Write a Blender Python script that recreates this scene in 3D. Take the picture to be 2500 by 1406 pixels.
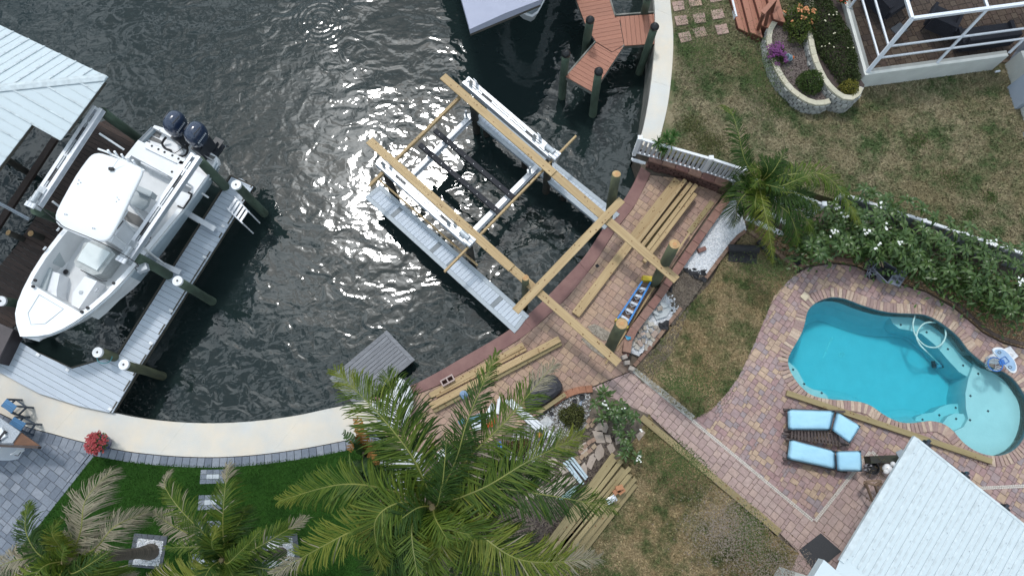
import bpy, bmesh, math, random
from mathutils import Vector, Matrix
from mathutils.geometry import tessellate_polygon
SC = bpy.context.scene
COL = SC.collection
for _o in list(bpy.data.objects): bpy.data.objects.remove(_o)
RAD = math.radians
# ---------------------------------------------------------------- camera
CAM_H = 20.0; TILT = RAD(15.5); FPX = 1667.0; CX, CY = 1250.0, 703.0
cam = bpy.data.cameras.new('drone_camera'); camo = bpy.data.objects.new('drone_camera', cam); COL.objects.link(camo)
camo.location = (0, 0, CAM_H); camo.rotation_euler = (TILT, 0, 0)
cam.sensor_width = 36; cam.lens = 36 * FPX / 2500; cam.clip_end = 2000; SC.camera = camo
# ---------------------------------------------------------------- sky, sun, exposure
SUN_EL, SUN_ROT = RAD(64.5), RAD(-22)
w = bpy.data.worlds.new('World'); SC.world = w; w.use_nodes = True
nt = w.node_tree; N = nt.nodes; L = nt.links
bg = N['Background']
sky = N.new('ShaderNodeTexSky'); sky.sky_type = 'NISHITA'; sky.sun_disc = False
sky.sun_elevation = SUN_EL; sky.sun_rotation = SUN_ROT; sky.air_density = 1.0; sky.dust_density = 3.0
sk = N.new('ShaderNodeVectorMath'); sk.operation = 'SCALE'; sk.inputs['Scale'].default_value = 0.12
L.new(sky.outputs[0], sk.inputs[0])
tc = N.new('ShaderNodeTexCoord')
sep = N.new('ShaderNodeSeparateXYZ'); L.new(tc.outputs['Generated'], sep.inputs[0])
ad = N.new('ShaderNodeMath'); ad.operation = 'ADD'; ad.inputs[1].default_value = 0.25; L.new(sep.outputs[2], ad.inputs[0])
mx = N.new('ShaderNodeMath'); mx.operation = 'MAXIMUM'; mx.inputs[1].default_value = 0.08; L.new(ad.outputs[0], mx.inputs[0])
cmb = N.new('ShaderNodeCombineXYZ')
for i in (0, 1):
    dv = N.new('ShaderNodeMath'); dv.operation = 'DIVIDE'; L.new(sep.outputs[i], dv.inputs[0]); L.new(mx.outputs[0], dv.inputs[1]); L.new(dv.outputs[0], cmb.inputs[i])
nz = N.new('ShaderNodeTexNoise'); nz.inputs['Scale'].default_value = 8.0; nz.inputs['Detail'].default_value = 2.5; nz.inputs['Roughness'].default_value = 0.6
L.new(cmb.outputs[0], nz.inputs['Vector'])
cr = N.new('ShaderNodeValToRGB'); cr.color_ramp.elements[0].position = 0.455; cr.color_ramp.elements[1].position = 0.56
cr.color_ramp.elements[0].color = (0.13, 0.20, 0.25, 1); cr.color_ramp.elements[1].color = (1.22, 1.38, 1.48, 1)
L.new(nz.outputs[0], cr.inputs[0])
mixc = N.new('ShaderNodeMix'); mixc.data_type = 'RGBA'; mixc.inputs[0].default_value = 0.78
L.new(sk.outputs[0], mixc.inputs[6]); L.new(cr.outputs[0], mixc.inputs[7])
# veil of thin cloud glowing round the sun
_sdv = (math.sin(SUN_ROT) * math.cos(SUN_EL), math.cos(SUN_ROT) * math.cos(SUN_EL), math.sin(SUN_EL))
dt = N.new('ShaderNodeVectorMath'); dt.operation = 'DOT_PRODUCT'; L.new(tc.outputs['Generated'], dt.inputs[0]); dt.inputs[1].default_value = _sdv
dm = N.new('ShaderNodeMath'); dm.operation = 'MAXIMUM'; dm.inputs[1].default_value = 0.0; L.new(dt.outputs['Value'], dm.inputs[0])
pw = N.new('ShaderNodeMath'); pw.operation = 'POWER'; pw.inputs[1].default_value = 90.0; L.new(dm.outputs[0], pw.inputs[0])
gl = N.new('ShaderNodeMath'); gl.operation = 'MULTIPLY_ADD'; gl.inputs[1].default_value = 2.6; gl.inputs[2].default_value = 1.0; L.new(pw.outputs[0], gl.inputs[0])
vs_ = N.new('ShaderNodeVectorMath'); vs_.operation = 'SCALE'; L.new(mixc.outputs[2], vs_.inputs[0]); L.new(gl.outputs[0], vs_.inputs['Scale'])
L.new(vs_.outputs[0], bg.inputs[0]); bg.inputs[1].default_value = 1.0
sun = bpy.data.lights.new('sun', 'SUN'); suno = bpy.data.objects.new('sun', sun); COL.objects.link(suno)
sun.energy = 1.1; sun.angle = RAD(6); sun.color = (1.0, 0.975, 0.94)
_sd = Vector((math.sin(SUN_ROT) * math.cos(SUN_EL), math.cos(SUN_ROT) * math.cos(SUN_EL), math.sin(SUN_EL)))
suno.rotation_euler = _sd.to_track_quat('Z', 'Y').to_euler(); suno.location = (0, 0, 40)
SC.view_settings.view_transform = 'Standard'; SC.view_settings.look = 'None'; SC.view_settings.gamma = 1
SC.view_settings.exposure = 0.47; SC.view_settings.use_curve_mapping = False
SC.render.engine = 'CYCLES'; SC.cycles.max_bounces = 6; SC.cycles.transparent_max_bounces = 12
SC.render.resolution_x = 1024; SC.render.resolution_y = 575

# ---------------------------------------------------------------- helpers
_c, _s = math.cos(TILT), math.sin(TILT)
def P(px, py, z=0.0):
    """point of the place that the photograph shows at pixel (px, py), at height z"""
    x = (px - CX) / FPX; y = -(py - CY) / FPX
    dx, dy, dz = x, _c * y + _s, _s * y - _c
    t = (z - CAM_H) / dz
    return Vector((dx * t, dy * t, z))
def PL(pts, z=0.0): return [P(a, b, z) for a, b in pts]
def xy(pts): return [(p[0], p[1]) for p in pts]
ZV = Vector((0, 0, 1))
def put(o, parent=None, mw=None):
    o.matrix_basis = mw if mw is not None else Matrix.Identity(4)
    COL.objects.link(o)
    if parent is not None:
        o.parent = parent; o.matrix_parent_inverse = parent.matrix_basis.inverted()
    return o
def tag(o, label=None, cat=None, group=None, kind=None):
    if label: o['label'] = label
    if cat: o['category'] = cat
    if group: o['group'] = group
    if kind: o['kind'] = kind
    return o
def root(name, loc, label, cat, group=None):
    o = bpy.data.objects.new(name, None); o.empty_display_size = 0.2
    put(o, None, Matrix.Translation(Vector(loc))); return tag(o, label, cat, group)
def clone(o, M, parent=None):
    """copy of a thing with its parts and their sub-parts, moved by M"""
    c = o.copy(); put(c, parent, M @ o.matrix_basis)
    for ch in KIDS.get(o.name, []): clone(ch, M, c)
    return c
KIDS = {}
class MB:
    def __init__(s): s.v = []; s.f = []; s.m = []; s.r = []
    def add(s, verts, faces, mi=0, rnd=0.0):
        b = len(s.v); s.v += [tuple(v) for v in verts]
        for f in faces: s.f.append(tuple(b + i for i in f)); s.m.append(mi); s.r.append(rnd)
        return s
    def box(s, c, size, M=None, mi=0, rnd=0.0, taper=1.0):
        hx, hy, hz = [k / 2 for k in size]
        vs = []
        for z, t in ((-hz, 1.0), (hz, taper)):
            for x, y in ((-hx, -hy), (hx, -hy), (hx, hy), (-hx, hy)): vs.append(Vector((x * t, y * t, z)))
        c = Vector(c)
        vs = [(M @ v if M else v) + c for v in vs]
        return s.add(vs, [(3, 2, 1, 0), (4, 5, 6, 7), (0, 1, 5, 4), (1, 2, 6, 5), (2, 3, 7, 6), (3, 0, 4, 7)], mi, rnd)
    def beam(s, p0, p1, wd, ht, mi=0, up=ZV, rnd=0.0):
        p0, p1 = Vector(p0), Vector(p1)
        M, ln = frame(p0, p1, up)
        return s.box((p0 + p1) / 2, (ln, wd, ht), M, mi, rnd)
    def prism(s, poly, z0, z1, mi=0, rnd=0.0):
        n = len(poly); vs = [(p[0], p[1], z1) for p in poly] + [(p[0], p[1], z0) for p in poly]
        area = sum(poly[i][0] * poly[(i + 1) % n][1] - poly[(i + 1) % n][0] * poly[i][1] for i in range(n))
        tris = tessellate_polygon([[Vector((p[0], p[1], 0)) for p in poly]]) if n > 4 else [tuple(range(n))]
        fs = []
        for t in tris:
            a = sum(poly[t[i]][0] * poly[t[(i + 1) % len(t)]][1] - poly[t[(i + 1) % len(t)]][0] * poly[t[i]][1] for i in range(len(t)))
            fs.append(tuple(t) if a > 0 else tuple(reversed(t)))
        for i in range(n):
            j = (i + 1) % n
            fs.append((i, n + i, n + j, j) if area > 0 else (j, n + j, n + i, i))
        return s.add(vs, fs, mi, rnd)
    def tube(s, pts, rad, n=8, mi=0, cap=True, rnd=0.0):
        pts = [Vector(p) for p in pts]; k = len(pts)
        if not hasattr(rad, '__len__'): rad = [rad] * k
        vs = []; prev = None
        for i, p in enumerate(pts):
            d = (pts[min(i + 1, k - 1)] - pts[max(i - 1, 0)]).normalized()
            if prev is None:
                a = d.orthogonal().normalized()
            else:
                a = (prev - d * prev.dot(d))
                a = a.normalized() if a.length > 1e-6 else d.orthogonal().normalized()
            prev = a; b = d.cross(a)
            for j in range(n):
                t = 2 * math.pi * j / n; vs.append(p + (a * math.cos(t) + b * math.sin(t)) * rad[i])
        fs = []
        for i in range(k - 1):
            for j in range(n):
                j2 = (j + 1) % n; fs.append((i * n + j, i * n + j2, (i + 1) * n + j2, (i + 1) * n + j))
        if cap: fs.append(tuple(reversed(range(n)))); fs.append(tuple((k - 1) * n + j for j in range(n)))
        return s.add(vs, fs, mi, rnd)
    def lathe(s, c, prof, n=16, mi=0, M=None):
        c = Vector(c); vs = []; fs = []
        for r, z in prof:
            for j in range(n):
                t = 2 * math.pi * j / n; v = Vector((r * math.cos(t), r * math.sin(t), z)); vs.append((M @ v if M else v) + c)
        for i in range(len(prof) - 1):
            for j in range(n):
                j2 = (j + 1) % n; fs.append((i * n + j, i * n + j2, (i + 1) * n + j2, (i + 1) * n + j))
        fs.append(tuple(reversed(range(n)))); fs.append(tuple((len(prof) - 1) * n + j for j in range(n)))
        return s.add(vs, fs, mi)
    def build(s, name, mats, parent=None, smooth=False, mw=None, kind=None, label=None, rnd=False):
        me = bpy.data.meshes.new(name)
        if mw is not None:
            inv = mw.inverted(); vs = [inv @ Vector(v) for v in s.v]
        else: vs = s.v
        me.from_pydata([tuple(v) for v in vs], [], s.f)
        if not isinstance(mats, (list, tuple)): mats = [mats]
        for m in mats: me.materials.append(m)
        if len(mats) > 1: me.polygons.foreach_set('material_index', s.m)
        if rnd:
            at = me.attributes.new('rnd', 'FLOAT', 'FACE'); at.data.foreach_set('value', s.r)
        if smooth: me.polygons.foreach_set('use_smooth', [True] * len(s.f))
        me.update()
        o = bpy.data.objects.new(name, me); put(o, parent, mw)
        if parent is not None: KIDS.setdefault(parent.name, []).append(o)
        if kind: o['kind'] = kind
        if label: o['label'] = label
        return o
def frame(p0, p1, up=ZV):
    d = (Vector(p1) - Vector(p0)); ln = d.length; x = d.normalized()
    y = up.cross(x)
    y = y.normalized() if y.length > 1e-5 else Vector((0, 1, 0))
    z = x.cross(y)
    return Matrix((x, y, z)).transposed(), ln
def beam_obj(name, p0, p1, wd, ht, mat, parent=None, up=ZV, label=None, cat=None, group=None, roll=0.0):
    """squared timber or bar from p0 to p1, its own axis along local X"""
    p0, p1 = Vector(p0), Vector(p1); M, ln = frame(p0, p1, up)
    mw = Matrix.Translation((p0 + p1) / 2) @ M.to_4x4() @ Matrix.Rotation(roll, 4, 'X')
    mb = MB(); c = min(wd, ht) * 0.06
    hx, hy, hz = ln / 2, wd / 2, ht / 2
    ring = [(-hy + c, -hz), (hy - c, -hz), (hy, -hz + c), (hy, hz - c), (hy - c, hz), (-hy + c, hz), (-hy, hz - c), (-hy, -hz + c)]
    vs = [(-hx, a, b) for a, b in ring] + [(hx, a, b) for a, b in ring]
    fs = [(i, (i + 1) % 8, 8 + (i + 1) % 8, 8 + i) for i in range(8)] + [tuple(reversed(range(8))), tuple(range(8, 16))]
    mb.add(vs, fs)
    me = bpy.data.meshes.new(name); me.from_pydata(mb.v, [], mb.f); me.materials.append(mat)
    o = bpy.data.objects.new(name, me); put(o, parent, mw)
    if parent is not None: KIDS.setdefault(parent.name, []).append(o)
    return tag(o, label, cat, group)
def inpoly(x, y, poly):
    c = False; j = len(poly) - 1
    for i in range(len(poly)):
        xi, yi = poly[i][0], poly[i][1]; xj, yj = poly[j][0], poly[j][1]
        if (yi > y) != (yj > y) and x < (xj - xi) * (y - yi) / (yj - yi) + xi: c = not c
        j = i
    return c
def clip_half(poly, ax, lim, sgn):
    out = []; n = len(poly)
    for i in range(n):
        a, b = poly[i], poly[(i + 1) % n]
        da, db = sgn * (a[ax] - lim), sgn * (b[ax] - lim)
        if da >= 0: out.append(a)
        if (da >= 0) != (db >= 0):
            t = da / (da - db); out.append((a[0] + t * (b[0] - a[0]), a[1] + t * (b[1] - a[1])))
    return out
def clip_rect(poly, x0, y0, x1, y1):
    for ax, lim, sg in ((0, x0, 1), (0, x1, -1), (1, y0, 1), (1, y1, -1)):
        poly = clip_half(poly, ax, lim, sg)
        if len(poly) < 3: return []
    out = []
    for p in poly:
        if not out or (abs(p[0] - out[-1][0]) + abs(p[1] - out[-1][1])) > 1e-4: out.append(p)
    if len(out) > 2 and abs(out[0][0] - out[-1][0]) + abs(out[0][1] - out[-1][1]) < 1e-4: out.pop()
    return out if len(out) > 2 else []
def parea(p): return abs(sum(p[i][0] * p[(i + 1) % len(p)][1] - p[(i + 1) % len(p)][0] * p[i][1] for i in range(len(p)))) / 2
def smoothline(pts, k=6, closed=False):
    """Catmull-Rom through pixel or world points"""
    n = len(pts); out = []
    for i in range(n if closed else n - 1):
        g = lambda j: Vector(pts[j % n] if closed else pts[min(max(j, 0), n - 1)])
        p0, p1, p2, p3 = g(i - 1), g(i), g(i + 1), g(i + 2)
        for t in range(k):
            u = t / k
            out.append(0.5 * ((2 * p1) + (p2 - p0) * u + (2 * p0 - 5 * p1 + 4 * p2 - p3) * u * u + (3 * p1 - p0 - 3 * p2 + p3) * u ** 3))
    if not closed: out.append(Vector(pts[-1]))
    return out
def offset(line, d):
    """line shifted sideways by d metres (left positive)"""
    out = []
    for i, p in enumerate(line):
        a = Vector(line[max(i - 1, 0)]); b = Vector(line[min(i + 1, len(line) - 1)]); t = (b - a)
        n = Vector((-t.y, t.x, 0)).normalized(); q = Vector(p) + n * d; out.append(q)
    return out
def resample(line, step):
    line = [Vector(p) for p in line]; out = [line[0].copy()]; acc = 0
    for a, b in zip(line, line[1:]):
        d = (b - a).length
        if d < 1e-9: continue
        while acc + d >= step:
            t = (step - acc) / d; a = a + (b - a) * t; out.append(a.copy()); d = (b - a).length; acc = 0
            if d < 1e-9: break
        acc += d
    if acc > step * 0.4: out.append(line[-1].copy())
    return out
def scatter(poly, n, seed=0, avoid=()):
    rr = random.Random(seed); xs = [p[0] for p in poly]; ys = [p[1] for p in poly]; out = []; k = 0
    while len(out) < n and k < n * 30:
        k += 1; x = rr.uniform(min(xs), max(xs)); y = rr.uniform(min(ys), max(ys))
        if inpoly(x, y, poly) and not any(inpoly(x, y, a) for a in avoid): out.append((x, y))
    return out

# ---------------------------------------------------------------- materials
MATS = {}
def mat(name, col, rough=0.6, col2=None, scale=6.0, var=0.12, bump=0.0, bscale=40.0, metal=0.0, spec=0.5, objvar=0.0, stretch=(1, 1, 1),
        ramp=None, palette=None, coords='Object', detail=5, stain=0.0, coat=0.0):
    if name in MATS: return MATS[name]
    m = bpy.data.materials.new(name); m.use_nodes = True; t = m.node_tree; n = t.nodes; l = t.links
    b = n['Principled BSDF']; b.inputs['Roughness'].default_value = rough; b.inputs['Metallic'].default_value = metal
    b.inputs['Specular IOR Level'].default_value = spec
    if coat: b.inputs['Coat Weight'].default_value = coat
    tcn = n.new('ShaderNodeTexCoord'); mp = n.new('ShaderNodeMapping'); mp.inputs['Scale'].default_value = stretch
    if coords == 'World':
        ge = n.new('ShaderNodeNewGeometry'); l.new(ge.outputs['Position'], mp.inputs[0])
    else: l.new(tcn.outputs[coords], mp.inputs[0])
    oi = n.new('ShaderNodeObjectInfo')
    # every object of a kind gets its own grain
    if coords == 'Object':
        vm = n.new('ShaderNodeVectorMath'); vm.operation = 'MULTIPLY_ADD'
        cx_ = n.new('ShaderNodeCombineXYZ')
        for i in range(3): l.new(oi.outputs['Random'], cx_.inputs[i])
        l.new(cx_.outputs[0], vm.inputs[0]); vm.inputs[1].default_value = (37, 53, 71); l.new(mp.outputs[0], vm.inputs[2]); vec = vm.outputs[0]
    else: vec = mp.outputs[0]
    nzn = n.new('ShaderNodeTexNoise'); nzn.inputs['Scale'].default_value = scale; nzn.inputs['Detail'].default_value = detail; nzn.inputs['Roughness'].default_value = 0.6
    l.new(vec, nzn.inputs['Vector'])
    mxn = n.new('ShaderNodeMix'); mxn.data_type = 'RGBA'
    if palette:
        at = n.new('ShaderNodeAttribute'); at.attribute_name = 'rnd'
        sm = n.new('ShaderNodeMath'); sm.operation = 'ADD'; l.new(at.outputs['Fac'], sm.inputs[0]); l.new(oi.outputs['Random'], sm.inputs[1])
        fr = n.new('ShaderNodeMath'); fr.operation = 'FRACT'; l.new(sm.outputs[0], fr.inputs[0])
        rp = n.new('ShaderNodeValToRGB'); rp.color_ramp.interpolation = 'CONSTANT'
        els = rp.color_ramp.elements
        while len(els) < len(palette): els.new(0.5)
        for i, c in enumerate(palette): els[i].position = i / len(palette); els[i].color = (*c, 1)
        l.new(fr.outputs[0], rp.inputs[0])
        dk = n.new('ShaderNodeMix'); dk.data_type = 'RGBA'; dk.blend_type = 'MULTIPLY'; dk.inputs[0].default_value = 1.0
        l.new(rp.outputs[0], dk.inputs[6]); dk.inputs[7].default_value = (1 - 2.2 * var, 1 - 2.2 * var, 1 - 2.2 * var, 1)
        l.new(rp.outputs[0], mxn.inputs[6]); l.new(dk.outputs[2], mxn.inputs[7])
    else:
        mxn.inputs[6].default_value = (*col, 1)
        c2 = col2 or tuple(k * (1 - 2.0 * var) for k in col); mxn.inputs[7].default_value = (*c2, 1)
    cr_ = n.new('ShaderNodeMapRange'); cr_.inputs[1].default_value = 0.34; cr_.inputs[2].default_value = 0.66
    l.new(nzn.outputs[0], cr_.inputs[0]); l.new(cr_.outputs[0], mxn.inputs[0])
    out = mxn.outputs[2]
    if stain:
        ge2 = n.new('ShaderNodeNewGeometry'); n2 = n.new('ShaderNodeTexNoise'); n2.inputs['Scale'].default_value = 0.55; n2.inputs['Detail'].default_value = 6
        n2.inputs['Roughness'].default_value = 0.62
        l.new(ge2.outputs['Position'], n2.inputs['Vector'])
        mr = n.new('ShaderNodeMapRange'); mr.inputs[1].default_value = 0.32; mr.inputs[2].default_value = 0.68; mr.inputs[3].default_value = 1 - stain; mr.inputs[4].default_value = 1 + stain * 0.5
        l.new(n2.outputs[0], mr.inputs[0])
        sc_ = n.new('ShaderNodeVectorMath'); sc_.operation = 'SCALE'; l.new(out, sc_.inputs[0]); l.new(mr.outputs[0], sc_.inputs['Scale']); out = sc_.outputs[0]
    if objvar:
        mr = n.new('ShaderNodeMapRange'); mr.inputs[3].default_value = 1 - objvar; mr.inputs[4].default_value = 1 + objvar
        l.new(oi.outputs['Random'], mr.inputs[0])
        sc_ = n.new('ShaderNodeVectorMath'); sc_.operation = 'SCALE'; l.new(out, sc_.inputs[0]); l.new(mr.outputs[0], sc_.inputs['Scale']); out = sc_.outputs[0]
    l.new(out, b.inputs['Base Color'])
    if bump:
        nb = n.new('ShaderNodeTexNoise'); nb.inputs['Scale'].default_value = bscale; nb.inputs['Detail'].default_value = 4; l.new(vec, nb.inputs['Vector'])
        bp = n.new('ShaderNodeBump'); bp.inputs['Strength'].default_value = bump; bp.inputs['Distance'].default_value = 0.02
        l.new(nb.outputs[0], bp.inputs['Height']); l.new(bp.outputs[0], b.inputs['Normal'])
    MATS[name] = m; return m
def lawnmat(name, cols, s1=0.5, s2=2.2, s3=22.0):
    """turf whose patches of colours follow three scales of noise in the ground plane"""
    m = bpy.data.materials.new(name); m.use_nodes = True; t = m.node_tree; n = t.nodes; l = t.links
    b = n['Principled BSDF']; b.inputs['Roughness'].default_value = 0.9; b.inputs['Specular IOR Level'].default_value = 0.15
    ge = n.new('ShaderNodeNewGeometry'); mp = n.new('ShaderNodeMapping'); mp.inputs['Scale'].default_value = (1, 1, 0.0); l.new(ge.outputs['Position'], mp.inputs[0])
    def nz_(sc, d=5, lo=.35, hi=.65, ro=.6):
        a = n.new('ShaderNodeTexNoise'); a.inputs['Scale'].default_value = sc; a.inputs['Detail'].default_value = d; a.inputs['Roughness'].default_value = ro; l.new(mp.outputs[0], a.inputs['Vector'])
        r = n.new('ShaderNodeMapRange'); r.inputs[1].default_value = lo; r.inputs[2].default_value = hi; l.new(a.outputs[0], r.inputs[0]); return r.outputs[0]
    def mix(f, a, c):
        x = n.new('ShaderNodeMix'); x.data_type = 'RGBA'; l.new(f, x.inputs[0])
        for s_, v in ((6, a), (7, c)):
            if isinstance(v, tuple): x.inputs[s_].default_value = (*v, 1)
            else: l.new(v, x.inputs[s_])
        return x.outputs[2]
    a = mix(nz_(s1, 5, .38, .62), cols[0], cols[1])
    c = mix(nz_(s2 * .6, 6, .44, .62, .72), a, cols[2])
    d = mix(nz_(s2 * 1.7, 5, .55, .7, .7), c, cols[3])
    g = n.new('ShaderNodeMapRange'); g.inputs[3].default_value = 0.62; g.inputs[4].default_value = 1.35; l.new(nz_(s3, 4, .25, .75, .8), g.inputs[0])
    s_ = n.new('ShaderNodeVectorMath'); s_.operation = 'SCALE'; l.new(d, s_.inputs[0]); l.new(g.outputs[0], s_.inputs['Scale'])
    at = n.new('ShaderNodeAttribute'); at.attribute_name = 'rnd'
    g2 = n.new('ShaderNodeMapRange'); g2.inputs[3].default_value = 0.8; g2.inputs[4].default_value = 1.45; l.new(at.outputs['Fac'], g2.inputs[0])
    s2_ = n.new('ShaderNodeVectorMath'); s2_.operation = 'SCALE'; l.new(s_.outputs[0], s2_.inputs[0]); l.new(g2.outputs[0], s2_.inputs['Scale'])
    l.new(s2_.outputs[0], b.inputs['Base Color'])
    MATS[name] = m; return m
# ================================================================ the setting
ZW = -1.10; ZN = 0.50          # canal level, neighbour's lawn level
EDGE_L = [(-400, 640), (-200, 790), (0, 912), (95, 962), (190, 992), (270, 1010), (340, 1024), (430, 1034), (520, 1037), (620, 1032), (720, 1019), (800, 1002), (860, 990), (915, 974)]
EDGE_M = [(915, 974), (1000, 947), (1065, 915), (1129, 878), (1239, 813), (1310, 755), (1380, 684), (1429, 630), (1477, 559), (1523, 495), (1550, 450), (1568, 410)]
EDGE_R = [(1562, 352), (1575, 310), (1588, 240), (1598, 160), (1603, 80), (1600, 0), (1590, -120), (1570, -300)]
WL = smoothline(PL(EDGE_L, 0), 4); WM = smoothline(PL(EDGE_M, 0), 4); WR = smoothline(PL(EDGE_R, ZN), 4)
POOL_PX = [(2028, 726), (1992, 739), (1971, 760), (1964, 792), (1953, 821), (1934, 853), (1923, 878), (1926, 899), (1939, 924), (1960, 949), (1985, 966), (2028, 975), (2063, 977), (2099, 981), (2127, 991), (2152, 1009), (2181, 1025), (2206, 1032), (2234, 1032), (2270, 1027), (2302, 1034), (2327, 1052), (2348, 1077), (2376, 1098), (2408, 1110), (2440, 1112), (2469, 1102), (2490, 1084), (2504, 1060), (2512, 1030), (2513, 1000), (2507, 975), (2497, 957), (2476, 927), (2447, 906), (2412, 892), (2391, 878), (2362, 853), (2341, 824), (2312, 799), (2287, 782), (2259, 769), (2223, 766), (2170, 763), (2127, 753), (2092, 741), (2063, 730)]
POOLW = smoothline(PL(POOL_PX, 0), 2, closed=True)
POOLHOLE = POOLW

def watermat():
    m = bpy.data.materials.new('canal_water'); m.use_nodes = True; t = m.node_tree; n = t.nodes; l = t.links
    b = n['Principled BSDF']; b.inputs['Base Color'].default_value = (0.012, 0.021, 0.021, 1); b.inputs['Roughness'].default_value = 0.02
    b.inputs['IOR'].default_value = 1.37; b.inputs['Specular IOR Level'].default_value = 0.95
    ge = n.new('ShaderNodeNewGeometry')
    def nz_(sc, st, det, dist, rough=.5):
        mp = n.new('ShaderNodeMapping'); mp.inputs['Scale'].default_value = st; mp.inputs['Rotation'].default_value = (0, 0, 0.12); l.new(ge.outputs['Position'], mp.inputs[0])
        a = n.new('ShaderNodeTexNoise'); a.inputs['Scale'].default_value = sc; a.inputs['Detail'].default_value = det; a.inputs['Distortion'].default_value = dist; a.inputs['Roughness'].default_value = rough
        l.new(mp.outputs[0], a.inputs['Vector']); return a.outputs[0]
    def math_(op, a, c):
        x = n.new('ShaderNodeMath'); x.operation = op
        for i, v in enumerate((a, c)):
            if isinstance(v, (int, float)): x.inputs[i].default_value = v
            else: l.new(v, x.inputs[i])
        return x.outputs[0]
    big = nz_(0.55, (0.75, 1.25, 1), 1.0, 0.5)
    mid = nz_(1.6, (0.85, 1.15, 1), 0.6, 1.2)
    fine = nz_(4.2, (0.9, 1.1, 1), 0.6, 1.2)
    gust = nz_(0.2, (1, 1, 1), 2, 0.4)                     # calm and ruffled stretches
    gm = n.new('ShaderNodeMapRange'); gm.inputs[1].default_value = .36; gm.inputs[2].default_value = .62; gm.inputs[3].default_value = .6; gm.inputs[4].default_value = 1.25; l.new(gust, gm.inputs[0])
    h = math_('ADD', math_('MULTIPLY', big, 0.9), math_('MULTIPLY', mid, 0.50))
    h = math_('ADD', h, math_('MULTIPLY', fine, 0.10))
    h = math_('MULTIPLY', h, gm.outputs[0])
    # rings where a fish has just risen
    c0 = P(782, 52, ZW)
    vd = n.new('ShaderNodeVectorMath'); vd.operation = 'DISTANCE'; l.new(ge.outputs['Position'], vd.inputs[0]); vd.inputs[1].default_value = c0
    r = vd.outputs['Value']
    sn = n.new('ShaderNodeMath'); sn.operation = 'SINE'; l.new(math_('MULTIPLY', r, 34.0), sn.inputs[0])
    env = n.new('ShaderNodeMapRange'); env.inputs[1].default_value = 1.2; env.inputs[2].default_value = 0.85; env.inputs[3].default_value = 0; env.inputs[4].default_value = 1; l.new(r, env.inputs[0])
    ring = math_('MULTIPLY', math_('MULTIPLY', math_('MULTIPLY', sn.outputs[0], mid), env.outputs[0]), 0.075)
    h = math_('ADD', h, ring)
    bp = n.new('ShaderNodeBump'); bp.inputs['Strength'].default_value = 1.0; bp.inputs['Distance'].default_value = 0.054
    l.new(h, bp.inputs['Height']); l.new(bp.outputs[0], b.inputs['Normal'])
    return m
M_WATER = watermat()
M_DIRT = mat('bare_soil', (.155, .125, .098), .95, (.085, .068, .055), scale=3.5, bump=.4, bscale=30, coords='World')
M_CONC = mat('cream_concrete', (.66, .585, .485), .85, (.56, .555, .53), scale=0.9, bump=.2, bscale=30, coords='World', stain=.09)
M_SEAW = mat('seawall_concrete', (.27, .26, .24), .9, (.10, .11, .095), scale=2.0, bump=.3, bscale=12, coords='World')
M_MAROON = mat('maroon_cap_paint', (.185, .092, .086), .75, (.23, .125, .11), scale=2.2, bump=.1, coords='World', stain=.12)
M_SAND = mat('joint_sand', (.175, .142, .118), .95, coords='World', scale=12)
M_GSAND = mat('grey_joint_sand', (.085, .092, .105), .95, coords='World', scale=12)

def slab(name, pts, z, zb, m, holes=(), kind='structure', parent=None):
    """sheet with the outline pts (world) at height z, with sides down to zb"""
    loops = [[Vector((p[0], p[1], 0)) for p in pts]] + [[Vector((p[0], p[1], 0)) for p in h] for h in holes]
    tris = tessellate_polygon(loops); flat = [p for lp in loops for p in lp]
    mb = MB(); fs = []
    for t in tris:
        a, b, c = (flat[i] for i in t)
        ar = (b.x - a.x) * (c.y - a.y) - (c.x - a.x) * (b.y - a.y)
        if abs(ar) > 1e-9: fs.append(tuple(t) if ar > 0 else tuple(reversed(t)))
    mb.add([(p.x, p.y, z) for p in flat], fs)
    for lp in loops:
        n_ = len(lp)
        mb.add([(p.x, p.y, z) for p in lp] + [(p.x, p.y, zb) for p in lp], [(i, n_ + i, n_ + (i + 1) % n_, (i + 1) % n_) for i in range(n_)])
    return mb.build(name, m, parent, kind=kind)
# canal and base ground
shore = [Vector((-380, 69, 0)), Vector((-60, 21.6, 0))] + offset(WL, -.5) + offset(WM[1:], -.5) + offset(WR, -.5) + [Vector((3.0, 40, 0)), Vector((-9.5, 380, 0)), Vector((-380, 380, 0))]
slab('canal_water', shore, ZW, ZW - .01, M_WATER)
gpts = [Vector((-380, 70, 0)), Vector((-60, 22, 0))] + WL + WM[1:] + [Vector((p.x, p.y, 0)) for p in WR] + [Vector((2.5, 40, 0)), Vector((-10, 380, 0)), Vector((380, 380, 0)), Vector((380, -380, 0)), Vector((-380, -380, 0))]
slab('ground', gpts, -0.07, -1.9, M_DIRT, holes=[POOLHOLE])

# seawall faces with a batter of waling and weed line
def wallface(name, line, ztop, label):
    r = root(name, (line[0].x, line[0].y, -1.2), label, 'seawall')
    for i, seg in enumerate([line[k:k + 9] for k in range(0, len(line) - 1, 8)]):
        if len(seg) < 2: continue
        b = MB(); inn = seg; out = offset(seg, 0.06)
        n_ = len(seg)
        b.add([(p.x, p.y, ztop - .16) for p in out] + [(p.x, p.y, -2.2) for p in out], [(k, k + 1, n_ + k + 1, n_ + k) for k in range(n_ - 1)])
        b.build('panel', M_SEAW, r)
    return r
wallface('concrete_seawall', WL, 0, 'grey concrete seawall under the cream walkway cap')
wallface('concrete_seawall', WM, 0, 'grey concrete seawall under the maroon painted cap')
wallface('concrete_seawall', WR, ZN, 'weed-stained concrete seawall below the neighbouring lawn')

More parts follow.
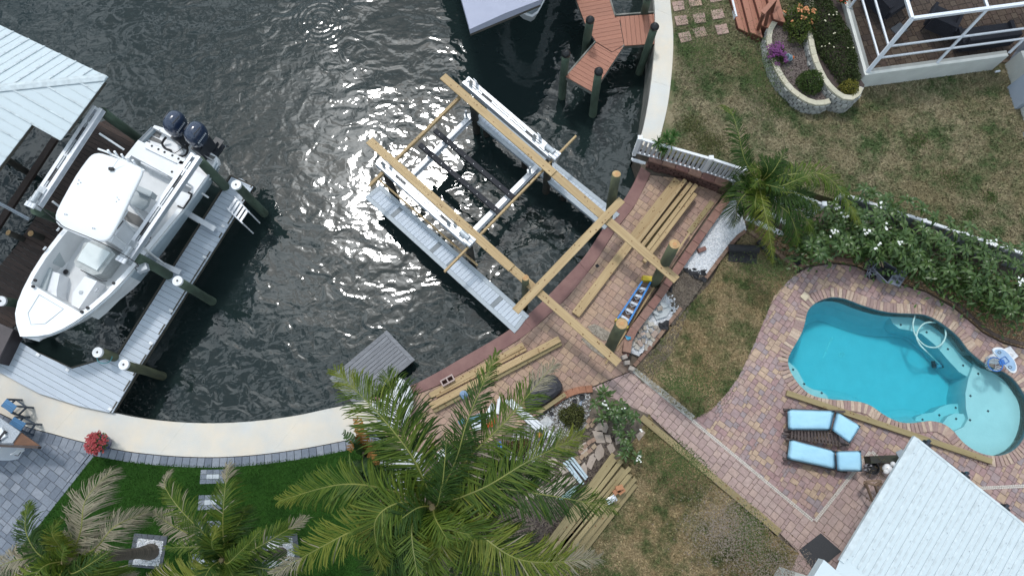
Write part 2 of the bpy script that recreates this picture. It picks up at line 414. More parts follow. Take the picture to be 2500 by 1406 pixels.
def strip(name, line_a, line_b, z, th, m, kind='structure', parent=None, over=0.0):
    """cap or walk between two edge lines"""
    a = offset(line_a, over) if over else line_a
    n_ = min(len(a), len(line_b)); mb = MB()
    pts = [(p.x, p.y) for p in a] + [(p.x, p.y) for p in reversed(line_b)]
    return slab(name, pts, z, z - th, m, kind=kind, parent=parent)
# left: cream concrete walk, cast in bays
INN_L = [(-400, 800), (-200, 925), (0, 1008), (57, 1038), (128, 1058), (206, 1079), (300, 1099), (370, 1108), (450, 1114), (540, 1115), (640, 1108), (740, 1094), (840, 1075), (940, 1051)]
IL = smoothline(PL(INN_L, 0), 4)
walk = tag(bpy.data.objects.new('concrete_walkway', None), kind='structure'); put(walk, None, Matrix.Identity(4))
cuts = [0, 16, 29, 41, len(WL) - 1]
for a, b in zip(cuts, cuts[1:]):
    A = offset(WL, .05)[a:b + 1]; B = IL[a:b + 1]
    A[0] = A[0].lerp(A[1], .012); B[0] = B[0].lerp(B[1], .012)
    strip('walk_bay', A, B, 0.0, .22, M_CONC, kind=None, parent=walk)
# middle: maroon cap in lengths
INN_M = [(935, 1002), (1009, 965), (1075, 938), (1142, 902), (1262, 832), (1330, 777), (1388, 722), (1449, 646), (1500, 566), (1546, 507), (1570, 462), (1588, 424)]
IM = smoothline(PL(INN_M, 0), 4)
capm = tag(bpy.data.objects.new('maroon_seawall_cap', None), kind='structure'); put(capm, None, Matrix.Identity(4))
for a, b in ((0, 9), (9, 18), (18, 27), (27, 36), (36, len(WM) - 1)):
    A = offset(WM, .05)[a:b + 1]; B = IM[a:b + 1]; A[0] = A[0].lerp(A[1], .02); B[0] = B[0].lerp(B[1], .02)
    strip('cap_length', A, B, 0.02, .24, M_MAROON, kind=None, parent=capm)
# right: neighbour's cap
INN_R = [(1604, 372), (1613, 330), (1630, 255), (1640, 170), (1643, 90), (1637, 20), (1625, -110), (1606, -300)]
IR = smoothline(PL(INN_R, ZN), 4)
capr = tag(bpy.data.objects.new('cream_seawall_cap', None), kind='structure'); put(capr, None, Matrix.Identity(4))
for a, b in ((0, 10), (10, 19), (19, len(WR) - 1)):
    A = offset(WR, .05)[a:b + 1]; B = IR[a:b + 1]; A[0] = A[0].lerp(A[1], .01); B[0] = B[0].lerp(B[1], .01)
    strip('cap_length', A, B, ZN + .04, .3, M_CONC, kind=None, parent=capr)

# ---------------------------------------------------------------- lawns
M_LAWN = lawnmat('dry_lawn', [(.285, .212, .115), (.330, .260, .155), (.080, .105, .040), (.175, .160, .075)])
M_LAWN2 = lawnmat('patchy_lawn', [(.215, .182, .105), (.290, .248, .160), (.078, .112, .045), (.165, .135, .080)], s1=.42, s2=1.7)
M_TURF = lawnmat('artificial_turf', [(.022, .070, .009), (.027, .080, .011), (.018, .058, .008), (.030, .084, .013)], s3=60)
LAWN_MID = PL([(1545, 905), (1600, 850), (1660, 770), (1735, 690), (1760, 640), (1822, 566), (1868, 600), (1940, 650), (1945, 668), (1925, 685), (1890, 722), (1862, 790), (1832, 860), (1803, 920), (1772, 962), (1737, 1000), (1690, 1024), (1620, 968)], .02)
slab('pool_lawn', LAWN_MID, .02, -.1, M_LAWN)
LAWN_LOW = PL([(1560, 1060), (1585, 1010), (1600, 1040), (1700, 1135), (1800, 1225), (1890, 1305), (1950, 1350), (1925, 1406), (1840, 1600), (1300, 1700), (1180, 1500), (1300, 1360), (1420, 1230), (1510, 1120)], .015)
slab('lower_lawn', LAWN_LOW, .015, -.1, M_LAWN)
LN_PX = [(1604, 372), (1613, 330), (1630, 255), (1640, 170), (1643, 90), (1637, 20), (1625, -110), (1606, -300), (1590, -700), (2300, -900), (3600, -300), (3400, 900), (2760, 700), (2500, 635), (2300, 575), (2100, 505), (1915, 450), (1815, 425), (1700, 398)]
LAWN_N = PL(LN_PX, ZN)
slab('neighbour_lawn', LAWN_N, ZN, -.2, M_LAWN2)
BORD_IN = smoothline(PL([(91, 1060), (156, 1082), (203, 1096), (225, 1112), (300, 1122), (370, 1130), (450, 1136), (540, 1137), (640, 1130), (740, 1116), (840, 1097), (945, 1073)], 0), 4)
TURF = PL([(228, 1114), (300, 1123), (370, 1131), (450, 1137), (540, 1138), (640, 1131), (740, 1117), (840, 1098), (945, 1075), (930, 1130), (960, 1180), (1010, 1300), (1030, 1420), (1040, 1650), (-180, 1650), (-30, 1440), (25, 1370)], .012)
slab('artificial_turf', TURF, .012, -.1, M_TURF)

def grass(name, poly, n, m, seed, z, h=(.03, .07), wd=.016, avoid=(), lab=None):
    mb = MB(); rr = random.Random(seed)
    for x, y in scatter(poly, n, seed, avoid):
        a = rr.uniform(0, 6.28); hh = rr.uniform(*h); ww = wd * rr.uniform(.6, 1.4); ca, sa = math.cos(a), math.sin(a)
        lx, ly = rr.gauss(0, hh * .8), rr.gauss(0, hh * .8)
        mb.add([(x - ca * ww, y - sa * ww, z), (x + ca * ww, y + sa * ww, z), (x + lx, y + ly, z + hh)], [(0, 1, 2)], 0, rr.random())
    o = mb.build(name, m, kind='stuff', rnd=True); return tag(o, lab, 'grass')
VIS_N = PL([(1640, 380), (1650, 90), (1640, -20), (2040, -20), (2110, 190), (2460, 150), (2510, 320), (2510, 640), (2300, 570), (2100, 500), (1820, 420)], ZN)
grass('grass_blades', VIS_N, 60000, M_LAWN2, 1, ZN, (.03, .08), .02, lab='short dry patchy grass of the neighbouring lawn')
grass('grass_blades', LAWN_MID, 22000, M_LAWN, 2, .02, (.025, .06), .018, lab='short browning grass between gravel bed and pool deck')
grass('grass_blades', PL([(1560, 1060), (1585, 1010), (1600, 1040), (1700, 1135), (1890, 1305), (1950, 1350), (1915, 1420), (1310, 1420), (1420, 1230), (1510, 1120)], .015), 32000, M_LAWN, 3, .015, (.025, .06), .018, lab='short brown grass beside the plank-edged path')
grass('turf_blades', PL([(228, 1114), (370, 1131), (540, 1138), (740, 1117), (945, 1075), (930, 1130), (1010, 1300), (1030, 1420), (-40, 1420), (25, 1370)], .012), 60000, M_TURF, 4, .012, (.02, .035), .012, lab='dense dark green artificial turf')

# ---------------------------------------------------------------- paving
def pavefield(rt, poly, z, ang, u, tiles, gap, m, nobj, seed, hole=None, th=.05, near=None, name='paver', uneven=.004):
    """lay paving units of the given sizes over the polygon: the largest-looking ones as parts, the rest joined"""
    rr = random.Random(seed); ca, sa = math.cos(ang), math.sin(ang)
    loc = [(p[0] * ca + p[1] * sa, -p[0] * sa + p[1] * ca) for p in poly]
    hl = [(p[0] * ca + p[1] * sa, -p[0] * sa + p[1] * ca) for p in hole] if hole else None
    x0, x1 = min(p[0] for p in loc), max(p[0] for p in loc); y0, y1 = min(p[1] for p in loc), max(p[1] for p in loc)
    nx, ny = int((x1 - x0) / u) + 4, int((y1 - y0) / u) + 4
    occ = [[False] * nx for _ in range(ny)]; rects = []
    for j in range(ny):
        for i in range(nx):
            if occ[j][i]: continue
            ts = tiles[:]; rr.shuffle(ts)
            for (a, b) in ts + [(1, 2), (2, 1), (1, 1)]:
                if i + a <= nx and j + b <= ny and not any(occ[j + q][i + p] for q in range(b) for p in range(a)):
                    for q in range(b):
                        for p in range(a): occ[j + q][i + p] = True
                    rects.append((x0 - u + i * u, y0 - u + j * u, a * u, b * u)); break
    R = Matrix.Rotation(ang, 4, 'Z'); shared = {}; cand = []; rest = MB()
    def W(p): return (p[0] * ca - p[1] * sa, p[0] * sa + p[1] * ca)
    for (x, y, a, b) in rects:
        g = gap / 2; rx0, ry0, rx1, ry1 = x + g, y + g, x + a - g, y + b - g
        cx_, cy_ = (rx0 + rx1) / 2, (ry0 + ry1) / 2
        ins = [inpoly(px_, py_, loc) for px_, py_ in ((rx0, ry0), (rx1, ry0), (rx1, ry1), (rx0, ry1))]
        if hl and any(inpoly(px_, py_, hl) for px_, py_ in ((rx0, ry0), (rx1, ry0), (rx1, ry1), (rx0, ry1))): continue
        if all(ins): cand.append((cx_, cy_, round(rx1 - rx0, 4), round(ry1 - ry0, 4)))
        elif any(ins) or inpoly(cx_, cy_, loc):
            cl = clip_rect(loc, rx0, ry0, rx1, ry1)
            if cl and parea(cl) > .0012: rest.prism([W(p) for p in cl], z - th, z + rr.uniform(-.3, .6) * uneven, 0, rr.random())
    def key(c):
        p = W(c); 
        return ((p[0] - near[0]) ** 2 + (p[1] - near[1]) ** 2) if near is not None else rr.random()
    cand.sort(key=key)
    def tile(mb, cx_, cy_, a, b, dz, rnd, world):
        hx, hy = a / 2, b / 2; c = min(.006, hx * .2)
        vs = []
        for (X, Y, Z) in [(-hx, -hy, -th), (hx, -hy, -th), (hx, hy, -th), (-hx, hy, -th), (-hx, -hy, -c), (hx, -hy, -c), (hx, hy, -c), (-hx, hy, -c), (-hx + c, -hy + c, 0), (hx - c, -hy + c, 0), (hx - c, hy - c, 0), (-hx + c, hy - c, 0)]:
            if world:
                w_ = W((cx_ + X, cy_ + Y)); vs.append((w_[0], w_[1], z + dz + Z))
            else: vs.append((X, Y, Z))
        mb.add(vs, [(0, 1, 5, 4), (1, 2, 6, 5), (2, 3, 7, 6), (3, 0, 4, 7), (4, 5, 9, 8), (5, 6, 10, 9), (6, 7, 11, 10), (7, 4, 8, 11), (8, 9, 10, 11)], 0, rnd)
    for k, (cx_, cy_, a, b) in enumerate(cand):
        dz = rr.uniform(-.4, .6) * uneven
        if k < nobj:
            if (a, b) not in shared:
                mb = MB(); tile(mb, 0, 0, a, b, 0, 0, False)
                me = bpy.data.meshes.new(name); me.from_pydata(mb.v, [], mb.f); me.materials.append(m); shared[(a, b)] = me
            w_ = W((cx_, cy_))
            ob = bpy.data.objects.new(name, shared[(a, b)])
            put(ob, rt, Matrix.Translation((w_[0], w_[1], z + dz)) @ R @ Matrix.Rotation(rr.gauss(0, .006), 4, 'X') @ Matrix.Rotation(rr.gauss(0, .006), 4, 'Y'))
        else: tile(rest, cx_, cy_, a, b, dz, rr.random(), True)
    if rest.f: rest.build(name, m, rt, kind='stuff', rnd=True)
PAL_PATIO = [(0.405, 0.265, 0.198), (0.437, 0.298, 0.216), (0.378, 0.256, 0.203), (0.453, 0.309, 0.216), (0.364, 0.239, 0.193), (0.416, 0.278, 0.216), (0.389, 0.27, 0.206)]
PAL_DECK = [(0.375, 0.251, 0.239), (0.407, 0.278, 0.263), (0.473, 0.34, 0.255), (0.349, 0.263, 0.262), (0.437, 0.313, 0.268), (0.362, 0.233, 0.228), (0.327, 0.263, 0.271), (0.494, 0.356, 0.258), (0.389, 0.263, 0.255), (0.423, 0.288, 0.249), (0.357, 0.254, 0.252)]
PAL_PATH = [(0.424, 0.307, 0.284), (0.453, 0.335, 0.306), (0.399, 0.286, 0.268), (0.435, 0.314, 0.284), (0.462, 0.336, 0.296)]
PAL_GREY = [(.165, .190, .235), (.195, .220, .265), (.145, .168, .210), (.215, .240, .285), (.180, .205, .250), (.240, .262, .305)]
M_PATIO = mat('patio_paver', None, .85, palette=PAL_PATIO, scale=14, var=.1, bump=.25, bscale=60, stain=.16)
M_DECK = mat('pool_deck_paver', None, .85, palette=PAL_DECK, scale=9, var=.12, bump=.25, bscale=60, stain=.13)
M_PATH = mat('path_paver', None, .85, palette=PAL_PATH, scale=12, var=.1, bump=.25, bscale=60, stain=.12)
M_GREY = mat('grey_paver', None, .8, palette=PAL_GREY, scale=14, var=.08, bump=.2, bscale=60, stain=.08)
def struct_root(name): 
    o = bpy.data.objects.new(name, None); put(o, None, Matrix.Identity(4)); o['kind'] = 'structure'; return o
def pdir(a, b, z=0):
    d = P(*b, z) - P(*a, z); return math.atan2(d.y, d.x)
# middle patio
PATIO = PL([(920, 1010), (1009, 967), (1075, 940), (1142, 904), (1262, 834), (1330, 779), (1388, 724), (1449, 648), (1500, 568), (1546, 509), (1570, 464), (1588, 428), (1690, 440), (1768, 470), (1720, 535), (1632, 664), (1560, 765), (1530, 812), (1520, 860), (1540, 905), (1442, 945), (1390, 955), (1350, 985), (1270, 1040), (1180, 1085), (1060, 1120), (960, 1120)], 0)
rt = struct_root('patio_pavement'); slab('joint_sand', PATIO, -.012, -.3, M_SAND, kind=None, parent=rt)
pavefield(rt, xy(PATIO), 0, pdir((1400, 780), (1660, 440)), .105, [(2, 2), (2, 2), (2, 2), (2, 3)], .009, M_PATIO, 300, 11, near=P(1400, 800), uneven=.006)
# path beside the lower lawn
PATH = PL([(1442, 948), (1540, 907), (1620, 970), (1690, 1026), (1840, 1150), (1988, 1274), (2072, 1164), (2125, 1100), (2300, 1250), (2250, 1500), (1900, 1560), (1925, 1406), (1950, 1348), (1905, 1302), (1700, 1120), (1585, 1012)], 0)
rt = struct_root('path_pavement'); slab('joint_sand', PATH, -.012, -.3, M_SAND, kind=None, parent=rt)
pavefield(rt, xy(PATH), 0, pdir((1690, 1026), (1988, 1274)), .1, [(2, 2), (2, 3), (3, 2), (2, 2)], .012, M_PATH, 300, 12, near=P(1680, 1080))
# pool deck
DECK_PX = [(1690, 1025), (1735, 1000), (1770, 962), (1802, 920), (1831, 860), (1861, 790), (1890, 722), (1925, 683), (1968, 655), (2030, 644), (2090, 652), (2150, 682), (2260, 714), (2330, 754), (2400, 814), (2450, 840), (2500, 852), (2620, 880), (2750, 1000), (2750, 1560), (2250, 1560), (2300, 1250), (2125, 1100), (1988, 1273)]
DECK = PL(DECK_PX, 0)
rt = struct_root('pool_deck_pavement'); slab('joint_sand', DECK, -.014, -.3, M_SAND, holes=[POOLHOLE], kind=None, parent=rt)
pavefield(rt, xy(DECK), 0.002, pdir((1690, 1026), (1988, 1274)) + .06, .078, [(2, 2), (3, 2), (2, 3), (2, 2), (3, 3)], .008, M_DECK, 300, 13, hole=xy(POOLHOLE), near=P(1880, 1000))
# grey patio, left
GREY = PL([(-320, 880), (-200, 925), (0, 1026), (57, 1056), (91, 1062), (156, 1082), (203, 1096), (219, 1108), (127, 1226), (4, 1378), (-56, 1456), (-400, 1650), (-700, 1200)], 0)
rt = struct_root('grey_patio_pavement'); slab('joint_sand', GREY, -.012, -.3, M_GSAND, kind=None, parent=rt)
pavefield(rt, xy(GREY), 0, pdir((212, 1106), (0, 1370)), .115, [(2, 2), (2, 3), (3, 2), (2, 2)], .01, M_GREY, 300, 14, near=P(130, 1180))
# grey soldier border along the walk
def curbrow(rt, line, wd, z, th, step, m, name='paver', gap=.01, side=1, hgt=0.0):
    pts = resample(line, step)
    for a, b in zip(pts, pts[1:]):
        d = (b - a); ln = d.length
        if ln < .03: continue
        t = d / ln; nrm = Vector((-t.y, t.x, 0)) * side; c = (a + b) / 2 + nrm * wd / 2; c.z = z
        M = Matrix((t, Vector((-t.y, t.x, 0)), ZV)).transposed()
        key = (name, m.name, round(wd, 2), round(th, 3), round(ln, 2))
        if key not in CURB:
            mb = MB(); hx, hy, cc = (ln - gap) / 2, wd / 2, .008
            mb.add([(-hx, -hy, -th), (hx, -hy, -th), (hx, hy, -th), (-hx, hy, -th), (-hx, -hy, -cc), (hx, -hy, -cc), (hx, hy, -cc), (-hx, hy, -cc), (-hx + cc, -hy + cc, 0), (hx - cc, -hy + cc, 0), (hx - cc, hy - cc, 0), (-hx + cc, hy - cc, 0)],
                   [(0, 1, 5, 4), (1, 2, 6, 5), (2, 3, 7, 6), (3, 0, 4, 7), (4, 5, 9, 8), (5, 6, 10, 9), (6, 7, 11, 10), (7, 4, 8, 11), (8, 9, 10, 11)])
            me = bpy.data.meshes.new(name); me.from_pydata(mb.v, [], mb.f); me.materials.append(m); CURB[key] = me
        ob = bpy.data.objects.new(name, CURB[key]); put(ob, rt, Matrix.Translation(c) @ M.to_4x4() @ Matrix.Rotation(random.Random(len(KIDS)).gauss(0, .004), 4, 'X'))
CURB = {}
rt = struct_root('grey_border_pavers')
curbrow(rt, smoothline(PL([(-200, 927), (0, 1011), (57, 1040), (128, 1060), (206, 1081), (300, 1101), (370, 1110), (450, 1116), (540, 1117), (640, 1110), (740, 1096), (840, 1077), (940, 1053)], 0), 4), .27, .014, .1, .21, M_GREY, side=-1)
curbrow(rt, PL([(222, 1108), (0, 1386), (-60, 1460)], 0), .16, .008, .1, .3, M_GREY, side=1)
# white mosaic lines let into the pool deck
M_MOS = mat('white_mosaic', (.62, .58, .53), .6, (.42, .38, .34), scale=30)
rt = struct_root('mosaic_line')
for ln in ([(1690, 1026), (1988, 1273)], [(1990, 1271), (2126, 1100)], [(2128, 1102), (2150, 1122)], [(2392, 1191), (2520, 1185)]):
    a, b = P(*ln[0], 0), P(*ln[1], 0); d = (b - a).normalized(); nrm = Vector((-d.y, d.x, 0)); L_ = (b - a).length; k = int(L_ / .055)
    mb = MB(); M_ = Matrix((d, nrm, ZV)).transposed()
    for i in range(k):
        for s_ in (-1, 1): mb.box(a + d * (i + .5) * .055 + nrm * s_ * .024 + ZV * .006, (.045, .040, .012), M_)
    mb.build('mosaic_tile', M_MOS, rt, kind='stuff')

# ---------------------------------------------------------------- pool
def poolwater():
    m = bpy.data.materials.new('pool_water'); m.use_nodes = True; t = m.node_tree; n = t.nodes; l = t.links
    n.remove(n['Principled BSDF']); out = n['Material Output']
    tr = n.new('ShaderNodeBsdfTransparent'); gl = n.new('ShaderNodeBsdfGlossy'); gl.inputs['Roughness'].default_value = 0.03
    fr = n.new('ShaderNodeFresnel'); fr.inputs['IOR'].default_value = 1.33; mxs = n.new('ShaderNodeMixShader')
    l.new(fr.outputs[0], mxs.inputs[0]); l.new(tr.outputs[0], mxs.inputs[1]); l.new(gl.outputs[0], mxs.inputs[2]); l.new(mxs.outputs[0], out.inputs['Surface'])
    ge = n.new('ShaderNodeNewGeometry'); nz_ = n.new('ShaderNodeTexNoise'); nz_.inputs['Scale'].default_value = 9; nz_.inputs['Detail'].default_value = 3; l.new(ge.outputs['Position'], nz_.inputs['Vector'])
    bp = n.new('ShaderNodeBump'); bp.inputs['Strength'].default_value = .5; bp.inputs['Distance'].default_value = .02; l.new(nz_.outputs[0], bp.inputs['Height']); l.new(bp.outputs[0], gl.inputs['Normal'])
    va = n.new('ShaderNodeVolumeAbsorption'); va.inputs['Color'].default_value = (.04, .85, .93, 1); va.inputs['Density'].default_value = 1.0
    l.new(va.outputs[0], out.inputs['Volume'])
    return m
M_PLAST = mat('pool_plaster', (.60, .69, .70), .8, (.55, .64, .65), scale=2.5, bump=.15, bscale=25, coords='World')
PZ = -.075
pool = root('swimming_pool', (*P(2200, 900, 0).xy, -1.6), 'freeform turquoise swimming pool with brick coping, benches and shallow shelf', 'pool')
n_ = len(POOLW); mb = MB()
inner = [Vector((p.x, p.y, 0)) for p in POOLW]
_pc = sum(inner, Vector()) / n_
_ins = [inner[i - 1].lerp(inner[(i + 1) % n_], .5) for i in range(n_)]
def shrink(d):
    out = []
    for i, p in enumerate(inner):
        t = inner[(i + 2) % n_] - inner[i - 2]; out.append(p + Vector((-t.y, t.x, 0)).normalized() * d)
    return out
rings = [(inner, 0.0), (inner, -.45), (shrink(.08), -.80), (shrink(.24), -1.10), (shrink(.45), -1.28)]
mb.add([(p.x, p.y, z) for r_, z in rings for p in r_], [(k * n_ + i, k * n_ + (i + 1) % n_, (k + 1) * n_ + (i + 1) % n_, (k + 1) * n_ + i) for k in range(4) for i in range(n_)])
tris = tessellate_polygon([inner]); mb.add([(p.x, p.y, -1.30) for p in inner], [tuple(t) for t in tris])
mb.build('shell', M_PLAST, pool, smooth=False)
def poolpart(name, px, zt):
    b = MB(); b.prism([(p.x, p.y) for p in PL(px, zt)], -1.5, zt); return b.build(name, M_PLAST, pool)
poolpart('sun_shelf', [(2388, 862), (2376, 893), (2364, 925), (2357, 960), (2358, 995), (2364, 1022), (2352, 1042), (2330, 1052), (2345, 1090), (2380, 1125), (2440, 1140), (2530, 1110), (2540, 970), (2480, 900)], -.38)
poolpart('bench', [(2163, 740), (2172, 775), (2180, 790), (2196, 802), (2222, 807), (2250, 815), (2283, 842), (2312, 876), (2342, 908), (2362, 920), (2378, 893), (2392, 862), (2340, 790), (2260, 740)], -.50)
poolpart('bench', [(1900, 868), (1929, 886), (1946, 902), (1957, 922), (1968, 941), (1985, 950), (2006, 955), (2020, 966), (2026, 990), (1960, 990), (1905, 930)], -.50)
poolpart('step', [(2228, 1050), (2236, 1018), (2252, 1010), (2278, 1006), (2296, 993), (2318, 986), (2344, 986), (2352, 1000), (2358, 1030), (2330, 1070)], -.75)
poolpart('step', [(2288, 1050), (2302, 1032), (2314, 1016), (2330, 1009), (2352, 1010), (2362, 1024), (2350, 1044), (2330, 1070)], -.52)
wl = [(p.x * 1.0, p.y * 1.0) for p in POOLW]; cxm = sum(p[0] for p in wl) / n_; cym = sum(p[1] for p in wl) / n_
mb = MB(); mb.prism([(cxm + (x - cxm) * 1.004, cym + (y - cym) * 1.004) for x, y in wl], -1.52, PZ); mb.build('water', poolwater(), pool)
# dark waterline tile band and coping bricks
M_BAND = mat('waterline_tile', (.09, .15, .18), .35, (.05, .09, .12), scale=20)
mb = MB(); ii = [Vector((cxm + (p.x - cxm) * .9985, cym + (p.y - cym) * .9985, 0)) for p in POOLW]
mb.add([(p.x, p.y, -.005) for p in ii] + [(p.x, p.y, -.13) for p in ii], [(i, (i + 1) % n_, n_ + (i + 1) % n_, n_ + i) for i in range(n_)])
mb.build('waterline_tile', M_BAND, pool)
PAL_COP = [(0.418, 0.295, 0.24), (0.348, 0.236, 0.216), (0.487, 0.366, 0.288), (0.325, 0.224, 0.204), (0.534, 0.413, 0.324), (0.394, 0.277, 0.24)]
M_COP = mat('coping_brick', None, .8, palette=PAL_COP, scale=18, var=.12, bump=.25, bscale=50)
curbrow(pool, POOLW + [POOLW[0]], .30, .030, .06, .105, M_COP, name='coping_brick', gap=.006, side=-1)
M_DOT = mat('dark_marker_tile', (.03, .045, .06), .5)
for (a, b, zz) in [(1936, 902, -.5), (1963, 937, -.5), (2006, 959, -.5), (2199, 793, -.5), (2262, 811, -.5), (2314, 852, -.5), (2351, 892, -.5), (2388, 912, -.38), (2369, 966, -.38), (2368, 1025, -.38), (2333, 995, -.75), (2293, 1013, -.75), (2252, 1024, -.75), (2334, 1022, -.52), (2412, 1003, -.38)]:
    b_ = MB(); p = P(a, b, zz); b_.box(p + ZV * .006, (.055, .055, .012), Matrix.Rotation(.8, 3, 'Z')); b_.build('marker_tile', M_DOT, pool)
# pale worn marks on the pool floor
M_PALE = mat('pale_floor_mosaic', (.86, .92, .90), .6)
mb = MB(); rr = random.Random(5)
for i in range(15):
    t = i / 14; p = P(2031 + (2010 - 2031) * t, 824 + (872 - 824) * t, -1.285)
    mb.box(p, (rr.uniform(.03, .075), .028, .012), Matrix.Rotation(rr.uniform(-.3, .3), 3, 'Z')); mb.box(p + Vector((rr.uniform(-.03, .03), -.022, 0)), (.03, .014, .012))
mb.build('floor_mosaic', M_PALE, pool)
mb = MB(); c = P(2055, 866, -1.285)
for i in range(18):
    t = i / 18 * 6.283; mb.box(c + Vector((math.cos(t), math.sin(t), 0)) * .085, (.03, .014, .012), Matrix.Rotation(t + 1.57, 3, 'Z'))
for i in range(6):
    t = i / 6 * 6.283; mb.box(c + Vector((math.cos(t), math.sin(t), 0)) * .045, (.03, .014, .012), Matrix.Rotation(t, 3, 'Z'))
mb.build('floor_medallion', M_PALE, pool)

# ---------------------------------------------------------------- gravel beds
def stones(name, poly, n, m, seed, z, size=(.014, .034), lab=None, avoid=(), flat=.6):
    mb = MB(); rr = random.Random(seed)
    for x, y in scatter(poly, n, seed, avoid):
        s = rr.uniform(*size); a = rr.uniform(0, 6.28); e = rr.uniform(.6, 1.0); ca, sa = math.cos(a), math.sin(a); zz = z + rr.uniform(0, s * .5)
        def q(X, Y, Z): return (x + (X * ca - Y * e * sa) * s, y + (X * sa + Y * e * ca) * s, zz + Z * s * flat)
        mb.add([q(1, 0, 0), q(.3, .9, 0), q(-.8, .6, 0), q(-.8, -.6, 0), q(.3, -.9, 0), q(.5, .1, .9), q(-.3, .4, 1.0), q(-.3, -.4, .8)],
               [(0, 1, 5), (1, 6, 5), (1, 2, 6), (2, 3, 7, 6), (3, 4, 7), (4, 0, 5), (4, 5, 7), (5, 6, 7)], 0, rr.random())
    return tag(mb.build(name, m, kind='stuff', rnd=True), lab, 'gravel')
M_WGR = mat('white_marble_gravel', None, .7, palette=[(.74, .75, .78), (.62, .64, .68), (.80, .80, .81), (.50, .52, .56), (.70, .70, .72)], scale=20, var=.08)
M_GGR = mat('golden_gravel', None, .8, palette=[(.42, .26, .12), (.33, .20, .10), (.50, .34, .18), (.20, .13, .08), (.38, .28, .19), (.28, .17, .09)], scale=20, var=.1)
M_MGR = mat('mixed_grey_gravel', None, .8, palette=[(.34, .34, .34), (.52, .52, .54), (.18, .17, .16), (.62, .62, .62), (.12, .11, .10), (.26, .23, .20)], scale=20, var=.1)
M_MULCH = mat('bark_mulch', None, .95, palette=[(.070, .050, .046), (.105, .080, .074), (.045, .034, .031), (.15, .12, .11), (.08, .056, .05)], scale=20, var=.1)
G1 = PL([(1790, 480), (1812, 520), (1822, 560), (1795, 590), (1760, 625), (1722, 672), (1700, 664), (1668, 652), (1700, 610), (1750, 535)], .1)
slab('gravel_bed', G1, .08, -.1, M_WGR); stones('white_gravel', G1, 7000, M_WGR, 21, .08, lab='white marble chip gravel between the red block wall and brick edging')
G2 = PL([(1622, 704), (1640, 715), (1660, 748), (1630, 790), (1590, 840), (1560, 868), (1540, 860), (1533, 835), (1560, 790)], .08)
slab('gravel_bed', G2, .05, -.1, M_WGR); stones('white_gravel', G2, 2600, M_WGR, 22, .05, lab='dirty white gravel strewn with broken pavers behind the red wall')
G3 = PL([(1822, 562), (1850, 545), (1905, 560), (2100, 560), (2300, 625), (2500, 690), (2640, 740), (2640, 900), (2505, 850), (2450, 834), (2400, 808), (2335, 748), (2262, 708), (2155, 676), (2090, 646), (2030, 638), (1970, 648), (1945, 660), (1900, 622)], .03)
slab('hedge_bed', G3, .02, -.1, M_GGR); stones('golden_gravel', G3, 9000, M_GGR, 23, .02, (.016, .036), 'golden brown gravel under the white-flowered hedge')
BED = PL([(945, 1075), (1000, 1090), (1060, 1122), (1180, 1087), (1270, 1042), (1350, 987), (1390, 957), (1442, 947), (1585, 1012), (1560, 1060), (1510, 1120), (1420, 1230), (1300, 1360), (1180, 1500), (1030, 1500), (1010, 1300), (960, 1180), (930, 1130)], .02)
slab('planting_bed', BED, .01, -.1, M_DIRT)
G4 = PL([(1250, 1062), (1345, 1000), (1395, 965), (1440, 958), (1440, 1000), (1430, 1045), (1360, 1075), (1300, 1130), (1240, 1120)], .02)
stones('grey_gravel', G4, 4200, M_MGR, 24, .015, (.014, .036), 'mixed grey and white gravel around the low shrub in the bed')
G5 = PL([(925, 1130), (985, 1095), (1040, 1110), (1030, 1180), (1000, 1210), (960, 1190)], .02)
stones('white_gravel', G5, 2600, M_WGR, 25, .015, (.016, .036), 'white gravel patch seen under the tall palm fronds')
G6 = PL([(1150, 1180), (1300, 1110), (1440, 1020), (1500, 1060), (1500, 1110), (1420, 1220), (1300, 1350), (1200, 1420), (1080, 1420), (1080, 1250)], .02)
stones('bark_chips', G6, 6000, M_MULCH, 26, .012, (.014, .03), 'dark bark and gravel litter between the flagstones')
# disturbed soil by the wall
SOIL = PL([(1668, 655), (1722, 676), (1712, 700), (1660, 770), (1640, 800), (1640, 745), (1622, 702), (1640, 680)], .03)
slab('dug_soil', SOIL, .045, -.1, M_DIRT); stones('soil_clods', SOIL, 900, M_DIRT, 27, .04, (.02, .06), 'loose clods of dug grey soil by the wall')
SOIL2 = PL([(1545, 908), (1560, 870), (1600, 850), (1650, 790), (1690, 740), (1640, 860), (1590, 930), (1570, 935)], .03)
slab('bare_soil_strip', SOIL2, .026, -.1, M_DIRT)
mb = MB(); 
M_CEDGE = mat('rough_concrete_edge', (.40, .395, .37), .95, (.25, .245, .23), scale=5, bump=.5, bscale=20, coords='World')
slab('concrete_edge_strip', PL([(1540, 905), (1552, 898), (1625, 955), (1697, 1015), (1688, 1027), (1615, 968)], .02), .035, -.1, M_CEDGE)
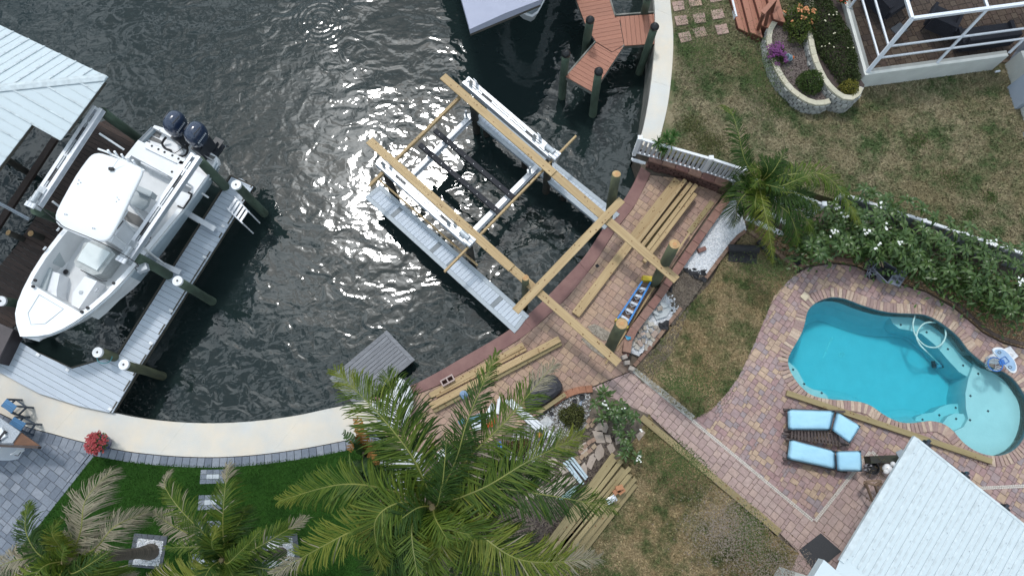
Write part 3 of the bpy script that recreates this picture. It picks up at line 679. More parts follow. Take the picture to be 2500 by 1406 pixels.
# ================================================================ docks, lifts, piles, timbers on the water
M_DECKW = mat('pale_composite_board', (.47, .52, .585), .55, (.41, .46, .53), scale=5, stretch=(1, 9, 9), objvar=.05, bump=.08, bscale=60)
M_DECKG = mat('grey_composite_board', (.36, .40, .435), .55, (.31, .35, .39), scale=5, stretch=(1, 9, 9), objvar=.05, bump=.08, bscale=60)
M_DECKGD = mat('dark_grey_composite_board', (.19, .215, .235), .55, scale=5, objvar=.05)
M_DECKR = mat('red_composite_board', (.34, .145, .092), .6, (.29, .12, .078), scale=5, stretch=(1, 9, 9), objvar=.06, bump=.1, bscale=60)
M_DECKB = mat('old_brown_dock_board', (.060, .037, .030), .8, (.038, .026, .022), scale=4, stretch=(1, 9, 9), objvar=.2, bump=.3, bscale=40)
M_TABLE = mat('weathered_grey_board', (.20, .206, .226), .7, (.145, .15, .166), scale=3, stretch=(1, 6, 6), objvar=.08, bump=.15, bscale=40)
M_JOIST = mat('dark_treated_joist', (.075, .068, .055), .85, scale=5)
M_TIMB = mat('fresh_treated_pine', (.445, .325, .175), .7, (.325, .22, .108), scale=2.2, stretch=(.35, 9, 9), objvar=.09, bump=.12, bscale=30, detail=7)
M_TIMBG = mat('green_treated_timber', (.300, .240, .125), .75, (.225, .175, .085), scale=2.2, stretch=(.35, 9, 9), objvar=.12, bump=.15, bscale=30, detail=7)
M_KNOT = mat('pine_knot', (.17, .088, .035), .8)
M_PILE = mat('treated_pile', (.115, .125, .070), .9, (.055, .062, .040), scale=3, stretch=(1, 1, .35), bump=.6, bscale=16)
M_PILEG = mat('green_pile', (.085, .125, .088), .9, (.04, .058, .042), scale=3, stretch=(1, 1, .35), bump=.6, bscale=16)
M_PILED = mat('wet_dark_pile', (.045, .040, .032), .85, (.02, .02, .017), scale=4, bump=.6, bscale=16)
M_CUT = mat('cut_pile_end', (.47, .32, .155), .75, (.33, .19, .085), scale=9)
M_WCAP = mat('white_pile_cap', (.82, .83, .85), .4)
M_BCAP = mat('black_pile_cap', (.012, .012, .014), .45)
M_ALU = mat('bright_aluminium', (.80, .81, .84), .38, (.72, .73, .77), scale=8, metal=.12)
M_ALUD = mat('dull_aluminium', (.50, .54, .60), .42, (.40, .44, .50), scale=6, metal=.25)
M_GALV = mat('galvanised_steel', (.56, .59, .62), .35, (.38, .41, .44), scale=12, metal=.5)
M_BLK = mat('black_rubber', (.012, .012, .015), .6)
M_BUNK = mat('black_bunk_carpet', (.022, .023, .030), .8, scale=20)

def boards(rt, poly, z, d, pitch, gap, th, m, seed, name='board', pick=None):
    """dock boards laid in direction d (world xy) over a polygon, each board its own part"""
    rr = random.Random(seed); ang = math.atan2(d.y, d.x); ca, sa = math.cos(ang), math.sin(ang)
    loc = [(p[0] * ca + p[1] * sa, -p[0] * sa + p[1] * ca) for p in poly]
    y = min(p[1] for p in loc); y1 = max(p[1] for p in loc); k = 0
    while y < y1:
        cl = clip_rect(loc, -1e3, y + gap / 2, 1e3, min(y + pitch - gap / 2, y1))
        if cl and parea(cl) > .004:
            cxm_ = sum(p[0] for p in cl) / len(cl); cym_ = sum(p[1] for p in cl) / len(cl)
            mw = Matrix.Rotation(ang, 4, 'Z') @ Matrix.Translation((cxm_, cym_, z + rr.uniform(-.002, .002)))
            mb = MB(); mb.prism([(p[0] - cxm_, p[1] - cym_) for p in cl], -th, 0)
            me = bpy.data.meshes.new(name); me.from_pydata(mb.v, [], mb.f)
            me.materials.append(pick(k) if pick else m)
            o = bpy.data.objects.new(name, me); put(o, rt, mw); k += 1
        y += pitch
def joists(rt, poly, z, th, m, inset=.03, name='rim_joist'):
    cxm_ = sum(p[0] for p in poly) / len(poly); cym_ = sum(p[1] for p in poly) / len(poly)
    pp = [Vector((p[0], p[1], z)) for p in poly]
    for a, b in zip(pp, pp[1:] + pp[:1]):
        if (b - a).length > .15:
            mb = MB(); c = Vector((cxm_, cym_, z)); n_ = Vector((-(b - a).y, (b - a).x, 0)).normalized()
            if n_.dot(c - a) < 0: n_ = -n_
            mb.beam(a + n_ * inset, b + n_ * inset, .045, th); mb.build(name, m, rt)
    mb = MB(); mb.prism([(cxm_ + (p[0] - cxm_) * .98, cym_ + (p[1] - cym_) * .98) for p in poly], z - th * .3, z - th * .2); mb.build('frame', m, rt)

def pile(base_px, zb, top_px, zt, r, label, m=M_PILE, cap=None, group=None, name='pile', r2=None, cut=M_CUT, nb=14, bare=True):
    b = P(*base_px, zb); t = P(*top_px, zt); d = (t - b).normalized()
    lo = b - d * ((zb + 2.4) / d.z)
    rt = root(name, lo, label, 'pile', group); r2 = r2 or r * .93
    mb = MB(); rr = random.Random(int(base_px[0] * 7 + base_px[1])); k = 9
    pts = [lo.lerp(t, i / (k - 1)) + Vector((rr.gauss(0, .006), rr.gauss(0, .006), 0)) for i in range(k)]; pts[-1] = t
    mb.tube(pts, [r + (r2 - r) * i / (k - 1) + rr.gauss(0, .004) for i in range(k)], nb); mb.build('shaft', m, rt, smooth=True)
    if cap is None:
        mb = MB(); mb.tube([t, t + d * .008], [r2 * .97, r2 * .95], nb); mb.build('cut_end', cut, rt)
        if bare: mb = MB(); mb.tube([t + d * .009, t + d * .012], [r2 * .4, r2 * .38], 10); bare and mb.build('heartwood', mat('pile_heartwood', (.50, .27, .12), .8), rt)
    elif cap == 'flat':
        mb = MB(); mb.tube([t - d * .05, t + d * .03], [r2 * 1.12, r2 * 1.12], 18); c_ = mb.build('cap', M_WCAP, rt, smooth=False)
        mb = MB(); mb.box(t + d * .034, (.05, .05, .012), Matrix.Rotation(.5, 3, 'Z')); mb.build('cap_light', M_BLK, rt)
    else:
        mb = MB(); mb.lathe(t - d * .08, [(r2 * 1.12, 0), (r2 * 1.12, .06), (r2 * .85, .12), (r2 * .4, .17), (.01, .19)], 18); mb.build('cap', M_BCAP, rt, smooth=True)
    return rt

# ---------------------------------------------------------------- left pale dock
bd = P(200, 900, .12) - P(100, 845.3, .12); bd.z = 0
DK = [(-280, 770), (-40, 793), (45, 832), (96, 863), (176, 900), (291, 866), (420, 660), (565, 432), (590, 437), (618, 456), (604, 478), (456, 713), (333, 908), (274, 1008), (190, 990), (95, 960), (0, 910), (-200, 788)]
dock = root('pale_dock', P(230, 940, -.1), 'pale grey composite dock with long finger pier beside the white boat', 'dock')
DKW = xy(PL(DK, .12))
boards(dock, DKW, .12, bd, .168, .009, .035, M_DECKW, 1)
for a, b in ((3, 4), (4, 5), (5, 7), (9, 11), (11, 13), (7, 9)):
    p0, p1 = PL([DK[a], DK[b]], .02); mb = MB(); mb.beam(p0, p1, .05, .2); mb.build('rim_joist', M_JOIST, dock)
for (a, b) in [(549, 553), (503, 628), (421, 759), (373, 838), (97, 866), (169, 903), (273, 998)]:
    mb = MB(); p = P(a - 3, b, .125); mb.box(p + ZV * .02, (.11, .075, .04), Matrix.Rotation(-.5, 3, 'Z')); mb.box(p + ZV * .043, (.03, .03, .006), Matrix.Rotation(-.5, 3, 'Z')); mb.build('deck_cleat', M_WCAP, dock)
pile((614, 490), .0, (577, 452), 1.18, .145, 'green pile with white cap at the far end of the pale finger pier', M_PILEG, 'flat')
pile((480, 713), .0, (434, 686), 1.18, .14, 'green pile with white cap halfway along the pale finger pier', M_PILEG, 'flat')
pile((285, 873), .0, (239, 860), .92, .14, 'pile with white cap and teal rope at the inner corner of the pale dock', M_PILE, 'flat')
pile((355, 905), -.1, (303, 890), 1.02, .14, 'pile with white cap on the outer side of the pale dock', M_PILE, 'flat')
pile((55, 742), 0, (3, 735), 1.0, .14, 'pile with white cap beside the dark deck box', M_PILEG, 'flat')
mb = MB()
for k in range(3):
    c = P(256, 873, .35 + k * .05); mb.tube([c + Vector((math.cos(t / 12 * 6.283) * .21, math.sin(t / 12 * 6.283) * .17, math.sin(t / 4) * .03)) for t in range(13)], .013, 6)
tag(mb.build('mooring_rope', mat('teal_rope', (.10, .34, .36), .8)), 'teal mooring rope coiled round the inner corner pile', 'rope')
# swim ladder on the finger pier
ld = root('swim_ladder', P(585, 520, .15), 'aluminium swim ladder folded over the edge of the finger pier', 'ladder')
lb = MB(); e1 = P(575, 483, .35) ; e2 = P(556, 511, .35); f1 = P(609, 519, .22); f2 = P(592, 545, .22)
for a, b in ((e1, f1), (e2, f2)):
    m_ = MB(); m_.tube([a + Vector((-.12, .12, -.2)), a, b, b + ZV * -.9], .022, 8); m_.build('rail', M_ALU, ld)
for k in range(5):
    t = (k + .3) / 5; a = e1.lerp(f1, t); b = e2.lerp(f2, t); m_ = MB(); m_.beam(a, b, .075, .03); m_.build('rung', M_ALU, ld)

# old brown dock under the boat
ob = root('brown_dock', P(150, 480, -.5), 'old dark brown timber dock passing under the white boat', 'dock')
BR = xy(PL([(232, 303), (275, 288), (330, 345), (250, 470), (160, 640), (90, 740), (30, 800), (-60, 770), (-60, 720), (40, 600), (140, 450)], -.15))
boards(ob, BR, -.15, P(300, 345, 0) - P(220, 303, 0), .15, .012, .04, M_DECKB, 3)
mb = MB(); mb.beam(P(135, 340, -.5), P(-30, 590, -.5), .22, .1); tag(mb.build('dark_wooden_walkway', M_DECKB), 'narrow dark timber walkway on the water beside the boathouse', 'walkway')
mb = MB(); mb.tube([P(0, 495, .9), P(72, 534, .9)], .03, 8); mb.tube([P(0, 500, .85), P(70, 538, .85)], .018, 8); tag(mb.build('steel_pipe', M_ALUD), 'grey metal pipe sticking out beside the brown dock', 'pipe')
for (b, t, lab) in [((60, 585), (20, 568), 'short dark pile at the edge of the old brown dock'), ((105, 582), (75, 570), 'stubby pile standing in the brown dock boards')]:
    pile(b, -.2, t, .35, .1, lab, M_PILED, None)
# deck box
bx = root('deck_box', P(10, 850, .12), 'dark brown deck box at the left edge of the pale dock', 'box')
mb = MB(); c0 = [P(60, 815, .12), P(22, 893, .12), P(-75, 870, .12), P(-40, 770, .12)]
mb.prism(xy(c0), .12, .62); mb.build('body', mat('dark_brown_plastic', (.040, .030, .033), .5, scale=6), bx)
cc = sum((Vector(c) for c in c0), Vector()) / 4
mb = MB(); mb.prism([(cc.x + (c.x - cc.x) * 1.06, cc.y + (c.y - cc.y) * 1.06) for c in c0], .61, .67); mb.build('lid', mat('brown_plastic_lid', (.075, .062, .066), .5, scale=6), bx)

# ---------------------------------------------------------------- red dock, top
rd = root('red_dock', P(1500, 80, 0), 'reddish brown composite dock with angled walkways by the curved seawall', 'dock')
ZR = .40
boards(rd, xy(PL([(1385, -80), (1468, -80), (1488, 0), (1501, 42), (1512, 49), (1523, 110), (1495, 127), (1456, 103), (1432, 67), (1407, 0)], ZR)), ZR, P(1500, -9, ZR) - P(1400, 9, ZR), .155, .01, .035, M_DECKR, 4)
boards(rd, xy(PL([(1503, 42), (1597, 35), (1607, 107), (1525, 112), (1514, 51)], ZR)), ZR, P(1555, 110, ZR) - P(1548, 38, ZR), .155, .01, .035, M_DECKR, 5)
boards(rd, xy(PL([(1455, 105), (1494, 129), (1522, 114), (1448, 226), (1381, 188)], ZR)), ZR, P(1448, 226, ZR) - P(1381, 188, ZR), .155, .01, .035, M_DECKR, 6)
for a, b in (((1381, 189), (1448, 227)), ((1448, 227), (1523, 113)), ((1523, 113), (1607, 108)), ((1381, 189), (1455, 103)), ((1407, 0), (1432, 67)), ((1488, 0), (1501, 43)), ((1501, 41), (1597, 34))):
    mb = MB(); mb.beam(P(*a, ZR - .12), P(*b, ZR - .12), .05, .2); mb.build('rim_joist', M_SEAW, rd)
for b, t, lab in [((1432, 105), (1441, 48), 'green black-capped pile beside the elbow of the red dock'), ((1577, 130), (1599, 64), 'green black-capped pile where the red dock meets the seawall'), ((1453, 235), (1462, 173), 'green black-capped pile at the outer corner of the red dock'), ((1376, 192), (1382, 130), 'black-capped pile standing off the tip of the red dock'), ((1571, 38), (1583, -10), 'green pile cut by the top edge beside the red dock')]:
    pile(b, .1, t, 1.55, .135, lab, M_PILEG, 'dome')

# ---------------------------------------------------------------- covered boat, top edge
M_CANV = mat('lavender_canvas', (.36, .375, .47), .8, (.33, .345, .44), scale=3, bump=.1, bscale=12)
cv = root('lift_canopy', P(1220, -60, 2.2), 'lavender grey canvas canopy over the boat at the top edge', 'canopy')
ZC = 2.55
cp = [P(1147, 72, ZC), P(1330, -5, ZC), P(1470, -420, ZC), P(1120, -420, ZC)]; md = (cp[0] + cp[1]) / 2; me_ = (cp[2] + cp[3]) / 2
cp[3] = P(1098, -60, ZC); cp[2] = P(1390, -160, ZC); cp = [P(1147, 72, ZC), P(1320, 0, ZC), P(1560, -560, ZC), P(1010, -420, ZC)]
r0 = (cp[0] + cp[1]) / 2 + ZV * .06; r1 = (cp[2] + cp[3]) / 2 + ZV * .35
mb = MB(); mb.add([cp[0], cp[1], cp[2], cp[3], r0, r1], [(0, 4, 5, 3), (4, 1, 2, 5), (0, 1, 4), (2, 3, 5)]); mb.build('canvas', M_CANV, cv)
mb = MB(); dn = ZV * -.22
mb.add([c for c in cp] + [c + dn for c in cp], [(0, 4, 5, 1), (1, 5, 6, 2), (2, 6, 7, 3), (3, 7, 4, 0)]); mb.build('valance', M_CANV, cv)
mb = MB()
for k in range(6):
    a = cp[0].lerp(cp[3], k / 5); b = cp[1].lerp(cp[2], k / 5); mb.beam(a - ZV * .25, b - ZV * .25, .06, .06)
mb.build('frame', M_JOIST, cv)
for q in cp[2:]: mb = MB(); mb.tube([q - ZV * .25 + (r0.lerp(r1, .5) - q) * .03, Vector((q.x, q.y, -1.5)) + (r0.lerp(r1, .5) - q) * .03], .05, 8); mb.build('post', M_ALUD, cv)
mb = MB(); mb.box(P(1170, 64, 2.2), (.06, .1, .16)); mb.build('bracket', M_ALU, cv)
sb = root('skiff', P(1300, 0, .4), 'white boat bow showing below the lavender canopy', 'boat')
M_GEL = mat('white_gelcoat', (.80, .81, .83), .22, (.76, .775, .80), scale=2, spec=.5)
M_GELG = mat('grey_gelcoat', (.42, .48, .52), .35, (.36, .42, .46), scale=4)
outl = [(1248, 12), (1272, 33), (1299, 43), (1313, 33), (1328, 6), (1342, -30), (1380, -200), (1240, -250), (1222, -60)]
W_ = PL(outl, .9); cw = sum((p for p in W_), Vector()) / len(W_)
mb = MB(); n2 = len(W_); lo_ = [cw + (p - cw) * .7 - ZV * .8 for p in W_]; inn_ = [cw + (p - cw) * .93 for p in W_]; fl_ = [cw + (p - cw) * .88 - ZV * .2 for p in W_]
mb.add(W_ + lo_, [(i, (i + 1) % n2, n2 + (i + 1) % n2, n2 + i) for i in range(n2)] + [tuple(reversed(range(n2, 2 * n2)))]); mb.add(W_ + inn_, [((i + 1) % n2, i, n2 + i, n2 + (i + 1) % n2) for i in range(n2)]); mb.build('hull', M_GEL, sb, smooth=False)
mb = MB(); mb.add(inn_ + fl_, [((i + 1) % n2, i, n2 + i, n2 + (i + 1) % n2) for i in range(n2)] + [tuple(range(n2, 2 * n2))]); mb.build('cockpit', M_GELG, sb)
for a, b in ((1290, 9), (1297, 19), (1279, 8)): mb = MB(); mb.box(P(a, b, .65), (.12, .03, .03), Matrix.Rotation(.9, 3, 'Z')); mb.build('cleat', M_BLK, sb)

# ---------------------------------------------------------------- new grey finger piers
def framedpier(px, label, seed, darks):
    W = PL(px, .05); rt = root('grey_finger_pier', sum((p for p in W), Vector()) / 4 - ZV * .2, label, 'dock')
    a, b, c, d = W                # far-left, far-right, near-right, near-left
    u = ((c - b) + (d - a)).normalized(); v = (b - a).normalized(); bw = .13
    def edge(p, q, s): 
        n_ = Vector((-(q - p).y, (q - p).x, 0)).normalized() * s
        mb = MB(); mb.prism([(x.x, x.y) for x in (p, q, q + n_ * bw, p + n_ * bw)], .012, .052); mb.build('border_board', M_DECKG, rt)
    edge(a, d, 1 if (Vector((-(d - a).y, (d - a).x, 0))).dot(b - a) > 0 else -1); edge(b, c, 1 if (Vector((-(c - b).y, (c - b).x, 0))).dot(a - b) > 0 else -1)
    ins = [a + v * (bw + .006), b - v * (bw + .006), c - v * (bw + .006), d + v * (bw + .006)]
    e0 = [ins[0], ins[1], ins[1] + u * bw, ins[0] + u * bw]; e1 = [ins[3] - u * bw, ins[2] - u * bw, ins[2], ins[3]]
    for e in (e0, e1): mb = MB(); mb.prism(xy(e), .012, .052); mb.build('border_board', M_DECKG, rt)
    field = [ins[0] + u * (bw + .008), ins[1] + u * (bw + .008), ins[2] - u * (bw + .008), ins[3] - u * (bw + .008)]
    boards(rt, xy(field), .05, v, .142, .009, .035, M_DECKW, seed, pick=lambda k: M_DECKGD if k in darks else M_DECKW)
    for p, q in ((a, d), (b, c), (a, b), (d, c)):
        mb = MB(); mid_ = sum((x for x in W), Vector()) / 4; n_ = (mid_ - (p + q) / 2); n_.z = 0; n_ = n_.normalized() * .06
        mb.beam(p + n_ - ZV * .13, q + n_ - ZV * .13, .045, .2); mb.build('rim_joist', M_DECKG, rt)
    for t in (.04, .35, .66, .96):
        p = ((a + b) / 2).lerp((c + d) / 2, t); mb = MB(); mb.tube([Vector((p.x, p.y, -2.2)), Vector((p.x, p.y, -.1))], .11, 10); mb.build('support_pile', M_PILED, rt)
    return rt
framedpier([(890, 482), (928, 450), (1292, 771), (1256, 813)], 'new grey finger pier on the left of the half-built lift', 31, (6, 19, 24, 36))
framedpier([(1155, 291), (1190, 265), (1513, 523), (1476, 560)], 'new grey finger pier on the right of the half-built lift', 32, ())

# ---------------------------------------------------------------- new lift: bare piles, beams, cradle
for b, t, zt, r, lab in [((1163, 322), (1156, 258), 1.1, .13, 'dark pile under the far end of the right lift beam'), ((1333, 468), (1339, 396), 1.2, .13, 'dark pile under the motor end of the right lift beam'), ((967, 490), (943, 420), 1.15, .13, 'dark pile under the far end of the left lift beam'), ((1155, 655), (1146, 606), 1.2, .12, 'pile under the motor end of the left lift beam')]:
    pile(b, ZW, t, zt, r, lab, M_PILED, None, cut=M_PILED, bare=False)
pile((1474, 592), ZW, (1505, 425), 2.3, .135, 'tall mossy pile rising from the water by the right finger pier', M_PILE)
pile((1281, 752), ZW, (1283, 678), 1.9, .105, 'tall pile rising from the water at the left finger pier', M_PILE)
pile((1598, 692), 0, (1647, 596), 2.5, .165, 'thick new pile on the patio next to the red wall', M_PILE)
pile((1484, 858), 0, (1518, 790), 2.3, .175, 'thick new pile on the patio below the blue ladder', M_PILE)
ZS = 1.42
def knots(o, ln, wd, ht, seed, n_):
    rr = random.Random(seed); mb = MB()
    for k in range(n_):
        x, y = rr.uniform(-ln / 2, ln / 2) * .95, rr.uniform(-wd, wd) * .35; s = rr.uniform(.012, .024)
        mb.add([(x + math.cos(a) * s * 1.3, y + math.sin(a) * s, ht / 2 + .002) for a in [i * 1.047 for i in range(6)]], [tuple(range(6))])
    me = bpy.data.meshes.new('knot'); me.from_pydata(mb.v, [], mb.f); me.materials.append(M_KNOT); k_ = bpy.data.objects.new('knot', me); put(k_, o, o.matrix_basis.copy()); k_['kind'] = 'stuff'
def plank(a, b, z, wd, ht, label, m=M_TIMB, group=None, z2=None, kn=14, name='timber_plank', cat='plank'):
    p, q = P(*a, z), P(*b, z if z2 is None else z2); o = beam_obj(name, p, q, wd, ht, m, label=label, cat=cat, group=group)
    if kn: knots(o, (q - p).length, wd, ht, int(a[0]), kn)
    return o
plank((901, 343), (1249, 655), ZS + .05, .255, .045, 'long pine plank over the left lift beam with a red-marked end')
plank((1238, 645), (1511, 887), ZS, .235, .045, 'pine plank running from the left lift onto the patio')
plank((1081, 187), (1352, 424), ZS + .05, .255, .045, 'long pine plank over the right lift beam')
plank((1338, 412), (1652, 684), ZS, .255, .045, 'pine plank running from the right lift over the patio to the red wall')
plank((1258, 760), (1518, 488), ZS + .10, .235, .045, 'pine plank laid crosswise over the two long planks')
mb = MB(); mb.box(P(899, 340, ZS + .075), (.10, .05, .006), Matrix.Rotation(.7, 3, 'Z'))
plank((902, 455), (1122, 239), 1.22, .09, .13, 'squared timber tied across the outer lift piles', M_TIMB, kn=8, name='cross_timber', cat='timber')
plank((1085, 664), (1406, 333), 1.22, .06, .10, 'thin timber tied across the inner lift piles', M_TIMB, kn=5, name='cross_timber', cat='timber')
plank((923, 437), (1166, 648), .72, .05, .10, 'thin timber running along the left finger pier', M_TIMB, kn=5, name='cross_timber', cat='timber')

def liftbeam(a, b, z, label, wd=.30, motor=True, plates=True, dp=.24):
    p, q = P(*a, z), P(*b, z); M_, ln = frame(p, q); R4 = Matrix.Translation(p) @ M_.to_4x4()
    rt = root('lift_beam', (p + q) / 2 - ZV * .15, label, 'lift beam')
    def W(x, y, zz): return R4 @ Vector((x, y, zz))
    def bxx(name, x0, x1, y0, y1, z0, z1, m):
        mb = MB(); mb.box(W((x0 + x1) / 2, (y0 + y1) / 2, (z0 + z1) / 2), (abs(x1 - x0), abs(y1 - y0), abs(z1 - z0)), M_); return mb.build(name, m, rt)
    h = wd / 2
    for s in (-1, 1):
        ch = bxx('channel', 0, ln, s * h, s * (h - .035), -dp, 0, M_ALUD)
        bxx('flange', 0, ln, s * h, s * (h - .105), 0, .014, M_ALU)
        bxx('bottom_flange', 0, ln, s * h, s * (h - .09), -dp - .014, -dp, M_ALU)
    bxx('drive_shaft', .25, ln - .1, -.022, .022, -.02, .02, M_GALV)
    for x in (.02, .5, ln * .5, ln - .55, ln - .05): bxx('cross_brace', x, x + .07, -h + .04, h - .04, -.03, .005, M_ALU)
    for x in (.72, ln - 1.15):
        mb = MB(); mb.tube([W(x, 0, -.03), W(x + .42, 0, -.03)], .055, 10); d_ = mb.build('cable_drum', M_BLK, rt)
    if plates:
        for x in (.34, ln - .72):
            for y in (-.06, .1):
                mb = MB(); M2 = M_ @ Matrix.Rotation(.22 if y > 0 else -.22, 3, 'X'); mb.box(W(x + (y * .4), y, .17), (.13, .012, .34), M2); mb.build('upright_plate', M_GALV, rt)
    if motor:
        mb = MB(); mb.tube([W(ln - .34, .02, .12), W(ln - .02, .02, .12)], .085, 12); mo = mb.build('motor', M_GALV, rt, smooth=False)
        bxx('gear_housing', ln - .12, ln + .12, -.13, .13, -.2, .1, M_GALV)
        for k in range(3): mb = MB(); mb.tube([W(ln + .02, -.1 + k * .1, .1), W(ln + .16, -.1 + k * .1, .1)], .05, 10); mb.build('pulley', M_ALU, rt)
        bxx('gear_plate', ln - .5, ln - .3, -.11, .11, .0, .06, M_GALV)
    return rt
liftbeam((925, 392), (1145, 588), 1.42, 'aluminium lift beam with motor on the left of the half-built lift')
liftbeam((1136, 195), (1352, 379), 1.42, 'aluminium lift beam with motor on the right of the half-built lift')
def alubeam(a, b, z, label, wd=.15, ht=.26):
    p, q = P(*a, z), P(*b, z); rt = root('cradle_beam', (p + q) / 2, label, 'cradle beam'); mb = MB(); mb.beam(p, q, wd, .014)
    mb.build('top_flange', M_ALU, rt); mb = MB(); mb.beam(p - ZV * ht / 2, q - ZV * ht / 2, .05, ht); mb.build('web', M_ALUD, rt); mb = MB(); mb.beam(p - ZV * ht, q - ZV * ht, wd, .014); mb.build('bottom_flange', M_ALU, rt)
    return rt, p, q
for a, b, lab, gp in [((1000, 432), (1160, 272), 'white aluminium cradle beam at the outer side of the lift', (1139, 285)), ((1156, 563), (1314, 403), 'white aluminium cradle beam at the inner side of the lift', (1293, 420))]:
    rt, p, q = alubeam(a, b, .3, lab)
    g = P(*gp, .32); mb = MB(); mb.tube([g, g + ZV * .35], .035, 8); mb.build('guide_sleeve', M_GALV, rt); mb = MB(); mb.box(g, (.16, .16, .05)); mb.build('sleeve_base', M_GALV, rt)
for a, b, lab in [((1062, 319), (1253, 483), 'black carpeted lift bunk, the one nearer the right pier'), ((1025, 354), (1220, 521), 'black carpeted lift bunk, the one nearer the left pier')]:
    rt = root('lift_bunk', (P(*a, .4) + P(*b, .4)) / 2, lab, 'lift bunk'); beam_obj('bunk_board', P(*a, .46), P(*b, .46), .16, .11, M_BUNK, rt)
    p, q = P(*a, .517), P(*b, .517); mb = MB()
    for k in range(9): c = p.lerp(q, (k + .5) / 9); mb.box(c, (.015, .015, .008))
    mb.build('bolt_head', M_GALV, rt)
    for t in (.13, .87): mb = MB(); c = P(*a, .36).lerp(P(*b, .36), t); mb.box(c, (.14, .1, .1), Matrix.Rotation(-.7, 3, 'Z')); mb.build('bunk_bracket', M_GALV, rt)

# ---------------------------------------------------------------- old lift carrying the boat
for b, t, zt, lab in [((332, 335), (250, 273), 2.05, 'green pile under the far end of the boat lift beam by the boathouse'), ((140, 534), (88, 514), 2.05, 'green pile under the motor end of the lift beam by the boathouse'), ((553, 460), (488, 392), 2.05, 'green pile behind the outboard engines at the far lift beam end'), ((416, 674), (335, 629), 2.05, 'mossy pile at the motor end of the lift beam beside the pale pier')]:
    pile(b, 0, t, zt, .15, lab, M_PILEG, None, cut=M_PILEG, bare=False)
liftbeam((239, 262), (84, 497), 2.3, 'long aluminium lift beam between the boathouse and the boat', wd=.32, plates=False, dp=.15)
liftbeam((478, 378), (306, 630), 2.3, 'long aluminium lift beam over the starboard side of the boat', wd=.32, plates=False, dp=.15)
for a, b, lab in [((395, 480), (525, 560), 'grey lift cradle beam under the stern of the boat'), ((300, 620), (440, 665), 'grey lift cradle beam under the middle of the boat')]:
    rt, p, q = alubeam((a[0] - 140, a[1] - 80), b, .35, lab, .16, .24)
for a, b, z0, z1, lab in [((440, 437), (508, 482), 2.0, .6, 'white guide pole angled beside the stern'), ((345, 602), (402, 645), 2.0, .6, 'white guide pole angled beside the middle of the boat'), ((242, 326), (303, 366), 1.9, 1.4, 'white guide pole over the brown dock near the stern'), ((128, 492), (152, 510), 1.7, 1.4, 'short white guide pole beside the boat top')]:
    mb = MB(); mb.tube([P(*a, z0), P(*b, z1)], .032, 8); tag(mb.build('guide_pole', M_WCAP), lab, 'guide pole')
mb = MB(); cpts = [P(85, 497, 2.32), P(105, 512, 2.4), P(140, 540, 3.3), P(160, 556, 3.35), P(230, 585, 3.25), P(290, 615, 2.6), P(318, 632, 2.4), P(338, 648, 2.2), P(330, 655, 2.0), P(350, 668, 1.6)]
mb.tube(smoothline(cpts, 5), .012, 5); tag(mb.build('power_cable', M_BLK), 'black cable sagging from the lift motor across the boat top', 'cable')
mb = MB(); mb.box(P(349, 655, 1.8), (.28, .2, .16), Matrix.Rotation(.4, 3, 'Z')); tag(mb.build('junction_box', M_GALV), 'grey junction box strapped to the mossy lift pile', 'junction box')
# mooring float by the seawall: wooden table-like raft
rf = root('grey_raft', P(910, 890, -.8), 'weathered grey slatted swim platform on the water by the palm', 'platform')
RF = PL([(944, 806), (1013, 876), (875, 972), (862, 985), (806, 925)], -.55)
e_ = [P(944, 806, -.55), P(1013, 878, -.55), P(873, 995, -.55), P(804, 923, -.55)]
d_ = (e_[3] - e_[0]).normalized(); v_ = (e_[1] - e_[0]).normalized(); bw = .13
for p, q, s in ((e_[0], e_[1], d_), (e_[3], e_[2], -d_), (e_[0] + d_ * bw, e_[3] - d_ * bw, v_), (e_[1] + d_ * bw, e_[2] - d_ * bw, -v_)):
    mb = MB(); mb.prism(xy([p, q, q + s * (bw - .006), p + s * (bw - .006)]), -.6, -.55); mb.build('border_board', M_TABLE, rf)
fi = [e_[0] + (d_ + v_) * bw, e_[1] + (d_ - v_) * bw, e_[2] + (-d_ - v_) * bw, e_[3] + (-d_ + v_) * bw]
boards(rf, xy(fi), -.555, d_, .115, .012, .04, M_TABLE, 41, name='slat')
for k in range(4): 
    q = fi[k]; mb = MB(); mb.tube([Vector((q.x, q.y, -.6)), Vector((q.x, q.y, -2))], .07, 8); mb.build('leg', M_PILED, rf)
mb = MB(); mb.prism([(p.x, p.y) for p in fi], -.70, -.62); mb.build('frame', M_PILED, rf)
# ================================================================ centre console boat on the lift
bow = P(58, 823, 1.9); stern = P(443, 347, 1.5); ax_ = stern - bow; ax_.z = 0; BL = ax_.length; ax_.normalize(); ay_ = Vector((-ax_.y, ax_.x, 0))
def BP(t, y, z): return Vector((bow.x, bow.y, 0)) + ax_ * (t * BL) + ay_ * y + ZV * z
boat = root('centre_console_boat', BP(.5, 0, .35), 'white centre console motorboat with hardtop and twin navy outboards on a lift', 'boat')
M_HULL = mat('blue_grey_hull_paint', (.34, .41, .46), .22, (.32, .385, .44), scale=1.5, coat=.3)
M_CUSH = mat('pale_grey_vinyl', (.40, .445, .465), .5, (.36, .40, .42), scale=3)
M_CUSHW = mat('off_white_vinyl', (.66, .71, .71), .45, (.62, .67, .67), scale=3)
M_TAN = mat('tan_vinyl_trim', (.42, .27, .18), .5)
M_PAD = mat('grey_teak_pad', (.17, .17, .165), .7, (.12, .12, .12), scale=30, stretch=(1, 12, 1))
M_NAVY = mat('navy_cowl_paint', (.022, .036, .075), .16, (.018, .030, .062), scale=3, coat=.8)
M_GREYD = mat('dark_engine_grey', (.03, .033, .042), .4)
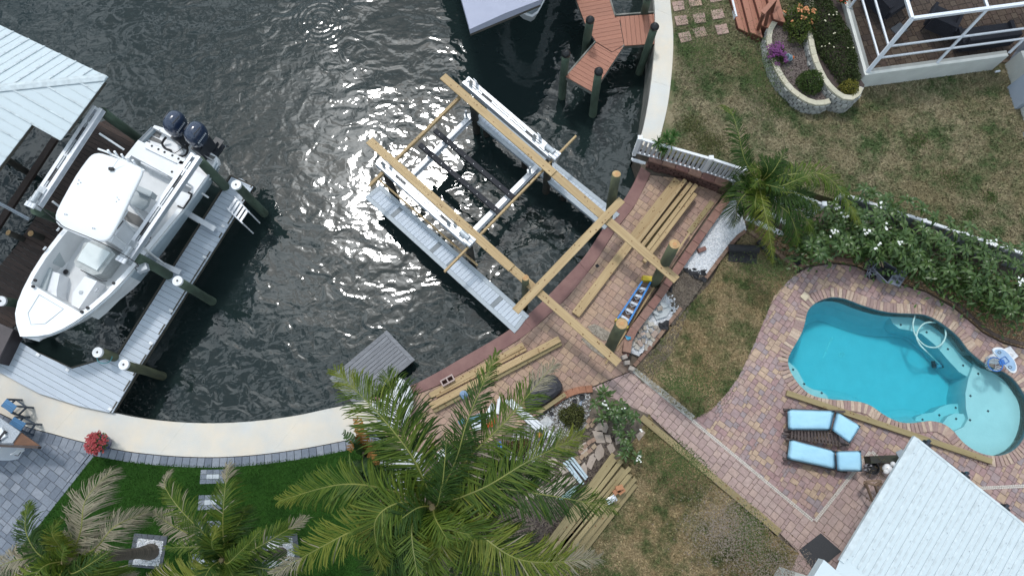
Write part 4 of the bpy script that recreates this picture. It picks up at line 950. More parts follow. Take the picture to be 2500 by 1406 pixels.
M_STEEL = mat('stainless', (.72, .74, .76), .2, metal=.9)
prof = [(0, .015), (.012, .16), (.03, .36), (.06, .60), (.10, .78), (.15, .93), (.22, 1.08), (.30, 1.19), (.4, 1.245), (.55, 1.26), (.7, 1.265), (.82, 1.265), (.92, 1.25), (1.0, 1.17)]
def hb(t):
    for (a, b), (c, d) in zip(prof, prof[1:]):
        if t <= c: return b + (d - b) * (t - a) / (c - a)
    return prof[-1][1]
def sheer(t): return 2.02 - .62 * min(t / .75, 1) ** .8 if t < .75 else 1.40
ts = sorted(set([p[0] for p in prof] + [round(.04 * i, 3) for i in range(2, 25)]))
def row(t):
    h = hb(t); zs = sheer(t); zc = .70 + .80 * (max(0, .42 - t) / .42) ** 1.6; zk = .32 + .95 * (max(0, .34 - t) / .34) ** 1.6
    ch = h * (.86 - .38 * (max(0, .42 - t) / .42) ** 1.4)
    half = [(h, zs), (h * 1.012, zs - .07), (h * .985, zs - .14), ((h * .985 + ch) / 2 * 1.01, (zs + zc) / 2 - .05), (ch, zc), (ch * .93, zc - .05), (0, zk)]
    return [BP(t, y, z) for y, z in half] + [BP(t, -y, z) for y, z in reversed(half[:-1])]
rows = [row(t) for t in ts]; nr = len(rows[0]); mb = MB()
for i in range(len(rows) - 1):
    for j in range(nr - 1):
        mi = 0 if j in (0, nr - 2) else (1 if j in (1, 2, 3, nr - 3, nr - 4, nr - 5) and ts[i] > .36 else 0)
        mb.add([rows[i][j], rows[i][j + 1], rows[i + 1][j + 1], rows[i + 1][j]], [(0, 1, 2, 3)], 1 if (mi and j in (2, nr - 4, 3, nr - 5)) else 0)
mb.add(rows[-1], [tuple(range(nr))])
mb.build('hull', [M_GEL, M_HULL], boat)
# deck rim with the cockpit well cut out
def inn(t): return max(hb(t) - .15, .0)
t0, t1 = .185, .845; tw = [t0] + [t for t in ts if t0 < t < t1] + [.48, .62, .76, t1]; tw = sorted(set(tw))
mb = MB(); dk = sorted(set(ts + tw))
for a, b in zip(dk, dk[1:]):
    for s in (1, -1):
        ia, ib = (0 if (b <= t0 or a >= t1) else inn(a), 0 if (b <= t0 or a >= t1) else inn(b))
        za, zb_ = sheer(a) + .012, sheer(b) + .012
        if a >= .90: za = zb_ = 1.12
        mb.add([BP(a, s * hb(a) * .995, za), BP(b, s * hb(b) * .995, zb_), BP(b, s * ib, zb_ + (.02 if ib == 0 else 0)), BP(a, s * ia, za + (.02 if ia == 0 else 0))], [(0, 1, 2, 3) if s > 0 else (3, 2, 1, 0)])
mb.build('gunwale_deck', M_GEL, boat)
ZF = .92; mb = MB()
for a, b in zip(tw, tw[1:]):
    for s in (1, -1): mb.add([BP(a, s * inn(a), sheer(a) + .01), BP(b, s * inn(b), sheer(b) + .01), BP(b, s * inn(b) * .97, ZF), BP(a, s * inn(a) * .97, ZF)], [(0, 1, 2, 3) if s < 0 else (3, 2, 1, 0)])
    mb.add([BP(a, inn(a) * .97, ZF), BP(a, -inn(a) * .97, ZF), BP(b, -inn(b) * .97, ZF), BP(b, inn(b) * .97, ZF)], [(0, 1, 2, 3)])
for t in (t0, t1): mb.add([BP(t, inn(t), sheer(t) + .01), BP(t, -inn(t), sheer(t) + .01), BP(t, -inn(t) * .97, ZF), BP(t, inn(t) * .97, ZF)], [(0, 1, 2, 3)])
mb.build('cockpit_liner', mat('white_cockpit_liner', (.66, .675, .69), .4, (.60, .615, .63), scale=3), boat)
# rub rail
for s in (1, -1):
    mb = MB(); mb.tube([BP(t, s * (hb(t) + .012), sheer(t) - .06) for t in ts], .022, 6); mb.build('rub_rail', mat('grey_rub_rail', (.45, .5, .55), .4), boat)
def bpoly(name, px, z0, z1, m, lean=0):
    mb = MB(); mb.prism(xy(PL(px, z1)), z0, z1); return mb.build(name, m, boat)
# seats and hatches forward
bpoly('bow_seat_base', [(104, 655), (146, 668), (138, 708), (140, 745), (176, 760), (205, 756), (180, 775), (140, 782), (95, 757), (78, 735), (92, 690)], ZF, 1.38, M_GEL)
bpoly('cushion', [(106, 646), (126, 655), (102, 734), (81, 732), (90, 690)], 1.37, 1.46, M_CUSH)
bpoly('cushion', [(131, 599), (150, 608), (130, 644), (110, 639)], ZF, 1.42, M_CUSH)
bpoly('cushion', [(155, 569), (172, 573), (150, 606), (133, 599)], ZF, 1.42, M_CUSH)
bpoly('bow_bolster', [(73, 734), (83, 733), (96, 749), (119, 757), (117, 763), (90, 754)], 1.4, 1.66, M_CUSH)
bpoly('bow_bolster', [(119, 758), (140, 768), (163, 776), (156, 783), (136, 779), (117, 765)], 1.4, 1.66, M_TAN)
bpoly('floor_hatch', [(207, 674), (237, 686), (192, 754), (174, 744), (178, 714)], ZF, 1.36, M_GEL)
bpoly('console_seat', [(205, 593), (196, 615), (180, 638), (185, 651), (228, 672), (247, 668), (264, 645), (281, 622), (268, 605), (232, 588)], ZF, 1.40, mat('grey_seat_surround', (.45, .475, .475), .5))
bpoly('cushion', [(216, 591), (269, 616), (236, 660), (188, 635), (200, 612)], 1.40, 1.47, M_CUSHW)
mb = MB(); mb.tube([P(197, 659, 1.33), P(250, 687, 1.33), P(262, 686, 1.33)], .012, 6); mb.build('grab_rail', M_BLK, boat)
q_ = [BP(t, y, sheer(t) + .034) for t, y in ((.055, .0), (.085, .30), (.165, .42), (.165, -.42), (.085, -.30), (.055, .0))]
mb = MB(); mb.tube(q_, .009, 5); mb.build('anchor_locker_lid', M_GELG, boat)
for (a, b, z) in [(85, 684, 1.9), (80, 699, 1.93), (213, 751, 1.85), (199, 761, 1.87), (277, 691, 1.72), (363, 578, 1.45), (364, 579, 1.45)]:
    mb = MB(); p = P(a, b, z); mb.tube([p - ZV * .04, p + ZV * .012], .042, 12); mb.build('rod_holder', M_BLK, boat)
for (a, b) in [(142, 560), (109, 606), (236, 708), (62, 745), (375, 562), (100, 796)]:
    mb = MB(); mb.box(P(a, b, 1.80), (.11, .03, .05), Matrix.Rotation(1.0, 3, 'Z')); mb.build('cleat', M_STEEL, boat)
mb = MB(); p = P(161, 664, .98); mb.lathe(p, [(.075, 0), (.075, .02), (.05, .03)], 14); mb.build('cup_ring', M_BLK, boat)
mb = MB(); p = P(198, 714, 1.365); mb.lathe(p, [(.06, 0), (.06, .015)], 12); mb.build('hatch_latch', M_STEEL, boat)
# console, leaning post, helm
c_ = BP(.575, .0, 0)
def lbox(name, t, y, z0, z1, lt, ly, m, taper=1.0):
    mb = MB(); mb.box(BP(t, y, (z0 + z1) / 2), (lt, ly, z1 - z0), Matrix((ax_, ay_, ZV)).transposed(), taper=taper); return mb.build(name, m, boat)
lbox('console', .53, 0, ZF, 1.95, .75, .95, M_GEL, .88); lbox('helm_panel', .565, 0, 1.9, 2.0, .35, .7, M_GREYD)
mb = MB(); p = BP(.60, .12, 1.85); mb.tube([p + (ay_ * math.cos(t) + ZV * math.sin(t)) * .18 for t in [i * .524 for i in range(13)]], .016, 6); mb.build('steering_wheel', M_STEEL, boat)
bpoly('non_skid_mat', [(305, 512), (345, 530), (372, 545), (362, 565), (310, 540), (298, 528)], ZF, ZF + .02, M_PAD)
bpoly('helm_seat_cushion', [(325, 462), (365, 478), (358, 500), (345, 512), (312, 497)], 1.3, 1.42, M_CUSH)
bpoly('helm_seat_backrest', [(331, 450), (372, 468), (366, 480), (326, 462)], 1.4, 1.7, M_CUSH)
bpoly('leaning_post', [(322, 462), (368, 480), (352, 512), (310, 496)], ZF, 1.3, M_GEL)
bpoly('side_hatch', [(322, 565), (352, 580), (348, 620), (318, 640), (296, 622)], ZF, 1.34, mat('pale_grey_gelcoat', (.56, .585, .62), .35))
bpoly('side_pocket', [(300, 562), (306, 556), (296, 582), (292, 581)], 1.34, 1.35, M_CUSH)
# hardtop and its frame
ZT = 3.12
ht = [(236, 374), (252, 375), (300, 391), (338, 405), (347, 413), (346, 428), (322, 478), (296, 532), (274, 573), (262, 586), (244, 590), (206, 580), (168, 564), (142, 550), (135, 536), (138, 515), (158, 476), (184, 430), (210, 393), (224, 378)]
hw = smoothline(PL(ht, ZT), 2, closed=True); hc = sum(hw, Vector()) / len(hw); nn = len(hw)
mb = MB(); rings = []
for k, (sc_, dz) in enumerate([(.985, -.075), (1.0, -.04), (.99, 0), (.955, .022), (.6, .045), (.25, .055)]): rings.append([hc + (p - hc) * sc_ + ZV * dz for p in hw])
vs = [v for r in rings for v in r]; fs = []
for k in range(len(rings) - 1):
    for j in range(nn): fs.append((k * nn + j, k * nn + (j + 1) % nn, (k + 1) * nn + (j + 1) % nn, (k + 1) * nn + j))
fs.append(tuple((len(rings) - 1) * nn + j for j in range(nn))); fs.append(tuple(reversed(range(nn))))
mb.add(vs, fs); top = mb.build('hardtop', M_GEL, boat, smooth=True)
for a, b in ((192, 440), (197, 446), (190, 449), (286, 482), (290, 487), (284, 492), (158, 523), (163, 524), (226, 557), (231, 558)):
    mb = MB(); mb.tube([P(a, b, ZT + .03), P(a, b, ZT + .06)], .018, 6); q = mb.build('top_bolt', M_STEEL, top)
mb = MB(); mb.box(P(272, 413, ZT + .09), (.12, .07, .09)); mb.build('antenna_base', M_BLK, boat)
mb = MB(); mb.tube([P(273, 412, ZT + .1), P(291, 386, ZT + .25)], .012, 6); mb.build('antenna', M_GEL, boat)
mb = MB(); mb.tube([P(240, 364, ZT - .05), P(262, 372, ZT - .03), P(300, 390, ZT - .03), P(353, 417, ZT - .05)], .028, 8); mb.build('rod_rack', M_GEL, boat)
for a, b in ((268, 378), (284, 381), (301, 388), (313, 396), (328, 402)):
    mb = MB(); p = P(a, b, ZT - .04); mb.tube([p - ZV * .12, p + ZV * .16 + ax_ * .06], .03, 8); mb.build('rocket_launcher', M_GEL, boat)
for t, y, t2, y2 in ((.50, .45, .52, .62), (.50, -.45, .52, -.62), (.62, .48, .66, .66), (.62, -.48, .66, -.66), (.56, -.47, .6, -.64)):
    mb = MB(); mb.tube([BP(t, y, ZF), BP((t + t2) / 2, y, 2.0), BP(t2, y2 * .95, ZT - .06)], .028, 8); mb.build('top_frame', M_GEL, boat)
for s in (1, -1):
    mb = MB(); mb.tube([BP(.50, s * .5, 2.2), BP(.62, s * .52, 2.3), BP(.66, s * .3, 2.6)], .022, 8); mb.build('top_frame', M_GEL, boat)
# aft: transom bar, seat, splash well, platform, pads
bpoly('transom_bar', [(350, 351), (358, 346), (452, 388), (447, 402), (430, 398), (352, 360)], 1.0, 1.50, M_GEL)
bpoly('aft_seat', [(358, 377), (420, 405), (407, 430), (343, 398)], ZF, 1.36, M_GEL)
bpoly('live_well', [(440, 392), (456, 398), (430, 440), (414, 430)], ZF, 1.5, M_GEL)
for (a, b) in ((371, 357), (387, 365), (402, 372), (421, 380), (436, 388), (420, 420)):
    mb = MB(); p = P(a, b, 1.5); mb.tube([p, p + ZV * .012], .035, 10); mb.build('rod_holder', M_BLK, boat)
bpoly('swim_platform', [(363, 322), (377, 306), (397, 312), (460, 352), (505, 366), (530, 383), (533, 396), (505, 414), (470, 402), (400, 362), (348, 344)], .95, 1.14, M_GEL)
bpoly('splash_well', [(403, 342), (436, 345), (448, 372), (425, 384), (400, 365)], 1.14, 1.20, M_GEL)
for px in ([(493, 370), (526, 383), (516, 393), (487, 381)], [(376, 318), (394, 325), (388, 337), (370, 329)], [(349, 340), (366, 346), (362, 353), (346, 347)], [(369, 332), (393, 343), (392, 351), (362, 340)]):
    bpoly('foot_pad', px, 1.14, 1.165, M_PAD)
for px in ([(382, 312), (390, 315), (386, 322), (378, 319)],): bpoly('platform_hatch', px, 1.165, 1.175, M_GEL)
for pts in ([(405, 336), (396, 350), (404, 363), (417, 368), (418, 375)], [(455, 355), (458, 368), (451, 380), (434, 382)]):
    mb = MB(); mb.tube(smoothline([P(a, b, 1.3 if 0 < i < 4 else 1.45) for i, (a, b) in enumerate(pts)], 4), .035, 8); mb.build('rigging_hose', M_BLK, boat)
mb = MB(); mb.tube(smoothline([P(422, 342, 1.3), P(445, 352, 1.3), (P(444, 362, 1.3)), P(426, 375, 1.4)], 4), .012, 6); mb.build('rigging_hose', M_BLK, boat)
# blue-white flank details: side door recess and boarding gate on the starboard side
bpoly('boarding_gate', [(420, 478), (432, 463), (463, 474), (463, 483), (445, 506), (432, 500)], 1.36, 1.42, M_GEL)
mb = MB(); mb.tube([P(460, 470, 1.44), P(468, 474, 1.44), P(464, 486, 1.44), P(448, 509, 1.44), P(434, 503, 1.44)], .03, 6); mb.build('gate_gasket', M_BLK, boat)
def outboard(px, z, label):
    c = P(*px, z); e = boat
    R = Matrix((ax_, ay_, ZV)).transposed()
    # cowl: stacked rounded sections
    mb = MB(); n_ = 20; rings = []
    for zz, lx, ly, off in [(-.34, .25, .19, .0), (-.22, .31, .23, .0), (-.05, .345, .25, .01), (.10, .345, .25, .02), (.22, .315, .23, .03), (.31, .25, .185, .035), (.365, .16, .12, .035), (.385, .05, .04, .03)]:
        r_ = []
        for j in range(n_):
            a = 2 * math.pi * j / n_; cs, sn = math.cos(a), math.sin(a); pw = .78
            r_.append(c + R @ Vector((off + lx * math.copysign(abs(cs) ** pw, cs), ly * math.copysign(abs(sn) ** pw, sn), zz)))
        rings.append(r_)
    vs = [v for r_ in rings for v in r_]; fs = [(k * n_ + j, k * n_ + (j + 1) % n_, (k + 1) * n_ + (j + 1) % n_, (k + 1) * n_ + j) for k in range(len(rings) - 1) for j in range(n_)]
    fs.append(tuple((len(rings) - 1) * n_ + j for j in range(n_))); fs.append(tuple(reversed(range(n_))))
    mb.add(vs, fs); cw_ = mb.build('outboard_cowl', M_NAVY, boat, smooth=True)
    mb = MB()
    for s in (-1, 1): 
        mb.tube([c + R @ Vector((-.1, s * .16, .33)), c + R @ Vector((.14, s * .175, .325)), c + R @ Vector((.27, s * .13, .25))], .016, 6)
    mb.build('cowl_groove', M_GREYD, cw_)
    mb = MB()
    for k in range(7): mb.box(c + R @ Vector((-.18 + k * .055, -.256, .06)), (.035, .006, .06), R)
    mb.build('cowl_lettering', mat('silver_lettering', (.6, .62, .66), .3), cw_)
    mb = MB(); mb.box(c + R @ Vector((.04, 0, -.62)), (.34, .24, .6), R, taper=1.15); mb.box(c + R @ Vector((.12, 0, -1.15)), (.42, .12, .5), R); mb.tube([c + R @ Vector((-.15, 0, -1.32)), c + R @ Vector((.42, 0, -1.32))], [.05, .085], 10)
    mb.box(c + R @ Vector((.2, 0, -1.02)), (.55, .3, .02), R); mb.build('outboard_leg', M_GREYD, boat)
    mb = MB(); 
    for k in range(3):
        a = k * 2.094; mb.add([c + R @ Vector((.46 + dx, rr_ * math.cos(a + da), -1.32 + rr_ * math.sin(a + da))) for dx, rr_, da in ((0, .05, 0), (.03, .18, -.4), (-.03, .19, .25), (-.04, .06, .5))], [(0, 1, 2, 3)])
    mb.build('propeller', M_STEEL, boat)
    mb = MB(); mb.box(c + R @ Vector((-.25, 0, -.62)), (.2, .3, .5), R); mb.build('mounting_bracket', M_GREYD, boat)
outboard((428, 304), 2.02, ''); outboard((479, 330), 2.02, '')
mb = MB(); mb.box(BP(1.02, -.72, 1.0), (.35, .3, .12), Matrix((ax_, ay_, ZV)).transposed()); mb.build('trim_tab', M_GREYD, boat)
# ================================================================ roofs, screen room, steps, fence
M_ROOF = mat('white_metal_roof', (.53, .60, .635), .5, (.52, .59, .625), scale=.7, objvar=.015, spec=.4)
M_ROOFR = mat('white_metal_rib', (.57, .635, .665), .5)
M_WHITE = mat('white_painted_aluminium', (.70, .73, .79), .4, (.66, .69, .75), scale=4)
M_STUC = mat('white_stucco', (.66, .67, .64), .9, (.56, .57, .545), scale=1.6, bump=.3, bscale=60, coords='World')
# boathouse hip roof, left
bh = root('boathouse', P(60, 240, -1.0), 'boathouse with a white metal hip roof at the left edge', 'boathouse')
C = P(264, 188, 2.7); u = (P(0, 62, 2.7) - C); u.z = 0; lu = u.length; u.normalize()
v = P(151, 343, 2.7) - C; v.z = 0; v = v - u * v.dot(u); lv = v.length; v.normalize(); SL = .40; wp = .56
def R3(a, b): return C + u * a + v * b + ZV * (SL * min(a, b))
n_step = lv; step_d = (P(151, 343, 2.7) - P(98, 317, 2.7)).length
def tris_panel(name, pts, ribs):
    mb = MB(); nrm = (pts[1] - pts[0]).cross(pts[2] - pts[0]).normalized(); nrm = nrm if nrm.z > 0 else -nrm
    k = len(pts); top_ = [p for p in pts]; bot = [p - nrm * .03 for p in pts]
    mb.add(top_ + bot, [tuple(range(k)), tuple(reversed(range(k, 2 * k)))] + [(i, k + i, k + (i + 1) % k, (i + 1) % k) for i in range(k)])
    o = mb.build(name, M_ROOF, bh)
    for a, b, wd, ht in ribs:
        r_ = MB(); r_.beam(a + nrm * ht / 2, b + nrm * ht / 2, wd, ht, up=nrm); r_.build('rib', M_ROOFR, o)
    sc = MB()
    for a, b, wd, ht in ribs[:1]:
        L_ = (b - a).length
        for q in range(int(L_ / .55)): sc.box(a.lerp(b, (q + .5) * .55 / L_) + nrm * (ht + .008), (.022, .022, .012))
    if sc.f: sc.build('roof_screw', M_GALV, o)
for k in range(12):
    a0, a1 = k * wp, (k + 1) * wp
    tris_panel('roof_panel', [R3(a0, 0), R3(a1, 0), R3(a1, a1), R3(a0, a0)] if k else [R3(0, 0), R3(a1, 0), R3(a1, a1)], [(R3(a1, 0), R3(a1, a1), .05, .028), (R3(a0 + wp * .5, 0), R3(a0 + wp * .5, a0 + wp * .5), .03, .012)])
for k in range(11):
    b0, b1 = k * wp, (k + 1) * wp; st = step_d if b0 >= lv - .2 else 0
    if b0 < lv - .2 and b1 > lv - .2: pass
    pts = [R3(st, b0), R3(st, b1), R3(b1, b1), R3(b0, b0)] if k else [R3(0, 0), R3(0, b1), R3(b1, b1)]
    tris_panel('roof_panel', pts, [(R3(st, b1), R3(b1, b1), .05, .028), (R3(st, b0 + wp * .5), R3(b0 + wp * .5, b0 + wp * .5), .03, .012)])
mb = MB(); d0 = R3(0, 0); d1 = R3(6.2, 6.2)
for s in (-1, 1):
    sd = (u if s > 0 else v); q0, q1 = d0 + ZV * .05, d1 + ZV * .05; o2 = (sd * .17) - ZV * .012
    mb.add([q0, q1, q1 + o2, q0 + o2], [(0, 1, 2, 3)])
mb.build('hip_cap', M_ROOFR, bh)
for a, b in ((3.4, 3.2), (6.2, 3.0), (6, .3)):
    p = R3(a, b); q = MB(); q.tube([Vector((p.x, p.y, -2)), p - ZV * .1], .11, 10); q.build('post', M_PILED, bh)
mb = MB(); 
for p0, p1 in ((R3(.15, .1), R3(6.5, .1)), (R3(.1, .15), R3(.1, lv - .3)), (R3(step_d + .1, lv), R3(step_d + .1, 6))): mb.beam(p0 - ZV * .14, p1 - ZV * .14, .06, .18)
mb.build('fascia', M_JOIST, bh)

# pavilion roof, bottom right
pv = root('pool_pavilion', P(2400, 1330, 0), 'pool pavilion with a ribbed white metal roof at the bottom right', 'pavilion')
C2 = P(2236, 1075, 2.75); e1 = P(2500, 1287, 2.75) - C2; e1.z = 0; e1.normalize(); e2 = P(2056, 1364, 2.75) - C2; e2.z = 0; L2 = e2.length; e2.normalize()
sl2 = .035; wp2 = .305
def Q(a, b): return C2 + e1 * a + e2 * b + ZV * (sl2 * b)
for k in range(22):
    a0, a1 = k * wp2, (k + 1) * wp2; mb = MB()
    pts = [Q(a0, -.02), Q(a1, -.02), Q(a1, L2), Q(a0, L2)]
    mb.add(pts + [p - ZV * .07 for p in pts], [(3, 2, 1, 0), (4, 5, 6, 7)] + [(i, (i + 1) % 4, 4 + (i + 1) % 4, 4 + i) for i in range(4)])
    o = mb.build('roof_panel', M_ROOF, pv)
    for off, wd, ht in ((.03, .06, .03), (.18, .05, .012)):
        r_ = MB(); r_.beam(Q(a0 + off, 0) + ZV * (ht / 2 - .01), Q(a0 + off, L2 - .05) + ZV * (ht / 2 - .01), wd, ht + .02); r_.build('rib', M_ROOFR, o)
    sc = MB()
    for q in range(7): sc.box(Q(a0 + .11, .3 + q * .75 + (k % 2) * .3) + ZV * .012, (.02, .02, .012))
    sc.build('roof_screw', M_GALV, o)
mb = MB(); mb.beam(Q(-.06, -.04) + ZV * .03, Q(-.06, L2 + .1) + ZV * .03, .12, .1); mb.build('edge_trim', M_ROOFR, pv)
mb = MB(); mb.beam(Q(0, -.05) - ZV * .06, Q(7, -.05) - ZV * .06, .06, .15); mb.build('edge_trim', M_ROOFR, pv)
mb = MB(); mb.add([Q(-.1, L2), Q(7, L2), Q(7, L2 + .35) + ZV * .12, Q(-.1, L2 + .35) + ZV * .12], [(0, 3, 2, 1)]); mb.build('flashing', M_ROOF, pv)
for a, b in ((1.7, .9), (4.4, .9), (1.7, L2 - .3)):
    p = Q(a, b); mb = MB(); mb.beam(Vector((p.x, p.y, 0)), p - ZV * .07, .12, .12, up=Vector((1, 0, 0))); mb.build('post', M_WHITE, pv)
hs = root('house', P(2200, 1500, 0), 'white-roofed house corner at the bottom edge beside the pavilion', 'house')
mb = MB(); q = [Q(-.45, L2 + .36), Q(7, L2 + .36), Q(7, L2 + 6), Q(-.45, L2 + 6)]; mb.prism(xy(q), 2.75, 3.05); mb.build('roof', M_ROOF, hs)
mb = MB(); q = [Q(-.1, L2 + .7), Q(7, L2 + .7), Q(7, L2 + 6), Q(-.1, L2 + 6)]; mb.prism(xy(q), 0, 2.75); mb.build('wall', M_STUC, hs)
for k, (a, b) in enumerate([(2262, 1085), (2355, 1163), (2452, 1242)]):
    lt = root('flood_light', P(a, b, 2.5), ['black flood light under the upper tip of the ribbed roof', 'black flood light midway along the ribbed roof edge', 'black flood light furthest right along the ribbed roof edge'][k], 'flood light', 'flood lights along the roof edge')
    mb = MB(); mb.box(P(a - 2, b + 2, 2.45), (.22, .2, .16), Matrix.Rotation(.7, 3, 'Z'), taper=.8); mb.build('housing', M_BLK, lt)
    mb = MB(); mb.box(P(a + 2, b - 5, 2.5), (.16, .06, .12), Matrix.Rotation(.7, 3, 'Z')); mb.build('lens', mat('dark_lens', (.03, .035, .05), .15), lt)
    mb = MB(); mb.tube([P(a - 2, b + 2, 2.5), P(a - 8, b + 6, 2.6)], .03, 6); mb.build('bracket', M_BLK, lt)

# ---------------------------------------------------------------- screen room, top right
sr = root('screen_room', P(2300, 60, ZN), 'white framed screen enclosure with low stucco wall at the top right', 'screen room')
ZK = ZN + .78
A = P(2112, 184, ZK); B = P(2440, 140, ZK); D0 = P(2052, -30, ZK)
w1 = (B - A); w1.z = 0; w1.normalize(); w2 = (D0 - A); w2.z = 0; w2.normalize()
far2 = A + w2 * 9; far1 = A + w1 * 7.5
def kwall(name, p, q, th, mat_):
    n_ = Vector((-(q - p).y, (q - p).x, 0)).normalized(); c = A + w1 * 3 + w2 * 3
    if n_.dot(c - p) < 0: n_ = -n_
    mb = MB(); mb.prism(xy([p, q, q + n_ * th, p + n_ * th]), ZN - .1, ZK); return mb.build(name, mat_, sr)
EB = A + w1 * ((B - A).length)
kwall('knee_wall', A, EB + w1 * .3, .2, M_STUC)
mb = MB(); mb.prism(xy([A + w2 * .2, A + w2 * .2 + w1 * .2, far2 + w1 * .2, far2]), ZN - .1, ZK); mb.build('knee_wall', M_STUC, sr)
PAL_B = [(.17, .115, .08), (.20, .14, .10), (.15, .105, .08), (.22, .16, .115), (.18, .12, .09)]
M_BPAV = mat('brown_paver', None, .85, palette=PAL_B, scale=12, var=.12, bump=.2, bscale=50)
FL = [A + w1 * .2 + w2 * .2, A + w1 * 7.5 + w2 * .2, A + w1 * 7.5 + w2 * 8, A + w1 * .2 + w2 * 8]
FL = [Vector((p.x, p.y, ZN + .03)) for p in FL]
mb = MB(); mb.prism(xy(FL), ZN - .05, ZN + .02); fl = mb.build('floor', M_SAND, sr)
pavefield(fl, xy(FL), ZN + .04, math.atan2(w1.y, w1.x) + .1, .105, [(2, 2), (2, 3), (3, 2), (2, 2)], .012, M_BPAV, 240, 51, near=P(2250, 60))
ZTOP = ZN + 2.75
TA = P(2227, 46, ZTOP)
def post(name, p, q, wd=.09, m=M_WHITE):
    mb = MB(); mb.beam(p, q, wd, wd * .7, up=Vector((.3, .9, .1))); return mb.build(name, m, sr)
h1, h2 = A + w1 * .1 + w2 * .1, None
Tc = Vector((h1.x, h1.y, ZTOP)); dT = TA - Tc
base = [h1 + w1 * 2.25, h1 + w1 * 4.6, h1 + w2 * 2.35, h1 + w2 * 4.7]
def up_(p, f=1.0): return Vector((p.x, p.y, ZTOP)) + dT * f
post('corner_post', h1, TA, .11)
for p in base: post('post', p, up_(p), .075)
post('top_beam', up_(h1), up_(h1 + w1 * 7.2), .12); post('top_beam', up_(h1), up_(h1 + w2 * 8.5), .12)
for fz, wd in ((.28, .07), (.50, .07)):
    a0 = h1.lerp(TA, fz); post('chair_rail', a0, a0 + w1 * 4.6 * 1.05, wd); post('chair_rail', a0, a0 + w2 * 7, wd)
post('purlin', up_(h1 + w1 * 2.25), up_(h1 + w1 * 2.25 + w2 * 6), .09); post('purlin', up_(h1 + w2 * 2.35), up_(h1 + w2 * 2.35 + w1 * 6), .06)
def screenmat():
    m = bpy.data.materials.new('insect_screen'); m.use_nodes = True; t = m.node_tree; n = t.nodes; l = t.links; n.remove(n['Principled BSDF'])
    tr = n.new('ShaderNodeBsdfTransparent'); df = n.new('ShaderNodeBsdfDiffuse'); df.inputs[0].default_value = (.02, .021, .026, 1); mx_ = n.new('ShaderNodeMixShader'); mx_.inputs[0].default_value = .38
    l.new(tr.outputs[0], mx_.inputs[1]); l.new(df.outputs[0], mx_.inputs[2]); l.new(mx_.outputs[0], n['Material Output'].inputs[0]); return m
M_SCR = screenmat()
mb = MB(); mb.add([h1, h1 + w1 * 6.9, up_(h1 + w1 * 6.9), TA], [(0, 1, 2, 3)]); mb.build('screen_panel', M_SCR, sr)
mb = MB(); mb.add([h1, h1 + w2 * 8.5, up_(h1 + w2 * 8.5), TA], [(0, 1, 2, 3)]); mb.build('screen_panel', M_SCR, sr)
mb = MB(); mb.add([TA + ZV * .01, up_(h1 + w1 * 6.9), up_(h1 + w1 * 6.9 + w2 * 8), up_(h1 + w2 * 8.5)], [(0, 1, 2, 3)]); mb.build('screen_panel', M_SCR, sr)
mb = MB(); p = P(2091, 186, ZN + .4); mb.tube([p, p + Vector((-.03, -.03, 0))], .05, 10); mb.build('vent_pipe', M_BLK, sr)
# furniture inside
M_DARKF = mat('dark_navy_cushion', (.028, .031, .044), .85, (.02, .022, .032), scale=6)
def loungechair(px, ang, s, lab):
    c = P(*px, ZN + .05); rt = root('dark_armchair', c, lab, 'armchair'); Rz = Matrix.Rotation(ang, 3, 'Z')
    for nm, cc, sz in [('seat', (0, 0, .32), (.7 * s, .65 * s, .2)), ('backrest', (-.36 * s, 0, .55), (.16, .68 * s, .55)), ('arm', (0, .37 * s, .42), (.66 * s, .09, .3)), ('arm', (0, -.37 * s, .42), (.66 * s, .09, .3))]:
        mb = MB(); mb.box(c + Rz @ Vector(cc), sz, Rz); mb.build(nm, M_DARKF, rt)
    for sx in (-1, 1):
        for sy in (-1, 1): mb = MB(); q = c + Rz @ Vector((sx * .32 * s, sy * .34 * s, 0)); mb.tube([q, q + ZV * .3], .02, 6); mb.build('leg', M_BLK, rt)
loungechair((2150, 15), .6, 1.45, 'dark cushioned lounge seat at the top left corner inside the screen room')
loungechair((2285, 68), 1.05, 1.15, 'dark reclining armchair in the middle of the screen room')
sf = root('dark_sofa', P(2390, 108, ZN), 'long dark sofa against the low wall of the screen room', 'sofa'); Rw = Matrix((w1, w2 if w1.cross(w2).z > 0 else w2, ZV)).transposed()
for nm, cc, sz in [('seat', (0, 0, .3), (1.7, .62, .3)), ('backrest', (0, -.3, .5), (1.7, .16, .6)), ('arm', (.86, 0, .4), (.12, .62, .36)), ('arm', (-.86, 0, .4), (.12, .62, .36))]:
    mb = MB(); mb.box(P(2385, 105, ZN + .05) + Rw @ Vector(cc), sz, Rw); mb.build(nm, M_DARKF, sf)
st_ = root('side_table', P(2200, 75, ZN), 'small grey side table on the pavers inside the screen room', 'table')
mb = MB(); mb.box(P(2195, 73, ZN + .45), (.42, .36, .03), Matrix.Rotation(.6, 3, 'Z')); mb.build('table_top', mat('grey_glass_top', (.12, .13, .15), .2), st_)
for sx, sy in ((-1, -1), (1, -1), (1, 1), (-1, 1)):
    q = P(2195, 73, ZN + .04) + Matrix.Rotation(.6, 3, 'Z') @ Vector((sx * .18, sy * .15, 0)); mb = MB(); mb.tube([q, q + ZV * .4], .014, 6); mb.build('leg', M_BLK, st_)
